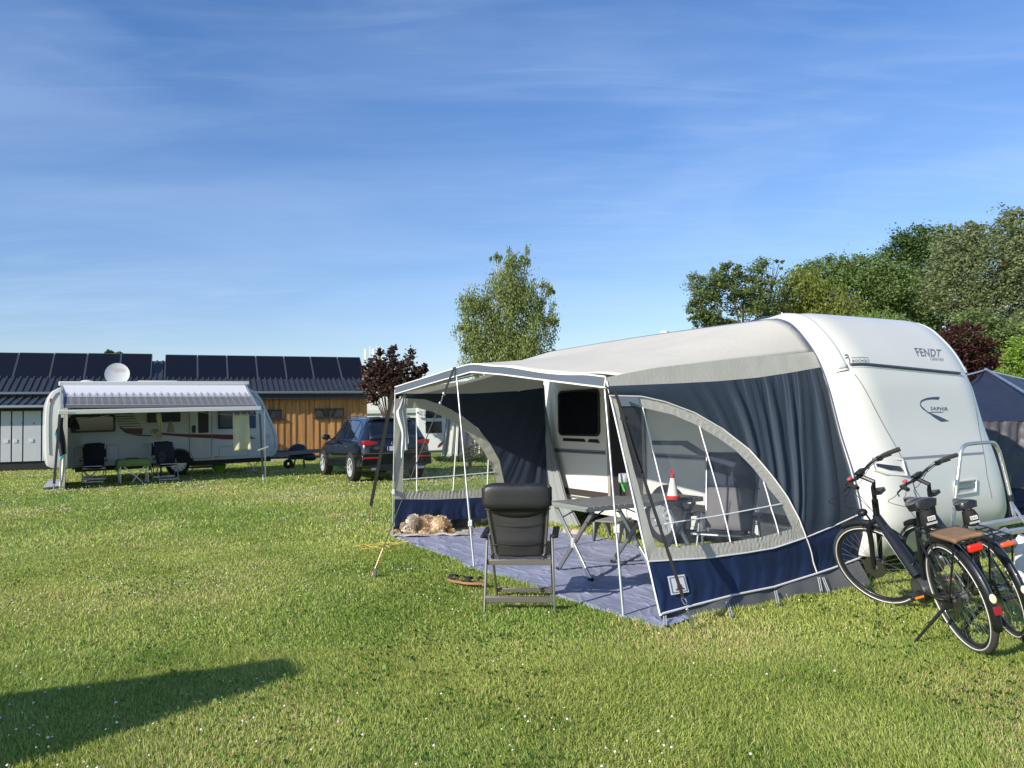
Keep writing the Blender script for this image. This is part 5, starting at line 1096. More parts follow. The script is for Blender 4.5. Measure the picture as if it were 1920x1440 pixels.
# chairs of the left pitch
LCOV = mat('cover_charcoal', (.020, .021, .023), .85, var=.25, vs=5, bump=.4, bs=15)
def left_chair(px, py, label, rz, m=LCOV):
    c = camp_chair(label, 'cloth covered chairs under the striped canopy', ALU, m, m, False, .02, .22)
    q = G(px, py); q = Lf.w(Lf.l(q) + Vector((0, .40, 0))); c.location = (q.x, q.y, q.z - .01); c.rotation_euler = (0, 0, rz)
    rows = []
    for j in range(24):
        t_ = j / 23; 
        if t_ < .35: k = t_ / .35; y, z = lerp(-.10, -.27, 1 - 0) if 0 else (-.29 - .02 * (1 - k)), lerp(.72, 1.08, k)
        elif t_ < .8: k = (t_ - .35) / .45; y, z = lerp(-.23, .03, k), lerp(1.10, .47, k)
        else: k = (t_ - .8) / .2; y, z = lerp(.05, .47, k), .47 + .03 * k
        wdt = .27 if t_ < .45 else lerp(.27, .235, min(1, (t_ - .45) / .2)); rows.append([(x * wdt, y + .02 * fbm(x * 3, z * 6, 2), z + .012 * fbm(x * 4, t_ * 9) - (.04 * abs(x) ** 3 if t_ < .5 else 0)) for x in np.linspace(-1.05, 1.05, 12)])
    g = MB(); g.grid(rows); g.build('cover', m, c, smooth=80, solid=.02)
    return c
left_chair(178, 907, 'charcoal covered chair left of the green clothed table', Lf.ang + R(180 - 8))
left_chair(314, 902, 'dark covered chair right of the green clothed table', Lf.ang + R(180 + 6), mat('cover_slate', (.022, .027, .035), .85, var=.25, vs=5, bump=.4, bs=15))
# table with green cloth
q = G(252, 906); tb_ = thing('side_table', q, Lf.ang, 'small folding table draped with a lime green cloth', 'table')
g = MB(); g.box((-.36, -.02, .60), (.36, .42, .625)); g.build('tabletop', ALUD, tb_)
for sx in (-1, 1):
    for y in (0, .4): g = MB(); g.bar((sx * .33, y, 0), (sx * .33, y, .6), .025, .025); g.build('leg', ALU, tb_)
g = MB(); g.bar((-.30, .05, .5), (.20, .05, .02), .02, .03); g.bar((.30, .1, .5), (-.05, .1, .02), .02, .03); g.box((-.18, .0, .46), (.30, .05, .49)); g.build('cross_brace', ALU, tb_)
gc = thing('tablecloth', q, Lf.ang, 'lime green cloth draped over the small folding table', 'tablecloth'); rows = []
for j in range(14):
    y = lerp(-.16, .5, j / 13); rr = []
    for i in range(36):
        x = lerp(-.5, .5, i / 35); ov = max(0, -y - .04) + max(0, y - .43); ox = max(0, abs(x) - .37)
        z = .635 - (max(0, -y - .02) * 1.3) - ox * 2.0 * (1 + .3 * math.sin(j)); rr.append((max(-.40, min(.40, x)) + .015 * math.sin(j * 1.3), max(-.045 + .012 * math.sin(i * .9), y), z))
    rows.append(rr)
g = MB(); g.grid(rows); g.build('cloth', mat('lime_cloth', (.21, .32, .085), .85, var=.1, trans=.2), gc, smooth=80, solid=.006)
bg_ = thing('backpack', Lf.w((2.55, 1.15, 0)), Lf.ang, 'black bag standing behind the green clothed table', 'bag'); g = MB(); g.ell((0, 0, .62), (.11, .09, .24)); g.ell((0, -.06, .55), (.09, .06, .13)); g.box((-.02, .03, .1), (.02, .07, .5)); g.build('bag_body', SUIT, bg_)
bk_ = thing('books', tb_.location + Vector((0, 0, .645)), Lf.ang + .2, 'few thin magazines lying on the lime green cloth', 'magazines'); g = MB(); g.box((-.14, .1, 0), (.12, .3, .015)); g.box((-.10, .12, .015), (.14, .31, .03)); g.build('magazine', mat('mag_plum', (.12, .04, .06), .5), bk_)
# grey mat piece by the left leg and white skirt board
g = MB(); g.prism([(G(*p).x, G(*p).y) for p in ((80, 919), (92, 903), (113, 901), (114, 915))], 2, .02, .06); tag(g.build('door_mat', mat('doormat_grey', (.36, .38, .42), .7)), 'pale grey mat piece lying at the left canopy leg', 'mat')
wp = Lf.empty('windbreak', label='cream rolled windbreak leaning at the left canopy leg', cat='windbreak'); ragcloth(([(117, 845), (115, 880), (111, 912)], [(122, 845), (121, 880), (117, 914)]), .05, mat('cream_roll', (.62, .60, .50), .8), 'sheet', wp, 6, .02)
# step and bowl under the door
q = G(380, 890); stp = thing('entry_step', q, Lf.ang, 'blue caravan entry step with a towel laid over it', 'step'); g = MB(); g.box((-.36, .0, .20), (.36, .35, .24)); g.build('tread', mat('step_blue', (.04, .06, .10), .6), stp, bevel=.01)
for sx in (-1, 1): g = MB(); g.bar((sx * .36, 0, 0), (sx * .28, .02, .2), .035, .03); g.build('leg', ALUD, stp)
g = MB(); g.box((-.33, -.005, .26), (.28, .25, .45)); g.build('box_step', mat('step_taupe', (.33, .31, .29), .9, bump=.3), stp, bevel=.02)
q = G(411, 886); bw = thing('washing_bowl', q, 0, 'bright green plastic bowl next to the entry step', 'bowl'); g = MB(); g.lathe([(0, 0), (.13, 0), (.22, .25), (.235, .255), (.22, .26), (.20, .24), (.12, .02), (0, .02)], 24); g.build('bowl', mat('bowl_green', (.18, .50, .04), .4), bw)
q = G(468, 883); ck = thing('foot_plate', q, 0, 'white round levelling plate under the caravan front', 'plate'); g = MB(); g.lathe([(0, .05), (.2, .05), (.24, .02), (.24, 0)], 20); g.build('plate', mat('plate_white', (.6, .6, .6), .5), ck)
# covered jockey wheel unit on the tow bar
q = G(562, 878); jk = thing('hitch_trolley', q, Lf.ang, 'dark covered manoeuvring trolley at the caravan hitch', 'trolley')
g = MB(); g.ell((-.05, 0, .56), (.33, .24, .26)); g.ell((.22, 0, .42), (.30, .14, .14), M=RY(R(10))); g.box((-.35, -.15, .30), (.15, .15, .42)); g.build('cover', mat('cover_blueblack', (.012, .016, .028), .5, bump=.5, bs=8), jk)
g = MB(); M_ = T(-.38, 0, .16) @ RX(PI / 2); g.lathe([(.05, -.05), (.13, -.06), (.16, -.03), (.16, .03), (.13, .06), (.05, .05)], 20, M_); g.build('wheel', RUBBER, jk); g = MB(); g.bar((.12, -.1, 0), (.12, -.05, .4), .05, .04); g.bar((-.2, .1, 0), (-.1, .05, .4), .05, .04); g.build('support', BLACKP, jk)
# ------------------------------------------------------------------ SUV
q = G(667.5, 902.5); CA = math.atan2(.884, -.468)
cr0 = thing('parked_car', q, CA, 'dark blue SUV parked with its rear toward the camera', 'car')
PAINT = mat('car_blue', (.005, .007, .014), .22, .3, coat=1)
#      x,  zb,  belt, roof, hw, hwbelt, hwroof
ST = [(-.93, .50, .95, 1.00, .66, .60, .52), (-.90, .38, .98, 1.07, .84, .78, .66), (-.80, .34, 1.02, 1.24, .90, .85, .66), (-.62, .33, 1.05, 1.46, .935, .88, .64), (-.42, .33, 1.06, 1.585, .945, .89, .62), (0, .33, 1.05, 1.63, .945, .89, .60), (.6, .26, 1.03, 1.655, .935, .885, .60), (1.2, .25, 1.01, 1.645, .93, .88, .60), (1.7, .25, 1.0, 1.58, .93, .875, .60), (2.2, .26, .99, 1.32, .93, .865, .62), (2.55, .30, .99, 1.06, .94, .86, .68), (2.9, .33, .95, 1.02, .94, .84, .60), (3.3, .32, .88, .96, .92, .80, .5), (3.6, .32, .75, .86, .84, .7, .4), (3.7, .40, .62, .7, .66, .5, .3)]
SA = np.array(ST)
def cst(x): return [float(np.interp(x, SA[:, 0], SA[:, k])) for k in range(1, 7)]
def ring(x):
    zb, bl_, rf, hw, hb, hr = cst(x)
    return [(0, zb), (hw * .8, zb), (hw * .97, zb + .08), (hw, .62 if zb < .55 else .7), (hw, bl_ - .18), (hb + .03, bl_ - .04), (hb, bl_), (hr + (hb - hr) * .5, (bl_ + rf) / 2 + .01), (hr + .03, rf - .06), (hr - .06, rf - .012), (0, rf + .012)]
xs = sorted(set(list(SA[:, 0]) + list(np.linspace(-.93, 3.7, 50))))
g = MB(); C0 = -.80; rows = []
for x in xs:
    r_ = ring(x); rows.append([(x, C0 + y, z) for y, z in r_] + [(x, C0 - y, z) for y, z in r_[::-1][1:]])
g.grid(rows); g.add(rows[0], [tuple(range(len(rows[0])))]); g.add(rows[-1], [tuple(range(len(rows[-1])))])
bd = g.build('body', PAINT, cr0, smooth=50)
def side(x, f, off=.0, sgn=1):
    zb, bl_, rf, hw, hb, hr = cst(x); p0 = (hb, bl_); p1 = (hr + (hb - hr) * .5, (bl_ + rf) / 2 + .01); p2 = (hr + .03, rf - .06)
    y, z = (lerp(p0[0], p1[0], f * 2), lerp(p0[1], p1[1], f * 2)) if f < .5 else (lerp(p1[0], p2[0], f * 2 - 1), lerp(p1[1], p2[1], f * 2 - 1)); return (x, C0 + sgn * (y + off), z)
CGL = mat('car_glass', (.01, .013, .018), .03, coat=1)
for sgn in (1, -1):
    for (x0, x1, fa, fb_, tf0, tf1) in ((-.38, -.02, .10, .12, .60, .93), (.04, .84, .10, .10, .93, .96), (.92, 1.95, .10, .12, .96, .75)):
        g = MB(); g.grid([[side(lerp(x0, x1, i / 10), lerp(lerp(fa, fb_, i / 10), lerp(tf0, tf1, i / 10), j / 5), .008, sgn) for i in range(11)] for j in range(6)]); g.build('side_window', CGL, cr0, smooth=60)
    g = MB(); pts = [side(-.42, .10, .010, sgn)] + [side(lerp(-.42, .0, k / 5), lerp(.25, .97, math.sin(k / 5 * PI / 2)), .010, sgn) for k in range(6)] + [side(x, .99, .010, sgn) for x in (.5, 1.0, 1.5, 1.9)]; g.tube(pts, .008, 5); g.tube([side(x, .06, .010, sgn) for x in np.linspace(-.42, 2.1, 10)], .008, 5); g.build('window_trim', CHROME, cr0)
    g = MB(); g.tube([(x, C0 + sgn * (cst(x)[5] - .03), cst(x)[2] + .035) for x in np.linspace(-.3, 1.6, 12)], .016, 6); g.build('roof_rail', mat('rail_satin', (.35, .38, .42), .3, .9), cr0)
    for x in (.30, 1.25): g = MB(); g.tube([(x, C0 + sgn * .955, .89), (x + .10, C0 + sgn * .975, .895), (x + .2, C0 + sgn * .955, .89)], .014, 6); g.build('door_handle', CHROME, cr0)
    g = MB(); g.ell((1.95, C0 + sgn * 1.07, 1.12), (.07, .12, .085)); g.bar((1.95, C0 + sgn * .88, 1.05), (1.95, C0 + sgn * 1.0, 1.08), .05, .03); g.build('mirror', PAINT, cr0)
    for x in (0, 2.81):
        g = MB(); g.prism([(x + .40 * math.cos(t_), .37 + .40 * math.sin(t_)) for t_ in np.linspace(-.25, PI + .25, 24)], 1, C0 + sgn * .75, C0 + sgn * .952); g.build('wheel_arch', mat('arch_dark', (.015, .015, .015), .8), cr0)
        wheel(cr0, x, C0 + sgn * .845, .365, .24, mat('alloy_bright', (.75, .75, .76), .25, .5), -sgn if 0 else sgn * -1, 5) if 0 else wheel(cr0, x, C0 + sgn * .85, .365, .24, mat('alloy_bright', (.75, .75, .76), .25, .5), sgn, 5)
    # tail lamps
    g = MB(); rr = [[(-.905, .30, .93), (-.93, .40, 1.04)], []]
    g.prism([(C0 + sgn * .50, 1.02), (C0 + sgn * .50, .985), (C0 + sgn * .80, .925), (C0 + sgn * .86, .945), (C0 + sgn * .885, 1.06), (C0 + sgn * .76, 1.075)], 0, -.945, -.70); g.build('tail_lamp', mat('tail_red', (.42, .012, .018), .12, coat=1, emit=(.02, .0, .0)), cr0, bevel=.02)
    g = MB(); g.prism([(C0 + sgn * .44, .615), (C0 + sgn * .88, .615), (C0 + sgn * .91, .65), (C0 + sgn * .49, .655)], 0, -.965, -.85); g.build('reflector', RED, cr0, bevel=.01)
    g = MB(); g.tube([(-.97, C0 + sgn * .52, .36), (-.97, C0 + sgn * .70, .36)], .04, 10); g.build('exhaust', CHROME, cr0)
g = MB(); rw = []
for j in range(7):
    f = j / 6; x = lerp(-.885, -.52, f); z = lerp(1.11, 1.545, f); hw_ = lerp(.70, .60, f); rw.append([(x - .015 + .05 * abs(k / 6 - 1) ** 3 * .6, C0 + hw_ * (k / 6 - 1), z) for k in range(13)])
g.grid(rw); g.build('rear_window', CGL, cr0, smooth=60, solid=.01)
g = MB(); g.box((-.56, C0 - .62, 1.585), (-.38, C0 + .62, 1.62)); g.build('spoiler', PAINT, cr0, bevel=.012)
g = MB(); g.prism([(C0 - .93, .42), (C0 + .93, .42), (C0 + .92, .70), (C0 + .80, .76), (C0 - .80, .76), (C0 - .92, .70)], 0, -.955, -.75); g.build('bumper', PAINT, cr0, bevel=.03, seg=3)
g = MB(); g.prism([(C0 - .6, .30), (C0 + .6, .30), (C0 + .75, .46), (C0 - .75, .46)], 0, -.962, -.8); g.build('diffuser', BLACKP, cr0, bevel=.01)
g = MB(); g.box((-.966, C0 - .8, .735), (-.95, C0 + .8, .75)); g.build('bumper_strip', CHROME, cr0)
g = MB(); g.box((-.955, C0 - .26, .80), (-.94, C0 + .26, .91)); pt = g.build('number_plate', mat('plate_face', (.6, .6, .6), .4), cr0)
g = MB(); g.box((-.958, C0 + .22, .80), (-.953, C0 + .26, .91)); g.build('plate_band', mat('plate_blue', (.01, .04, .25), .4), pt)
V_, F_ = text_mesh('K 49', 2, .03); g = MB(); g.add([(-.957, C0 + lerp(.06, -.22, u), .825 + v * .06) for u, v in V_], F_); g.build('plate_text', BLACKP, pt, smooth=0)
V_, F_ = text_mesh('Q5', 2, .02); g = MB(); g.add([(-.957 + .0, C0 + lerp(.62, .48, u), .84 + v * .06) for u, v in V_], F_); g.build('badge', CHROME, cr0, smooth=0)
g = MB(); rg = []
for k in range(4): g.tube([(-.952, C0 + .09 * (k - 1.5) * .75 + .05 * math.cos(t_), .985 + .05 * math.sin(t_)) for t_ in np.linspace(0, 2 * PI, 20, endpoint=False)], .006, 5, closed=True)
g.build('badge', CHROME, cr0)
# ------------------------------------------------------------------ wooden service building with solar roof
Bf = Frame((-18.7, 28.1, 0), math.atan2(5.1, 12.2))
WOOD = bpy.data.materials.new('larch'); WOOD.use_nodes = True; t = WOOD.node_tree; b = t.nodes['Principled BSDF']; n = t.nodes.new; L = t.links.new
co = n('ShaderNodeTexCoord'); mp = n('ShaderNodeMapping'); L(co.outputs['Object'], mp.inputs[0]); mp.inputs['Scale'].default_value = (9, 9, .6)
nz = n('ShaderNodeTexNoise'); nz.inputs['Scale'].default_value = 1.0; nz.inputs['Detail'].default_value = 7; L(mp.outputs[0], nz.inputs['Vector'])
cr = n('ShaderNodeValToRGB'); L(nz.outputs['Fac'], cr.inputs[0]); e = cr.color_ramp.elements; e[0].position = .3; e[0].color = (.26, .115, .035, 1); e[1].position = .7; e[1].color = (.52, .28, .10, 1); L(cr.outputs[0], b.inputs['Base Color']); b.inputs['Roughness'].default_value = .65
ROOFM = mat('roof_anthracite', (.040, .045, .055), .5, .2, var=.1, vs=2); DKT = mat('fascia_dark', (.015, .017, .02), .6)
bl = Bf.empty('service_building', label='long low wooden building with a solar panel roof', cat='building')
BX1 = Bf.at(688, 770, 1, 0).x; eave = Bf.at(400, 734, 1, -.5); EZ = eave.z; X0 = -9
g = MB(); k = 0; x = 3.0; rnd = random.Random(5)
while x < BX1 - .02:
    w = rnd.choice([.10, .13, .16, .20]); d_ = (.0 if k % 2 else .035) + rnd.uniform(0, .004); g.box((x, -d_ - .02, .10), (min(x + w - .004, BX1), .1, EZ + .05)); x += w; k += 1
g.box((BX1 - .1, -.02, .1), (BX1, 6, EZ + .05)); g.build('wood_wall', WOOD, bl, smooth=0)
g = MB(); g.box((X0, .1, .0), (BX1 - .11, 6, EZ + .1)); g.box((3, -.03, 0), (BX1, .09, .10)); g.build('inner_wall', DKT, bl, smooth=0)
RS = math.tan(R(25)); RY_ = 2.5
g = MB(); zt = EZ + (RY_ + .5) * RS
g.prism([(-.5, EZ), (RY_, zt), (RY_, zt - .12), (-.5, EZ - .10)], 0, X0, BX1 + .25); g.prism([(RY_, zt), (6.2, EZ + .2), (6.2, EZ + .08), (RY_, zt - .12)], 0, X0, BX1 + .25)
x = X0
while x < BX1 + .2:
    g.prism([(-.5, EZ + .004), (RY_, zt + .004), (RY_, zt + .04), (-.5, EZ + .04)], 0, x, x + .06); x += .22
g.build('roof', ROOFM, bl, smooth=0)
g = MB(); g.tube([(X0, -.56, EZ - .05), (BX1 + .25, -.56, EZ - .05)], .06, 8); g.build('gutter', mat('gutter_zinc', (.25, .28, .30), .4, .7), bl)
g = MB(); g.box((X0, -.48, EZ - .32), (BX1 + .2, -.44, EZ - .08)); g.box((X0, -.46, EZ - .32), (BX1 + .2, .0, EZ - .28)); g.build('soffit', DKT, bl, smooth=0)
SOL = mat('solar_cell', (.006, .007, .013), .3, 0, spec=.25); SOF = mat('panel_frame', (.16, .17, .19), .4, .6)
pz0 = .6; pl_len = 1.75; ca = 38
def solar(pxs, ytop):
    for a, b in zip(pxs[:-1], pxs[1:]):
        A0 = Bf.at(a, 716.5, 1, pz0); B0_ = Bf.at(b, 716.5, 1, pz0); y1 = pz0 + pl_len * math.cos(R(ca)); T0 = Bf.at((a + b) / 2, ytop(a), 1, y1)
        x0, x1 = A0.x + .018, B0_.x - .018; z0 = (A0.z + B0_.z) / 2; z1 = T0.z; s_, c_ = (z1 - z0), (y1 - pz0); nl = Vector((0, -s_, c_)).normalized() * .04
        g = MB(); P0, P1, P2, P3 = Vector((x0, pz0, z0)), Vector((x1, pz0, z0)), Vector((x1, y1, z1)), Vector((x0, y1, z1)); vs = [P0, P1, P2, P3, P0 + nl, P1 + nl, P2 + nl, P3 + nl]
        g.add(vs, [(3, 2, 1, 0), (4, 5, 6, 7), (0, 1, 5, 4), (1, 2, 6, 5), (2, 3, 7, 6), (3, 0, 4, 7)]); p = g.build('solar_panel', SOL, bl, smooth=0)
        g = MB()
        for u, v in ((P0, P1), (P1, P2), (P2, P3), (P3, P0)): g.bar(u + nl, v + nl, .02, .02)
        g.build('frame', SOF, p, smooth=0)
        g = MB()
        for x in (x0, x1): g.bar((x, pz0 - .25, z0 - .20), (x, y1, z1 - .03), .035, .03); g.bar((x, pz0 + .1, z0 - .12), (x, pz0, z0 + .02), .04, .04)
        for x in (x0 + .05, x1 - .05): g.cbox((x, pz0 - .12, z0 - .10), (.09, .09, .09))
        g.build('bracket', STEEL, p, smooth=0)
solar([-115, -46, 22, 91.4, 156.6, 222, 283], lambda a: 663 + .008 * a)
solar([308, 370.6, 427.5, 484, 538.5, 590, 642.5, 687], lambda a: 667 + .013 * (a - 308))
# small windows
for c in ((591, 765.5, 645, 784), (500, 768, 528, 786)):
    a, b = Bf.at(c[0], c[3], 1, -.1), Bf.at(c[2], c[1], 1, -.1)
    if c[0] == 500: a.x = b.x - 1.15
    g = MB(); g.box((a.x, -.13, a.z), (b.x, -.04, b.z)); g.box((a.x - .05, -.17, a.z - .03), (b.x + .12, -.04, a.z)); w = g.build('window', DKT, bl, smooth=0)
    for k in (0, 1): g = MB(); x0 = lerp(a.x, b.x, k / 2) + .05; g.box((x0, -.136, a.z + .06), (lerp(a.x, b.x, (k + 1) / 2) - .05, -.130, b.z - .05)); g.build('pane', DKGLASS, w, smooth=0)
# lean-to with lockers
AY = -1.7; q1 = Bf.at(20, 761, 1, AY - .35); AZ = q1.z; AX1 = 6.2
g = MB(); z2 = AZ + (1.7 + .35 - .45) * math.tan(R(12))
g.prism([(AY - .35, AZ), (-.45, z2), (-.45, z2 - .06), (AY - .35, AZ - .06)], 0, X0, AX1); x = X0
while x < AX1: g.prism([(AY - .35, AZ + .002), (-.45, z2 + .002), (-.45, z2 + .04), (AY - .35, AZ + .04)], 0, x, x + .07); x += .25
lr = g.build('lean_to_roof', mat('lean_roof', (.10, .11, .12), .4, .6), bl, smooth=0)
g = MB(); g.tube([(X0, AY - .4, AZ - .03), (AX1, AY - .4, AZ - .03)], .05, 8); g.build('gutter', mat('gutter_pale', (.42, .44, .46), .4, .6), bl)
g = MB(); lt = Bf.at(20, 771, 1, AY).z; lb = Bf.at(20, 866, 1, AY).z; g.box((X0, AY + .06, 0), (AX1, -.4, AZ + .1)); g.box((X0, AY + .02, lt), (AX1, AY + .07, AZ - .1)); g.build('locker_carcass_shade', DKT, bl, smooth=0)  # near-black strip above the doors: shade under the lean-to roof, put in as colour
LOCK = mat('locker_grey', (.50, .52, .55), .5, var=.03); bx = [Bf.at(px, 820, 1, AY).x for px in (-90, -68, -45, -22, 0, 21.5, 43, 78, 112, 146)]
for k, (a, b) in enumerate(zip(bx[:-1], bx[1:])):
    g = MB(); g.box((a + .02, AY, lb), (b - .02, AY + .03, lt)); d_ = g.build('locker_door', LOCK, bl, smooth=0, bevel=.004)
    g = MB(); g.box((a + (.30 if k % 2 else .9) * (b - a) * .35 + .02, AY - .02, .98), (a + (.30 if k % 2 else .9) * (b - a) * .35 + .14, AY - .002, 1.1)); g.build('lock', mat('lock_pale', (.62, .63, .64), .4), d_, bevel=.005)
    V_, F_ = text_mesh('4' if k % 2 else '8', 1); g = MB(); g.add([(a + .3 + u * .05, AY - .003, 1.62 + v * .07) for u, v in V_], F_); g.build('number', BLACKP, d_, smooth=0)
# ------------------------------------------------------------------ far things
mst = thing('radio_mast', (-18.4 * 1.55, 158, 0), 0, 'white lattice radio mast behind the purple maple', 'mast'); WT = mat('mast_white', (.62, .64, .66), .5); zt = 1.62 + 158 * .0935; mst.location = ((702 - 960) / 1442 * 158, 158, 0)
g = MB()
for sx, sy in ((-1, -1), (1, -1), (1, 1), (-1, 1)): g.tube([(sx * .9, sy * .9, 0), (sx * .75, sy * .75, zt)], .09, 5)
for k in range(14): z = 1 + k * (zt - 1) / 14; s_ = .85; g.bar((-s_, -s_, z), (s_, -s_, z + 1), .08, .08); g.bar((s_, -s_, z), (-s_, -s_, z + 1), .08, .08); g.bar((-s_, -s_, z), (-s_, s_, z + 1), .08, .08)
g.build('lattice', WT, mst)
for a in (-1.6, 0, 1.9): g = MB(); g.box((a - .25, -1.3, zt - 3.6), (a + .25, -.9, zt - .6)); g.build('antenna', WT, mst, bevel=.05)
bw_ = thing('flat_roof_building', (-10.5, 60, 0), 0, 'low white flat-roofed building beyond the purple maple', 'building'); g = MB(); g.box((-2, 0, 0), (9, 8, 2.0)); g.build('wall', mat('pale_wall', (.55, .56, .56), .7), bw_); g = MB(); g.box((-2.3, -.3, 2.0), (9.3, 8.3, 2.25)); g.build('roof', mat('pale_roof', (.40, .42, .44), .6), bw_)
for k in range(3): g = MB(); g.box((-1 + k * 3, -.04, .9), (.6 + k * 3, 0, 1.6)); g.build('window', DKGLASS, bw_)
# background caravan with porch awning, seen through the far window
Kf = Frame(G(835, 872) + Vector((0, 3, 0)), R(8)); kc = Kf.empty('caravan', label='white caravan with two dark windows behind the SUV', cat='caravan')
def kp(px, py, y=0): return Kf.at(px, py, 1, y)
a = kp(772, 880); b = kp(838, 756); g = MB(); a = kp(783, 880); g.prism([(a.x, .35), (b.x, .35), (b.x, 2.35), (b.x - .25, 2.6), (a.x + .2, 2.6), (a.x, 2.3)], 1, 0, 2.2); g.build('body', mat('far_white', (.78, .78, .76), .5), kc, bevel=.05)
for c in ((798, 769, 828, 784), (798, 790, 828, 812)): p, q = kp(c[0], c[3]), kp(c[2], c[1]); g = MB(); g.box((p.x, -.03, p.z), (q.x, .0, q.z)); g.build('window', DKGLASS, kc, smooth=0)
p = kp(826, 833); g = MB(); g.ell((p.x, -.012, p.z), (.16, .01, .05), M=T(p.x, 0, p.z) @ RY(R(-45)) @ T(-p.x, 0, -p.z)); g.build('emblem', mat('dark_red', (.12, .01, .015), .5), kc)
ka = Kf.empty('awning', label='cream porch awning with clear panels beside the far white caravan', cat='awning')
CRW = mat('porch_cream', (.60, .58, .52), .85, trans=.1)
def kquad(name, pts, m, y, par=ka, amp=.05):
    P = [kp(*p, y) for p in pts]; g = MB(); g.grid([[(P[0] * (1 - u) + P[1] * u) * (1 - v) + (P[3] * (1 - u) + P[2] * u) * v + Vector((0, amp * math.sin(u * 9 + v * 2), 0)) for u in np.linspace(0, 1, 14)] for v in np.linspace(0, 1, 6)]); return g.build(name, m, par, smooth=80)
kquad('wall_panel', [(838, 775), (847, 775), (838, 868), (826, 868)], mat('porch_grey', (.35, .36, .36), .8), -.5); kquad('wall_panel', [(846, 770), (861, 772), (857, 862), (840, 858)], CRW, -.9)
kquad('clear_panel', [(861, 785), (886, 800), (886, 860), (857, 860)], mat('porch_window', (.10, .11, .13), .15, coat=.5, var=.3, vs=4), -.9, amp=.02); kquad('wall_panel', [(886, 795), (900, 812), (899, 870), (886, 866)], CRW, -.9); kquad('roof', [(838, 775), (846, 770), (902, 806), (890, 795)], CRW, -.9)
# ------------------------------------------------------------------ dark pavilion on the right
TNT = mat('pavilion_dark', (.022, .024, .038), .45, bump=.6, bs=5, var=.2, vs=3); TNL = mat('pavilion_grey', (.070, .066, .072), .5, bump=.25, bs=9, var=.2, vs=3); TNB = mat('pavilion_blue', (.012, .018, .05), .6)
pv = thing('pavilion_tent', (0, 0, 0), 0, 'dark grey pavilion tent with pale poles behind the caravan', 'tent')
PYZ = 11.0
def dp(px, py, Z): d = ray(px, py); return CP + d * ((Z - CP.y) / d.y)
apex = dp(1847, 694, 13.5)
def sheet(name, tl, tr, br, bl, m, amp=.03, k=14, n=60, rad=True):
    rows = []
    for j in range(31):
        v = j / 30; rr = []
        for i in range(n):
            u = i / (n - 1); p = (tl * (1 - u) + tr * u) * (1 - v) + (bl * (1 - u) + br * u) * v; w = amp * (math.sin(u * k * 3.1 + 2 * v) * .6 + .5 * math.sin(u * k * 5.3 + 5 * v)) * math.sin(PI * min(1, v * 1.3 + .15)) + amp * .7 * fbm(u * 7, v * 6, 2)
            rr.append(p + Vector((0, w, w * .3)))
        rows.append(rr)
    g = MB(); g.grid(rows); return g.build(name, m, pv, smooth=80)
eL = dp(1700, 742, 11.5); eR = dp(2130, 770, 10.2); mR = dp(2100, 745, 15)
sheet('roof_panel', apex, apex + Vector((.01, 0, 0)), dp(2000, 790, 11.2), dp(1740, 790, 11.2), TNT, .01, 5)
sheet('roof_panel', apex, dp(1990, 735, 15), dp(2150, 790, 12), dp(2000, 790, 11.2), TNT, .01, 5)
sheet('wall', dp(1740, 790, 11.2), dp(2000, 790, 11.2), dp(2000, 915, 10.9), dp(1740, 915, 10.9), TNL, .035, 16, 200)
sheet('lower_wall', dp(1740, 915, 10.9), dp(2000, 915, 10.9), dp(2000, 990, 10.85), dp(1740, 990, 10.85), TNB, .03, 8)
g = MB(); g.tube([apex + Vector((0, -.02, .02)), dp(1925, 738, 11.9), dp(2000, 778, 11.2)], .022, 8); g.tube([apex, dp(1825, 700, 12.8), dp(1790, 708, 12.2)], .016, 8); g.tube([apex, dp(1880, 702, 14.3), dp(1925, 712, 15)], .018, 8); g.build('pole', ALU, pv)
g = MB(); g.tube([dp(1893, 985, 10.7), dp(1893, 890, 10.8)], .015, 8); g.build('pole', mat('pole_brown', (.2, .16, .10), .6), pv)
pv2 = thing('pavilion_tent', (0, 0, 0), 0, 'second dark tent roof just visible at the right edge', 'tent'); p0 = dp(1890, 712, 17); p1 = dp(1990, 690, 18); p2 = dp(2050, 760, 16); p3 = dp(1880, 745, 16)
g = MB(); g.grid([[(p0 * (1 - u) + p1 * u) * (1 - v) + (p3 * (1 - u) + p2 * u) * v for u in np.linspace(0, 1, 8)] for v in np.linspace(0, 1, 6)]); g.build('roof_panel', TNT, pv2, smooth=80, solid=.01)
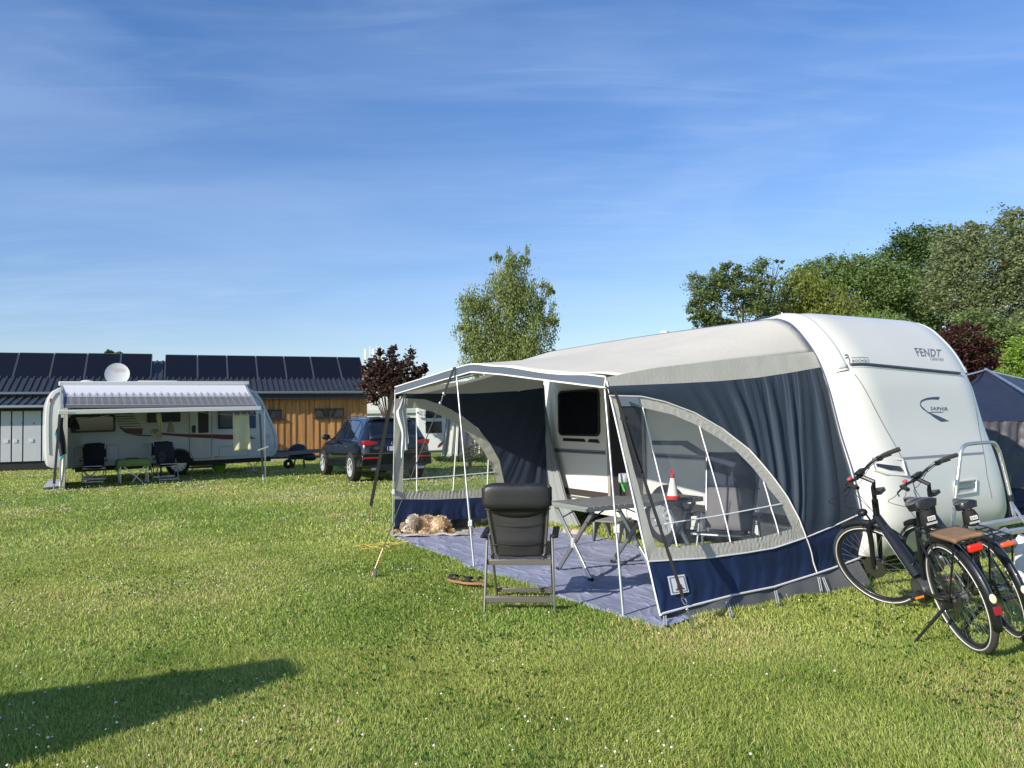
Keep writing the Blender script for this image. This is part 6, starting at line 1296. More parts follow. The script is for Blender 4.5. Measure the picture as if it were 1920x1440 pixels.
# ------------------------------------------------------------------ bicycles
FRM = mat('bike_black', (.012, .014, .018), .38, .2, coat=.4); SPK = mat('spoke', (.45, .46, .47), .35, .8); TYRE = mat('bike_tyre', (.045, .042, .038), .85, bump=.6, bs=120)
REFL = mat('reflex_strip', (.62, .62, .60), .4); SADM = mat('saddle_black', (.014, .015, .02), .35, coat=.3); BAGM = mat('bag_black', (.010, .010, .011), .8, bump=.3, bs=80)
AXP = Vector((1.07, 0, .355)); AXD = Vector((-.38, 0, 1)).normalized()
def bicycle(label, x, y, head, lean, sc, steer, kick_px, second=False):
    r = thing('bicycle', (x, y, 0), 0, label, 'bicycle', 'bicycles parked behind the caravan'); r.rotation_euler = (-lean, 0, head); r.scale = (sc, sc, sc)
    Mw = Matrix.Translation((x, y, 0)) @ RZ(head) @ RX(-lean) @ Matrix.Scale(sc, 4); Mi = Mw.inverted()
    S = Matrix.Translation(AXP) @ Matrix.Rotation(steer, 4, AXD) @ Matrix.Translation(-AXP)
    def wheel2(c, M_, disc):
        rr = .355; w = Vector(c)
        g = MB(); g.tube([w + Vector((rr * .945 * math.cos(a), 0, rr * .945 * math.sin(a))) for a in np.linspace(0, 2 * PI, 64, endpoint=False)], .0215, 10, M_, closed=True); wh = g.build('wheel', TYRE, r, smooth=60)
        g = MB()
        for s_ in (-1, 1): g.tube([w + Vector((rr * .915 * math.cos(a), s_ * .0195, rr * .915 * math.sin(a))) for a in np.linspace(0, 2 * PI, 64, endpoint=False)], .0042, 5, M_, closed=True)
        g.build('reflex_ring', REFL, wh)
        g = MB(); g.tube([w + Vector((rr * .855 * math.cos(a), 0, rr * .855 * math.sin(a))) for a in np.linspace(0, 2 * PI, 64, endpoint=False)], .0135, 8, M_, closed=True); g.build('rim', FRM, wh, smooth=60)
        g = MB()
        for k in range(32):
            a = 2 * PI * k / 32; a2 = a + (.9 if k % 4 < 2 else -.9); s_ = 1 if k % 2 else -1
            g.tube([w + Vector((.025 * math.cos(a2), s_ * .03, .025 * math.sin(a2))), w + Vector((rr * .84 * math.cos(a), 0, rr * .84 * math.sin(a)))], .0011, 4, M_)
        g.build('spokes', SPK, wh, smooth=0)
        g = MB(); g.lathe([(0, -.05), (.02, -.05), (.035, -.035), (.022, -.025), (.022, .025), (.035, .035), (.02, .05), (0, .05)], 16, M_ @ T(*w) @ RX(PI / 2)); g.build('hub', ALUD if not second else STEEL, wh)
        if disc: g = MB(); g.lathe([(.03, .042), (.07, .042), (.088, .0425), (.088, .0445), (.03, .0445)], 30, M_ @ T(*w) @ RX(-PI / 2)); g.build('brake_disc', mat('disc_dark', (.12, .12, .11), .4, .8), wh)
    wheel2((0, 0, .355), Matrix.Identity(4), True); wheel2((1.12, 0, .355), S, True)
    # frame
    g = MB(); ht = Vector((.865, 0, .89)); hb = Vector((.925, 0, .735)); bb = Vector((.46, 0, .30)); st = Vector((.30, 0, .76)); ax = Vector((0, 0, .355))
    g.tube([hb, ht], .024, 12); g.tube([hb + Vector((0, 0, .03)), lerp(hb, bb, .45) + Vector((-.02, 0, .02)), bb + Vector((.04, 0, .08))], [.030, .042, .046], 12, flat=.75); g.tube([bb, st], .019, 10)
    g.tube([lerp(bb, st, .62), lerp(bb, st, .40) + Vector((.16, 0, -.02))], .016, 8)
    for s_ in (-1, 1): g.tube([bb + Vector((-.03, s_ * .03, 0)), (.2, s_ * .06, .325), ax + Vector((0, s_ * .065, 0))], .012, 8); g.tube([lerp(bb, st, .85), lerp(ax, st, .55) + Vector((-.01, s_ * .05, 0)), ax + Vector((0, s_ * .065, 0))], .009, 8)
    g.build('frame', FRM, r)
    g = MB(); c = lerp(hb, bb, .5); d = (bb - hb).normalized(); up = Vector((-d.z, 0, d.x)); up = up if up.z > 0 else -up
    g.bar(lerp(hb, bb, .16) + up * .022, lerp(hb, bb, .80) + up * .022, .062, .062, up=up); bt = g.build('battery', mat('battery_black', (.016, .019, .025), .4), r, bevel=.014)
    g = MB()
    for k in range(12): p = lerp(hb, bb, .50 + k * .022) + up * .0545; g.bar(p - Vector((0, .027, 0)), p + Vector((0, .027, 0)), .005, .004)
    g.build('ribs', BLACKP, bt)
    g = MB(); g.tube([lerp(hb, bb, .2) + Vector((0, .036, .01)), lerp(hb, bb, .78) + Vector((0, .036, .01))], .002, 4); g.build('stripe', REFL, bt)
    g = MB(); g.prism([(.36, .26), (.42, .215), (.53, .235), (.56, .30), (.52, .37), (.44, .385), (.37, .34)], 1, -.055, .055); g.build('motor', mat('motor_grey', (.07, .072, .078), .4, .3), r, bevel=.012)
    # cranks
    ca_ = R(160 if not second else 20)
    for s_, a in ((1, ca_), (-1, ca_ + PI)):
        e = bb + Vector((.17 * math.cos(a + PI) * -1, s_ * .085, .17 * math.sin(a) * .5 if s_ > 0 else -.12)); g = MB(); g.bar(bb + Vector((0, s_ * .06, 0)), e, .014, .03, up=(0, 1, 0)); cr_ = g.build('crank', FRM, r, bevel=.004)
        g = MB(); g.cbox(e + Vector((0, s_ * .055, 0)), (.09, .09, .022)); pd = g.build('pedal', BLACKP, cr_, bevel=.005)
        g = MB(); g.cbox(e + Vector((-.047, s_ * .055, 0)), (.006, .06, .014)); g.build('reflector', ORANGE, pd); g = MB(); g.cbox(e + Vector((.047, s_ * .055, 0)), (.006, .06, .014)); g.build('reflector', ORANGE, pd)
    g = MB(); g.lathe([(.07, -.052), (.088, -.052), (.088, -.056), (.07, -.056)], 30, T(*bb) @ RX(PI / 2) @ SCL(1, 1, 1)); g.tube([bb + Vector((.0, -.054, .085)), ax + Vector((0, -.054, .04))], .004, 4); g.tube([bb + Vector((.0, -.054, -.085)), ax + Vector((0, -.054, -.06))], .004, 4); g.lathe([(.02, .05), (.04, .05), (.045, .056), (.02, .06)], 20, T(*ax) @ RX(PI / 2)); g.build('chain', mat('chain_metal', (.12, .11, .10), .4, .8), r)
    # fork, stem, bars (steered)
    g = MB()
    for s_ in (-1, 1): g.tube([Vector((.985, s_ * .055, .70)), Vector((1.03, s_ * .058, .56)), Vector((1.12, s_ * .055, .355))], [.020, .020, .015], 10, S)
    g.tube([(.985, -.065, .705), (.985, .065, .705)], .022, 10, S); g.tube([(.985, 0, .70), (.93, 0, .735)], .024, 8, S); fk = g.build('fork', FRM, r)
    g = MB(); g.tube([(.865, 0, .89), (.83, 0, .985)], .017, 10, S); g.tube([(.83, 0, .985), (.80, 0, 1.035), (.885, 0, 1.095)], .018, 8, S); g.cbox((.80, 0, .955), (.07, .07, .03), S); g.build('stem', FRM, r)
    hp = smoothcurve([(.885, -.05, 1.10), (.90, -.13, 1.105), (.86, -.20, 1.125), (.80, -.25, 1.135), (.70, -.315, 1.135)], 14)
    g = MB()
    for s_ in (-1, 1): g.tube([(p[0], s_ * -p[1], p[2]) for p in hp], .0115, 8, S)
    g.tube([(.885, -.05, 1.10), (.885, .05, 1.10)], .016, 10, S); hbar = g.build('handlebar', FRM, r)
    for s_ in (-1, 1):
        g = MB(); g.tube([(p[0], s_ * -p[1], p[2]) for p in hp[8:]], [.014, .016, .017, .017, .018, .017], 10, S); g.build('grip', RUBBER, hbar)
        g = MB(); g.tube([(.83, s_ * .235, 1.125), (.865, s_ * .27, 1.10), (.80, s_ * .33, 1.095)], .006, 6, S); g.cbox((.83, s_ * .22, 1.125), (.04, .03, .035), S); g.build('brake_lever', BLACKP, hbar)
    g = MB(); g.cbox((.87, 0, 1.13), (.05, .09, .022), S); g.build('display', BLACKP, hbar, bevel=.006)
    g = MB(); g.ell((.87, .14, 1.14), (.02, .02, .014), M=S); g.build('bell', mat('bell_red', (.5, .05, .05), .4), hbar)
    g = MB(); g.ell((1.02, 0, .80), (.04, .035, .03), M=S); g.tube([(.985, 0, .72), (1.0, 0, .80)], .008, 6, S); g.build('headlamp', BLACKP, r)
    for k, (a, b, c_) in enumerate((((.83, .22, 1.12), (1.12, .16, .98), (.95, .03, .82)), ((.83, -.22, 1.12), (1.10, -.14, 1.0), (.95, -.02, .80)), ((.86, .15, 1.11), (1.08, .05, .92), (1.0, .07, .60)), ((.86, -.12, 1.11), (1.05, -.06, .95), (.90, .0, .74)))):
        g = MB(); g.tube([S @ Vector(p) for p in smoothcurve([a, lerp(Vector(a), Vector(b), .6), b, c_], 16)], .0026, 5); g.build('cable', BLACKP, r)
    # mudguards
    def guard(c, a0, a1, M_, name):
        rr = .395; rows = [[(c[0] + rr * math.cos(a) - (.006 * abs(k) ** 2) * math.cos(a), k * .012, c[2] + rr * math.sin(a) - .006 * abs(k) ** 2 * math.sin(a)) for k in (-2.4, -1.6, -.8, 0, .8, 1.6, 2.4)] for a in np.linspace(a0, a1, 26)]
        g = MB(); g.grid(rows, M_); return g.build(name, FRM, r, smooth=60, solid=.003)
    mg = guard((0, 0, .355), R(25), R(198), Matrix.Identity(4), 'mudguard'); guard((1.12, 0, .355), R(70), R(150), S, 'mudguard')
    g = MB()
    for s_ in (-1, 1): g.tube([(0, s_ * .06, .355), (-.34, s_ * .035, .50)], .003, 5)
    g.build('mudguard_stay', FRM, mg)
    def ong(a, off): return Vector((-.0 + (.398 + off) * math.cos(a), 0, .355 + (.398 + off) * math.sin(a)))
    g = MB(); a = R(168); p = ong(a, .004); g.ell((0, 0, 0), (.028, .020, .006), M=T(*p) @ RY(-a + PI / 2)); g.build('sticker', mat('sticker_yellow', (.68, .66, .42), .5), mg)
    g = MB(); a = R(178); p = ong(a, .006)
    (g.cbox((0, 0, 0), (.05, .042, .012), T(*p) @ RY(-a + PI / 2)) if not second else g.lathe([(0, .008), (.024, .006), (.026, 0), (0, -.004)], 20, T(*p) @ RY(-a + PI / 2))); g.build('reflector', RED if second else mat('reflector_dark_red', (.28, .01, .03), .25, coat=.4), mg, bevel=.003)
    # carrier + lamp
    g = MB(); zr = .775
    g.tube([(.20, -.05, zr), (.10, -.065, zr), (-.32, -.065, zr), (-.345, -.03, zr), (-.345, .03, zr), (-.32, .065, zr), (.10, .065, zr), (.20, .05, zr), (.26, 0, zr)], .006, 6)
    for x in (.05, -.06, -.17, -.27): g.tube([(x, -.065, zr), (x, .065, zr)], .005, 6)
    g.tube([(.1, 0, zr), (-.33, 0, zr)], .005, 6)
    for s_ in (-1, 1): g.tube([(-.26, s_ * .065, zr), (-.24, s_ * .075, .70), (-.02, s_ * .075, .37)], .0065, 6); g.tube([(.02, s_ * .065, zr), (.02, s_ * .075, .66), (0, s_ * .075, .40)], .006, 6)
    car_ = g.build('luggage_rack', FRM, r)
    g = MB(); g.cbox((-.365, 0, zr - .035), (.03, .088, .045 if not second else .032)); g.build('rear_lamp', mat('lamp_red', (.65, .02, .01), .15, coat=.6) if not second else mat('lamp_orange_red', (.8, .09, .02), .15, coat=.6), r, bevel=.012, seg=3)
    # saddle
    P_ = [(-.13, .0, .0), (-.12, .055, .008), (-.10, .088, .0), (-.06, .10, -.005), (-.02, .085, .0), (.03, .048, .0), (.09, .030, .0), (.13, .022, -.006), (.15, 0, -.012)]
    sec = smoothcurve([(p[0], p[1], p[2]) for p in P_], 22); SZ = .965; rows = []
    for p in sec:
        w = max(p[1] * (1.0 if not second else .78), .001); rows.append([(p[0] + .205, w * c_, SZ + p[2] + .012 * (1 - abs(c_) ** 2) * (1 if abs(c_) < 1 else 0) + (.02 * (p[0] < -.04) * (.04 + abs(p[0] + .04)) * 8 if 0 else 0)) for c_ in (-1, -.8, -.5, -.2, 0, .2, .5, .8, 1)] + [(p[0] + .205, w * c_ * .9, SZ + p[2] - .045 * (1 if p[0] < 0 else .6)) for c_ in (.95, .4, 0, -.4, -.95)])
    g = MB(); g.grid(rows, closed_u=True); g.add(rows[0], [tuple(range(len(rows[0])))]); sdl = g.build('saddle', SADM, r, smooth=60)
    g = MB(); g.tube([(.10, -.02, SZ - .05), (.16, -.02, SZ - .07), (.27, -.02, SZ - .065), (.33, 0, SZ - .03), (.27, .02, SZ - .065), (.16, .02, SZ - .07), (.10, .02, SZ - .05)], .004, 6); g.build('saddle_rail', STEEL, sdl)
    g = MB(); g.tube([st - Vector((0, 0, .05)), (.215, 0, SZ - .07)], .0145, 10); g.build('seat_post', FRM, r)
    g = MB(); g.tube([(.115, 0, SZ - .055), (.11, 0, SZ - .10), (.125, 0, SZ - .165)], [.035, .048, .042], 14); bgx = g.build('saddle_bag', BAGM, r, bevel=.01)
    g = MB(); g.cbox((.062, 0, SZ - .105), (.004, .05, .028), RY(0)); g.build('bag_label', REFL, bgx); g = MB(); g.cbox((.074, 0, SZ - .14), (.006, .07, .014)); g.build('bag_stripe', mat('stripe_reflex', (.40, .41, .42), .4), bgx)
    V_, F_ = text_mesh('DXC', 1, .03); g = MB(); g.add([(.0592, .020 - u * .040, SZ - .115 + v * .018) for u, v in V_], F_); g.build('bag_lettering', BLACKP, bgx, smooth=0)
    # kickstand
    k0 = Vector((.05, .07, .31)); kw = G(*kick_px); k1 = Mi @ Vector((kw.x, kw.y, .0)); g = MB(); g.tube([k0, lerp(k0, Vector(k1), .5)], .012, 8); g.tube([lerp(k0, Vector(k1), .5), k1], .0095, 8); g.cbox(k0, (.05, .04, .05)); g.build('kickstand', BLACKP, r)
    if not second:
        pass
    return r
b1 = bicycle('black electric bicycle with a brown pad on its rack, nearer the awning', 3.06, 5.19, R(88.5), R(14.5), 1.055, R(35), (1714, 1205))
b2 = bicycle('black bicycle with an empty luggage rack next to the white bag', 3.51, 5.46, R(80.4), R(15.0), 1.005, R(32), (1800, 1190), True)
# brown pad on the first rack
pad = thing('rack_pad', (3.06, 5.19, 0), 0, 'flat brown leather pad lying on the bicycle rack', 'pad'); pad.rotation_euler = b1.rotation_euler; pad.scale = b1.scale
g = MB(); rows = [[(-.17 + .145 * a - .02 * b * b, .09 * b, .792 + .004 * fbm(a * 4, b * 4)) for b in np.linspace(-1, 1, 9)] for a in np.linspace(-1, 1, 9)]; g.grid(rows); g.build('pad_sheet', mat('pad_tan', (.20, .12, .062), .75, var=.15, vs=8, bump=.3, bs=40), pad, smooth=60, solid=.022)
# ------------------------------------------------------------------ bicycle carrier at the rear of the caravan
cz = thing('bike_carrier', (0, 0, 0), 0, 'aluminium hoop and rails of a bicycle carrier behind the caravan', 'carrier')
def c3_(px, py, Z): return dp(px, py, Z)
g = MB(); H1 = [c3_(1786, 990, 6.7), c3_(1794, 910, 6.7), c3_(1801, 850, 6.72), c3_(1806, 838, 6.74), c3_(1818, 832.5, 6.78), c3_(1856, 829.5, 6.9), c3_(1866, 833, 6.95), c3_(1874, 848, 6.98), c3_(1885, 890, 7.0), c3_(1896, 938, 7.0)]
HC = smoothcurve(H1[:3], 8).tolist() + smoothcurve(H1[2:8], 26).tolist()[1:] + smoothcurve(H1[7:], 10).tolist()[1:]
g.tube(HC, .0165, 12); g.build('hoop', ALU, cz)
g = MB(); g.tube([c3_(1894, 928, 6.99), c3_(1897, 942, 6.99)], .021, 10); g.build('clamp', BLACKP, cz)
g = MB(); g.tube([c3_(1896, 940, 7.0), c3_(1902, 968, 6.8)], .016, 10); g.tube([c3_(1898, 945, 7.0), c3_(1925, 985, 6.5)], .012, 8); g.build('upright', ALU, cz)
g = MB(); g.bar(c3_(1790, 995, 6.5), c3_(1990, 960, 6.9), .09, .035); g.build('rail', ALU, cz); g = MB(); g.bar(c3_(1800, 1012, 6.2), c3_(1990, 982, 6.5), .07, .03); g.build('rail', ALU, cz)
g = MB(); g.tube([c3_(1862, 1002, 6.3), c3_(1885, 990, 6.32), c3_(1893, 994, 6.3), c3_(1888, 1001, 6.25), c3_(1866, 1008, 6.25)], .01, 8, closed=True); g.build('handle', ALU, cz)
g = MB(); g.ell(c3_(1885, 1019, 6.35), (.10, .05, .055)); g.build('lamp_housing', mat('housing_grey', (.25, .26, .28), .4), cz); g = MB(); g.cbox(c3_(1880, 1000, 6.5), (.22, .08, .07)); g.build('lamp_block', BLACKP, cz, bevel=.02)
a, b = c3_(1855, 1030, 6.6), c3_(1930, 1075, 6.6); g = MB(); g.tube([(a.x, a.y, a.z), (a.x + .05, a.y, .02)], .016, 8); g.build('foot', ALUD, cz)
# white bag
wbg = thing('carrier_bag', (G(1912, 1112)), 0, 'white printed carrier bag standing at the right edge of the frame', 'bag')
g = MB(); rows = []
for j in range(16):
    f = j / 15; z = .02 + .48 * f; w = lerp(.17, .15, f) * (1 - .25 * max(0, f - .8) * 5); d_ = lerp(.12, .06, f)
    rows.append([(.13 + w * math.cos(a) * (1 + .07 * math.sin(a * 5 + f * 6)), d_ * math.sin(a) * (1 + .12 * math.sin(a * 4 + f * 9)), z + .012 * math.sin(a * 3)) for a in np.linspace(0, 2 * PI, 40, endpoint=False)])
g.grid(rows, closed_u=True); g.build('bag', mat('bag_white', (.82, .83, .84), .45, trans=.1), wbg, smooth=80)
for txt, u0, z0, h in (('SI', .02, .42, .035), ('GUT', .0, .36, .04), ('LE', .0, .28, .05)):
    V_, F_ = text_mesh(txt, 1, .01); g = MB(); g.add([(.03 + u0 + u * .12, -.135 + .02 * z0, z0 + v * h) for u, v in V_], F_); g.build('print', mat('print_blue', (.12, .15, .45), .5), wbg, smooth=0)
g = MB(); g.tube([(.10, -.02, .50), (.11, -.03, .58), (.16, -.03, .59), (.18, -.02, .50)], .008, 6); g.build('handle', mat('bag_white', (.82, .83, .84), .45), wbg)
# ------------------------------------------------------------------ trees
BARK = mat('bark', (.10, .075, .05), .9, bump=.8, bs=15, var=.25, vs=6); BIRCHB = mat('birch_bark', (.42, .40, .36), .8, var=.5, vs=9, bump=.4, bs=20)
def leafmat(name, trans=.45, rough=.5):
    M = bpy.data.materials.new(name); M.use_nodes = True; t = M.node_tree; b = t.nodes['Principled BSDF']; b.inputs['Roughness'].default_value = rough; b.inputs['Specular IOR Level'].default_value = .35
    a = t.nodes.new('ShaderNodeAttribute'); a.attribute_name = 'tone'; tr = t.nodes.new('ShaderNodeBsdfTranslucent'); mxs = t.nodes.new('ShaderNodeMixShader'); mxs.inputs[0].default_value = trans
    t.links.new(a.outputs['Color'], b.inputs['Base Color']); t.links.new(a.outputs['Color'], tr.inputs[0]); t.links.new(b.outputs[0], mxs.inputs[1]); t.links.new(tr.outputs[0], mxs.inputs[2]); t.links.new(mxs.outputs[0], t.nodes['Material Output'].inputs[0]); return M
LEAF = leafmat('foliage')
def leaves(name, parent, P, size, col, seed, hang=0.0, tonev=.35, hue2=None, asp=.55):
    r = np.random.default_rng(seed); n = len(P)
    d = r.normal(0, 1, (n, 3)); d[:, 2] = d[:, 2] * .5 - hang * 2.2; d /= np.linalg.norm(d, axis=1)[:, None]
    u = np.cross(d, r.normal(0, 1, (n, 3))); u /= np.linalg.norm(u, axis=1)[:, None]
    s = size * (.6 + .8 * r.random(n))[:, None]
    V = np.stack([P - d * s * .5, P + u * s * asp * .5, P + d * s * .5, P - u * s * asp * .5], 1).reshape(-1, 3); F = np.arange(n * 4).reshape(-1, 4)
    col = tuple(1.4 * q_ for q_ in col) if min(col) == col[2] and col[1] > col[0] else col; c = np.array(col)[None] * (1 - tonev + 2 * tonev * r.random((n, 1)))
    if hue2 is not None:
        hue2 = tuple(1.3 * q_ for q_ in hue2) if hue2[1] > hue2[0] else hue2
        k = np.clip(noise2(P[:, 0] + P[:, 2] * .7, P[:, 1] + P[:, 2], .9, seed + 3) * 1.6 - .3, 0, 1)[:, None]; c = c * (1 - k) + np.array(hue2)[None] * k * (1 - tonev + 2 * tonev * r.random((n, 1)))
    o = tri_mesh(name, V, F, np.repeat(c, 4, 0), LEAF); o.parent = parent; return o
def tree(name, label, loc, H, blobs, nl, size, col, seed, trunk_r=.22, group=None, hang=0, hue2=None, bark=None, clump=.16, shell=.55, fork=.3, tonev=.35, cat='tree', asp=.55, per=40):
    # blobs: (x, y, z, rx, ry, rz) relative to the base; leaves gather in small clumps over each blob
    r = np.random.default_rng(seed); t = thing(name, loc, 0, label, cat, group); vol = np.array([b[3] * b[4] + b[5] * b[3] for b in blobs]); pr = vol / vol.sum()
    nc = max(8, nl // per); bi = r.choice(len(blobs), nc, p=pr); B = np.array(blobs)[bi]
    d = r.normal(0, 1, (nc, 3)); d /= np.linalg.norm(d, axis=1)[:, None]; rad = (shell + (1 - shell) * r.random(nc)) ** .8; rad = rad * (1 + .12 * r.normal(0, 1, nc))
    C = B[:, :3] + d * rad[:, None] * B[:, 3:]; C[:, 2] = np.maximum(C[:, 2], .3)
    cs = clump * (.5 + r.random(nc)) * np.minimum(B[:, 3], B[:, 5])
    k = np.repeat(np.arange(nc), per); off = r.normal(0, 1, (len(k), 3)) * cs[k][:, None] * np.array([1, 1, .75 if not hang else 1.5]); P = C[k] + off
    if hang: P[:, 2] -= np.abs(r.normal(0, 1, len(k))) * cs[k] * 1.2
    P[:, 2] = np.maximum(P[:, 2], .05)
    leaves('crown', t, P, size, col, seed, hang, tonev, hue2, asp)
    # trunk and limbs reaching into the blobs
    g = MB(); zb = min(b[2] for b in blobs); zf = max(H * fork, .4); top = Vector((0, 0, zf)); rr = random.Random(seed)
    g.tube([(0, 0, -.1), (rr.uniform(-.1, .1), 0, zf * .5), tuple(top)], [trunk_r * 1.2, trunk_r, trunk_r * .8], 9)
    for b in blobs:
        e = Vector(b[:3]) + Vector((0, 0, b[5] * .3)); m_ = top.lerp(e, .5) + Vector((rr.uniform(-.2, .2), rr.uniform(-.2, .2), rr.uniform(0, .3))); g.tube([top - Vector((0, 0, .1)), m_, e], [trunk_r * .55, trunk_r * .32, trunk_r * .1], 6)
        for q in range(5):
            a = Vector((rr.uniform(-1, 1) * b[3], rr.uniform(-1, 1) * b[4], rr.uniform(-.4, 1) * b[5])) * .8; s0 = m_.lerp(e, rr.random()); g.tube([s0, s0.lerp(Vector(b[:3]) + a, .5) + Vector((0, 0, .1)), Vector(b[:3]) + a], [trunk_r * .16, trunk_r * .1, trunk_r * .03], 5)
    g.build('trunk', bark or BARK, t); return t
def blob_px(Z, items):
    # items: (px, py, rpx, rpy) on the picture, at distance Z -> world blobs
    out = []
    for it in items:
        p = dp(it[0], it[1], Z + (it[4] if len(it) > 4 else 0)); k = (Z + (it[4] if len(it) > 4 else 0)) / 1442; out.append((p, it[2] * k, it[3] * k))
    return out
def tree_px(name, label, Z, bx, items, nl, size, col, seed, **kw):
    base = dp(bx, 800, Z); base.z = 0; bl_ = []
    for p, rx, rz in blob_px(Z, items): q = p - base; bl_.append((q.x, q.y, q.z, rx, rx * .95, rz))
    H = max(b[2] + b[5] for b in bl_); return tree(name, label, base, H, bl_, nl, size, col, seed, **kw)
GR = 'trees of the wood behind the caravan'
# birch
tree_px('birch_tree', 'weeping birch standing behind the awning roof', 38, 955, [(958, 500, 26, 34), (948, 540, 42, 40), (985, 560, 40, 44), (1030, 535, 16, 20, .5), (895, 570, 34, 34), (925, 610, 50, 48), (985, 625, 55, 55), (880, 620, 26, 40), (1030, 600, 22, 36), (960, 670, 75, 45), (895, 672, 34, 34), (930, 480, 12, 10), (985, 480, 14, 14)], 38000, .12, (.14, .18, .05), 41, hang=1.1, hue2=(.20, .23, .075), bark=BIRCHB, clump=.14, shell=.25, fork=.12, trunk_r=.16, asp=.5, per=44)
# purple maple
tree_px('purple_maple', 'young purple-leaved maple by the corner of the wooden building', 27, 728, [(700, 688, 14, 20), (687, 700, 12, 8), (735, 672, 8, 22), (718, 690, 12, 24), (772, 664, 6, 18), (764, 684, 10, 22), (748, 700, 16, 22), (725, 712, 30, 20), (785, 698, 16, 8), (796, 690, 7, 5), (690, 722, 14, 12), (745, 730, 34, 14), (702, 745, 14, 10), (711, 664, 4, 12), (775, 715, 16, 10), (680, 690, 6, 4)], 6200, .12, (.050, .026, .022), 42, hue2=(.10, .058, .038), clump=.42, shell=.3, fork=.33, trunk_r=.045, tonev=.5, asp=.75, per=14)
# right wood
tree_px('broadleaf_tree', 'loose airy tree at the left end of the wood', 46, 1405, [(1330, 545, 46, 38), (1365, 515, 34, 26), (1430, 520, 34, 34), (1395, 560, 52, 42), (1320, 595, 36, 20), (1350, 605, 46, 20), (1440, 580, 36, 40), (1310, 570, 30, 24), (1460, 500, 12, 12)], 22000, .15, (.12, .165, .055), 50, group=GR, hue2=(.13, .165, .06), clump=.15, shell=.25, fork=.3, trunk_r=.22, per=60)
tree_px('weeping_tree', 'yellow green drooping tree in the middle of the wood', 48, 1520, [(1500, 560, 50, 50), (1550, 590, 60, 50), (1470, 600, 40, 40), (1530, 630, 80, 40)], 30000, .17, (.15, .18, .035), 51, group=GR, hang=.7, hue2=(.17, .19, .04), clump=.16, shell=.55)
tree_px('broadleaf_tree', 'broad rounded green tree crown above the weeping tree', 54, 1600, [(1560, 520, 60, 42), (1620, 520, 60, 44), (1665, 545, 60, 60), (1600, 560, 90, 60), (1520, 520, 40, 34), (1690, 590, 60, 60), (1700, 640, 60, 50)], 38000, .19, (.11, .17, .045), 52, group=GR, hue2=(.125, .175, .05), clump=.15)
tree_px('broadleaf_tree', 'dark green tall tree rising highest in the middle of the wood', 60, 1715, [(1690, 470, 34, 26), (1720, 455, 42, 34), (1755, 460, 36, 34), (1740, 500, 60, 50), (1720, 550, 60, 50)], 24000, .21, (.06, .105, .03), 53, group=GR, hue2=(.065, .11, .03), clump=.17)
tree_px('bush', 'fresh green bush just above the caravan roof', 42, 1640, [(1640, 620, 50, 36), (1690, 630, 40, 34), (1600, 640, 40, 28)], 18000, .14, (.13, .20, .05), 54, group=GR, hue2=(.16, .23, .07), clump=.15, fork=.2, cat='bush')
tree_px('willow_tree', 'tall silvery willow at the right edge of the wood', 50, 1850, [(1800, 470, 50, 50), (1850, 500, 70, 70), (1900, 440, 40, 50), (1915, 480, 50, 70), (1790, 540, 60, 60), (1860, 590, 70, 70), (1940, 560, 60, 80), (1905, 405, 20, 16), (1815, 430, 24, 18), (1970, 480, 50, 70)], 60000, .18, (.15, .185, .08), 55, group=GR, hue2=(.185, .215, .11), clump=.14, shell=.5, trunk_r=.3)
tree_px('willow_tree', 'lower green willow below the tall silvery one', 46, 1880, [(1880, 640, 50, 40), (1830, 620, 40, 40), (1940, 640, 50, 50)], 20000, .16, (.12, .17, .055), 56, group=GR, hue2=(.14, .19, .07), clump=.15, fork=.2)
tree_px('copper_beech', 'dark red leaved tree right of the caravan roof', 34, 1815, [(1800, 640, 46, 34), (1780, 680, 50, 40), (1840, 670, 40, 34), (1850, 705, 46, 30), (1770, 720, 50, 40)], 16000, .13, (.055, .018, .016), 57, group=GR, hue2=(.085, .03, .022), clump=.15, fork=.2)
tree_px('bush', 'bright yellow green bush at the right edge above the tent', 30, 1905, [(1905, 690, 32, 40), (1930, 660, 34, 40), (1950, 710, 50, 50), (1885, 715, 24, 24)], 11000, .12, (.16, .25, .035), 58, group=GR, hue2=(.22, .30, .06), clump=.16, fork=.2, cat='bush')
tree_px('broadleaf_tree', 'dark green tree closing the wood behind the caravan', 58, 1580, [(1480, 640, 70, 60), (1580, 650, 80, 70), (1690, 660, 80, 80), (1780, 610, 70, 80), (1790, 700, 70, 60), (1880, 700, 80, 60), (1430, 650, 40, 40)], 24000, .34, (.05, .08, .022), 59, group=GR, hue2=(.07, .10, .03), clump=.16)
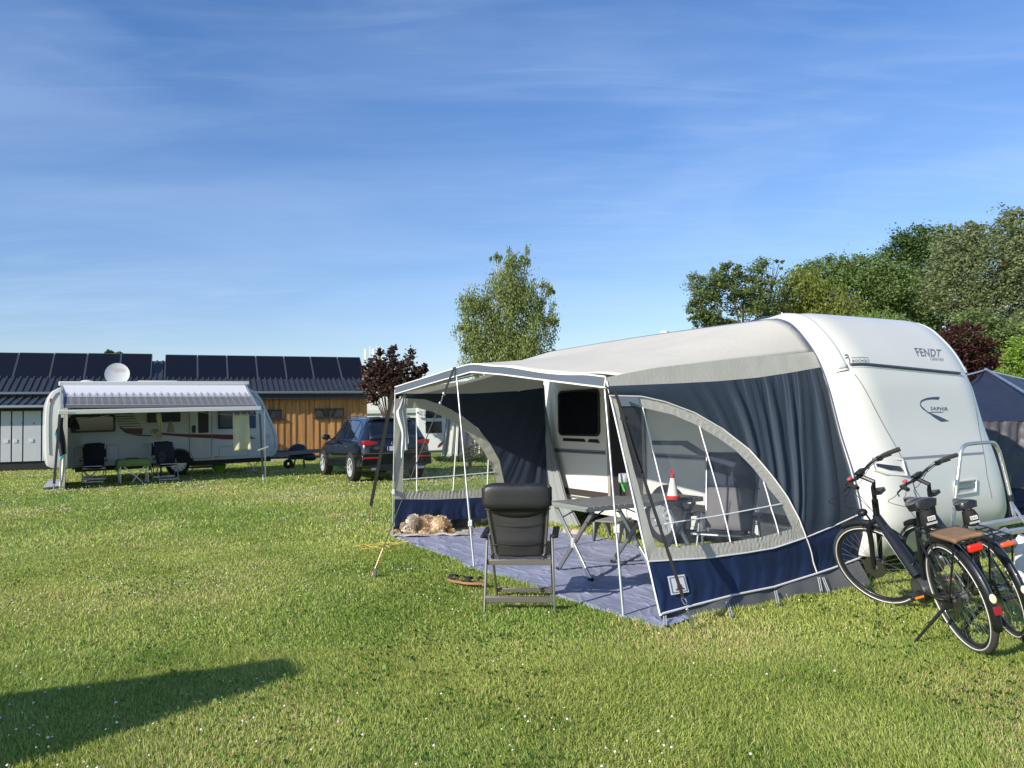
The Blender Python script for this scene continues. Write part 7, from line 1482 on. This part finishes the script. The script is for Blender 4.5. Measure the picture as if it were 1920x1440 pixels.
tree_px('broadleaf_tree', 'green treetop showing above the solar panels', 52, 215, [(205, 661, 6, 4), (221, 663, 8, 5), (215, 680, 10, 14)], 900, .22, (.09, .13, .04), 60, clump=.3, fork=.7, trunk_r=.1)
# hedge and thicket behind the far awning window
g_ = Kf
tree_px('hedge', 'low dark clipped hedge on the lawn behind the far window', 24.5, 880, [(850, 872, 24, 13), (885, 872, 26, 14), (920, 872, 26, 15), (955, 868, 26, 16), (990, 868, 30, 18), (825, 878, 12, 8)], 15000, .075, (.045, .085, .022), 61, clump=.2, fork=.05, trunk_r=.05, cat='hedge', shell=.6)
tree_px('shrub', 'bare brownish shrub rising above the clipped hedge', 27, 930, [(905, 835, 20, 18), (925, 825, 18, 24), (945, 830, 20, 24), (880, 845, 16, 12)], 2600, .08, (.09, .085, .04), 62, clump=.3, fork=.1, trunk_r=.04, cat='shrub')
# sun side shade caster, outside the frame to the left: an added unseen sheet, shaped by its shadow on the lawn
pg = thing('shade_caster', (0, 0, 0), 0, 'unseen dark sheet on poles added left of the view to shade the lawn', 'shade caster')
tip = G(548, 1236); k_ = 2.55 / math.tan(R(SUN_EL)); hx, hy = math.cos(R(SUN_AZ)), math.sin(R(SUN_AZ)); ap = Vector((tip.x - hx * k_, tip.y - hy * k_, 2.55))
tip2 = G(578, 1263); ap2 = Vector((tip2.x - hx * k_, tip2.y - hy * k_, 2.55)); ua, ub = G(0, 1307), G(0, 1427); k2 = 1.75 / math.tan(R(SUN_EL)); ea = Vector((ua.x + (ua.x - tip.x) * .9 - hx * k2, ua.y + (ua.y - tip.y) * .9 - hy * k2, 1.75)); eb = Vector((ub.x + (ub.x - tip.x) * .9 - hx * k2, ub.y + (ub.y - tip.y) * .9 - hy * k2, 1.75))
ec = ea + (eb - ap) * 1.0; ec = Vector((ea.x + eb.x - ap.x, ea.y + eb.y - ap.y, 1.75)); g = MB(); g.add([ap, ea, eb, ap2], [(0, 1, 2, 3)]); g.build('roof', TNT, pg, smooth=0, solid=.02)
g = MB()
for p in (ea, eb, ap): g.tube([(p.x, p.y, 0), (p.x, p.y, p.z)], .02, 8)
g.build('posts', ALU, pg)
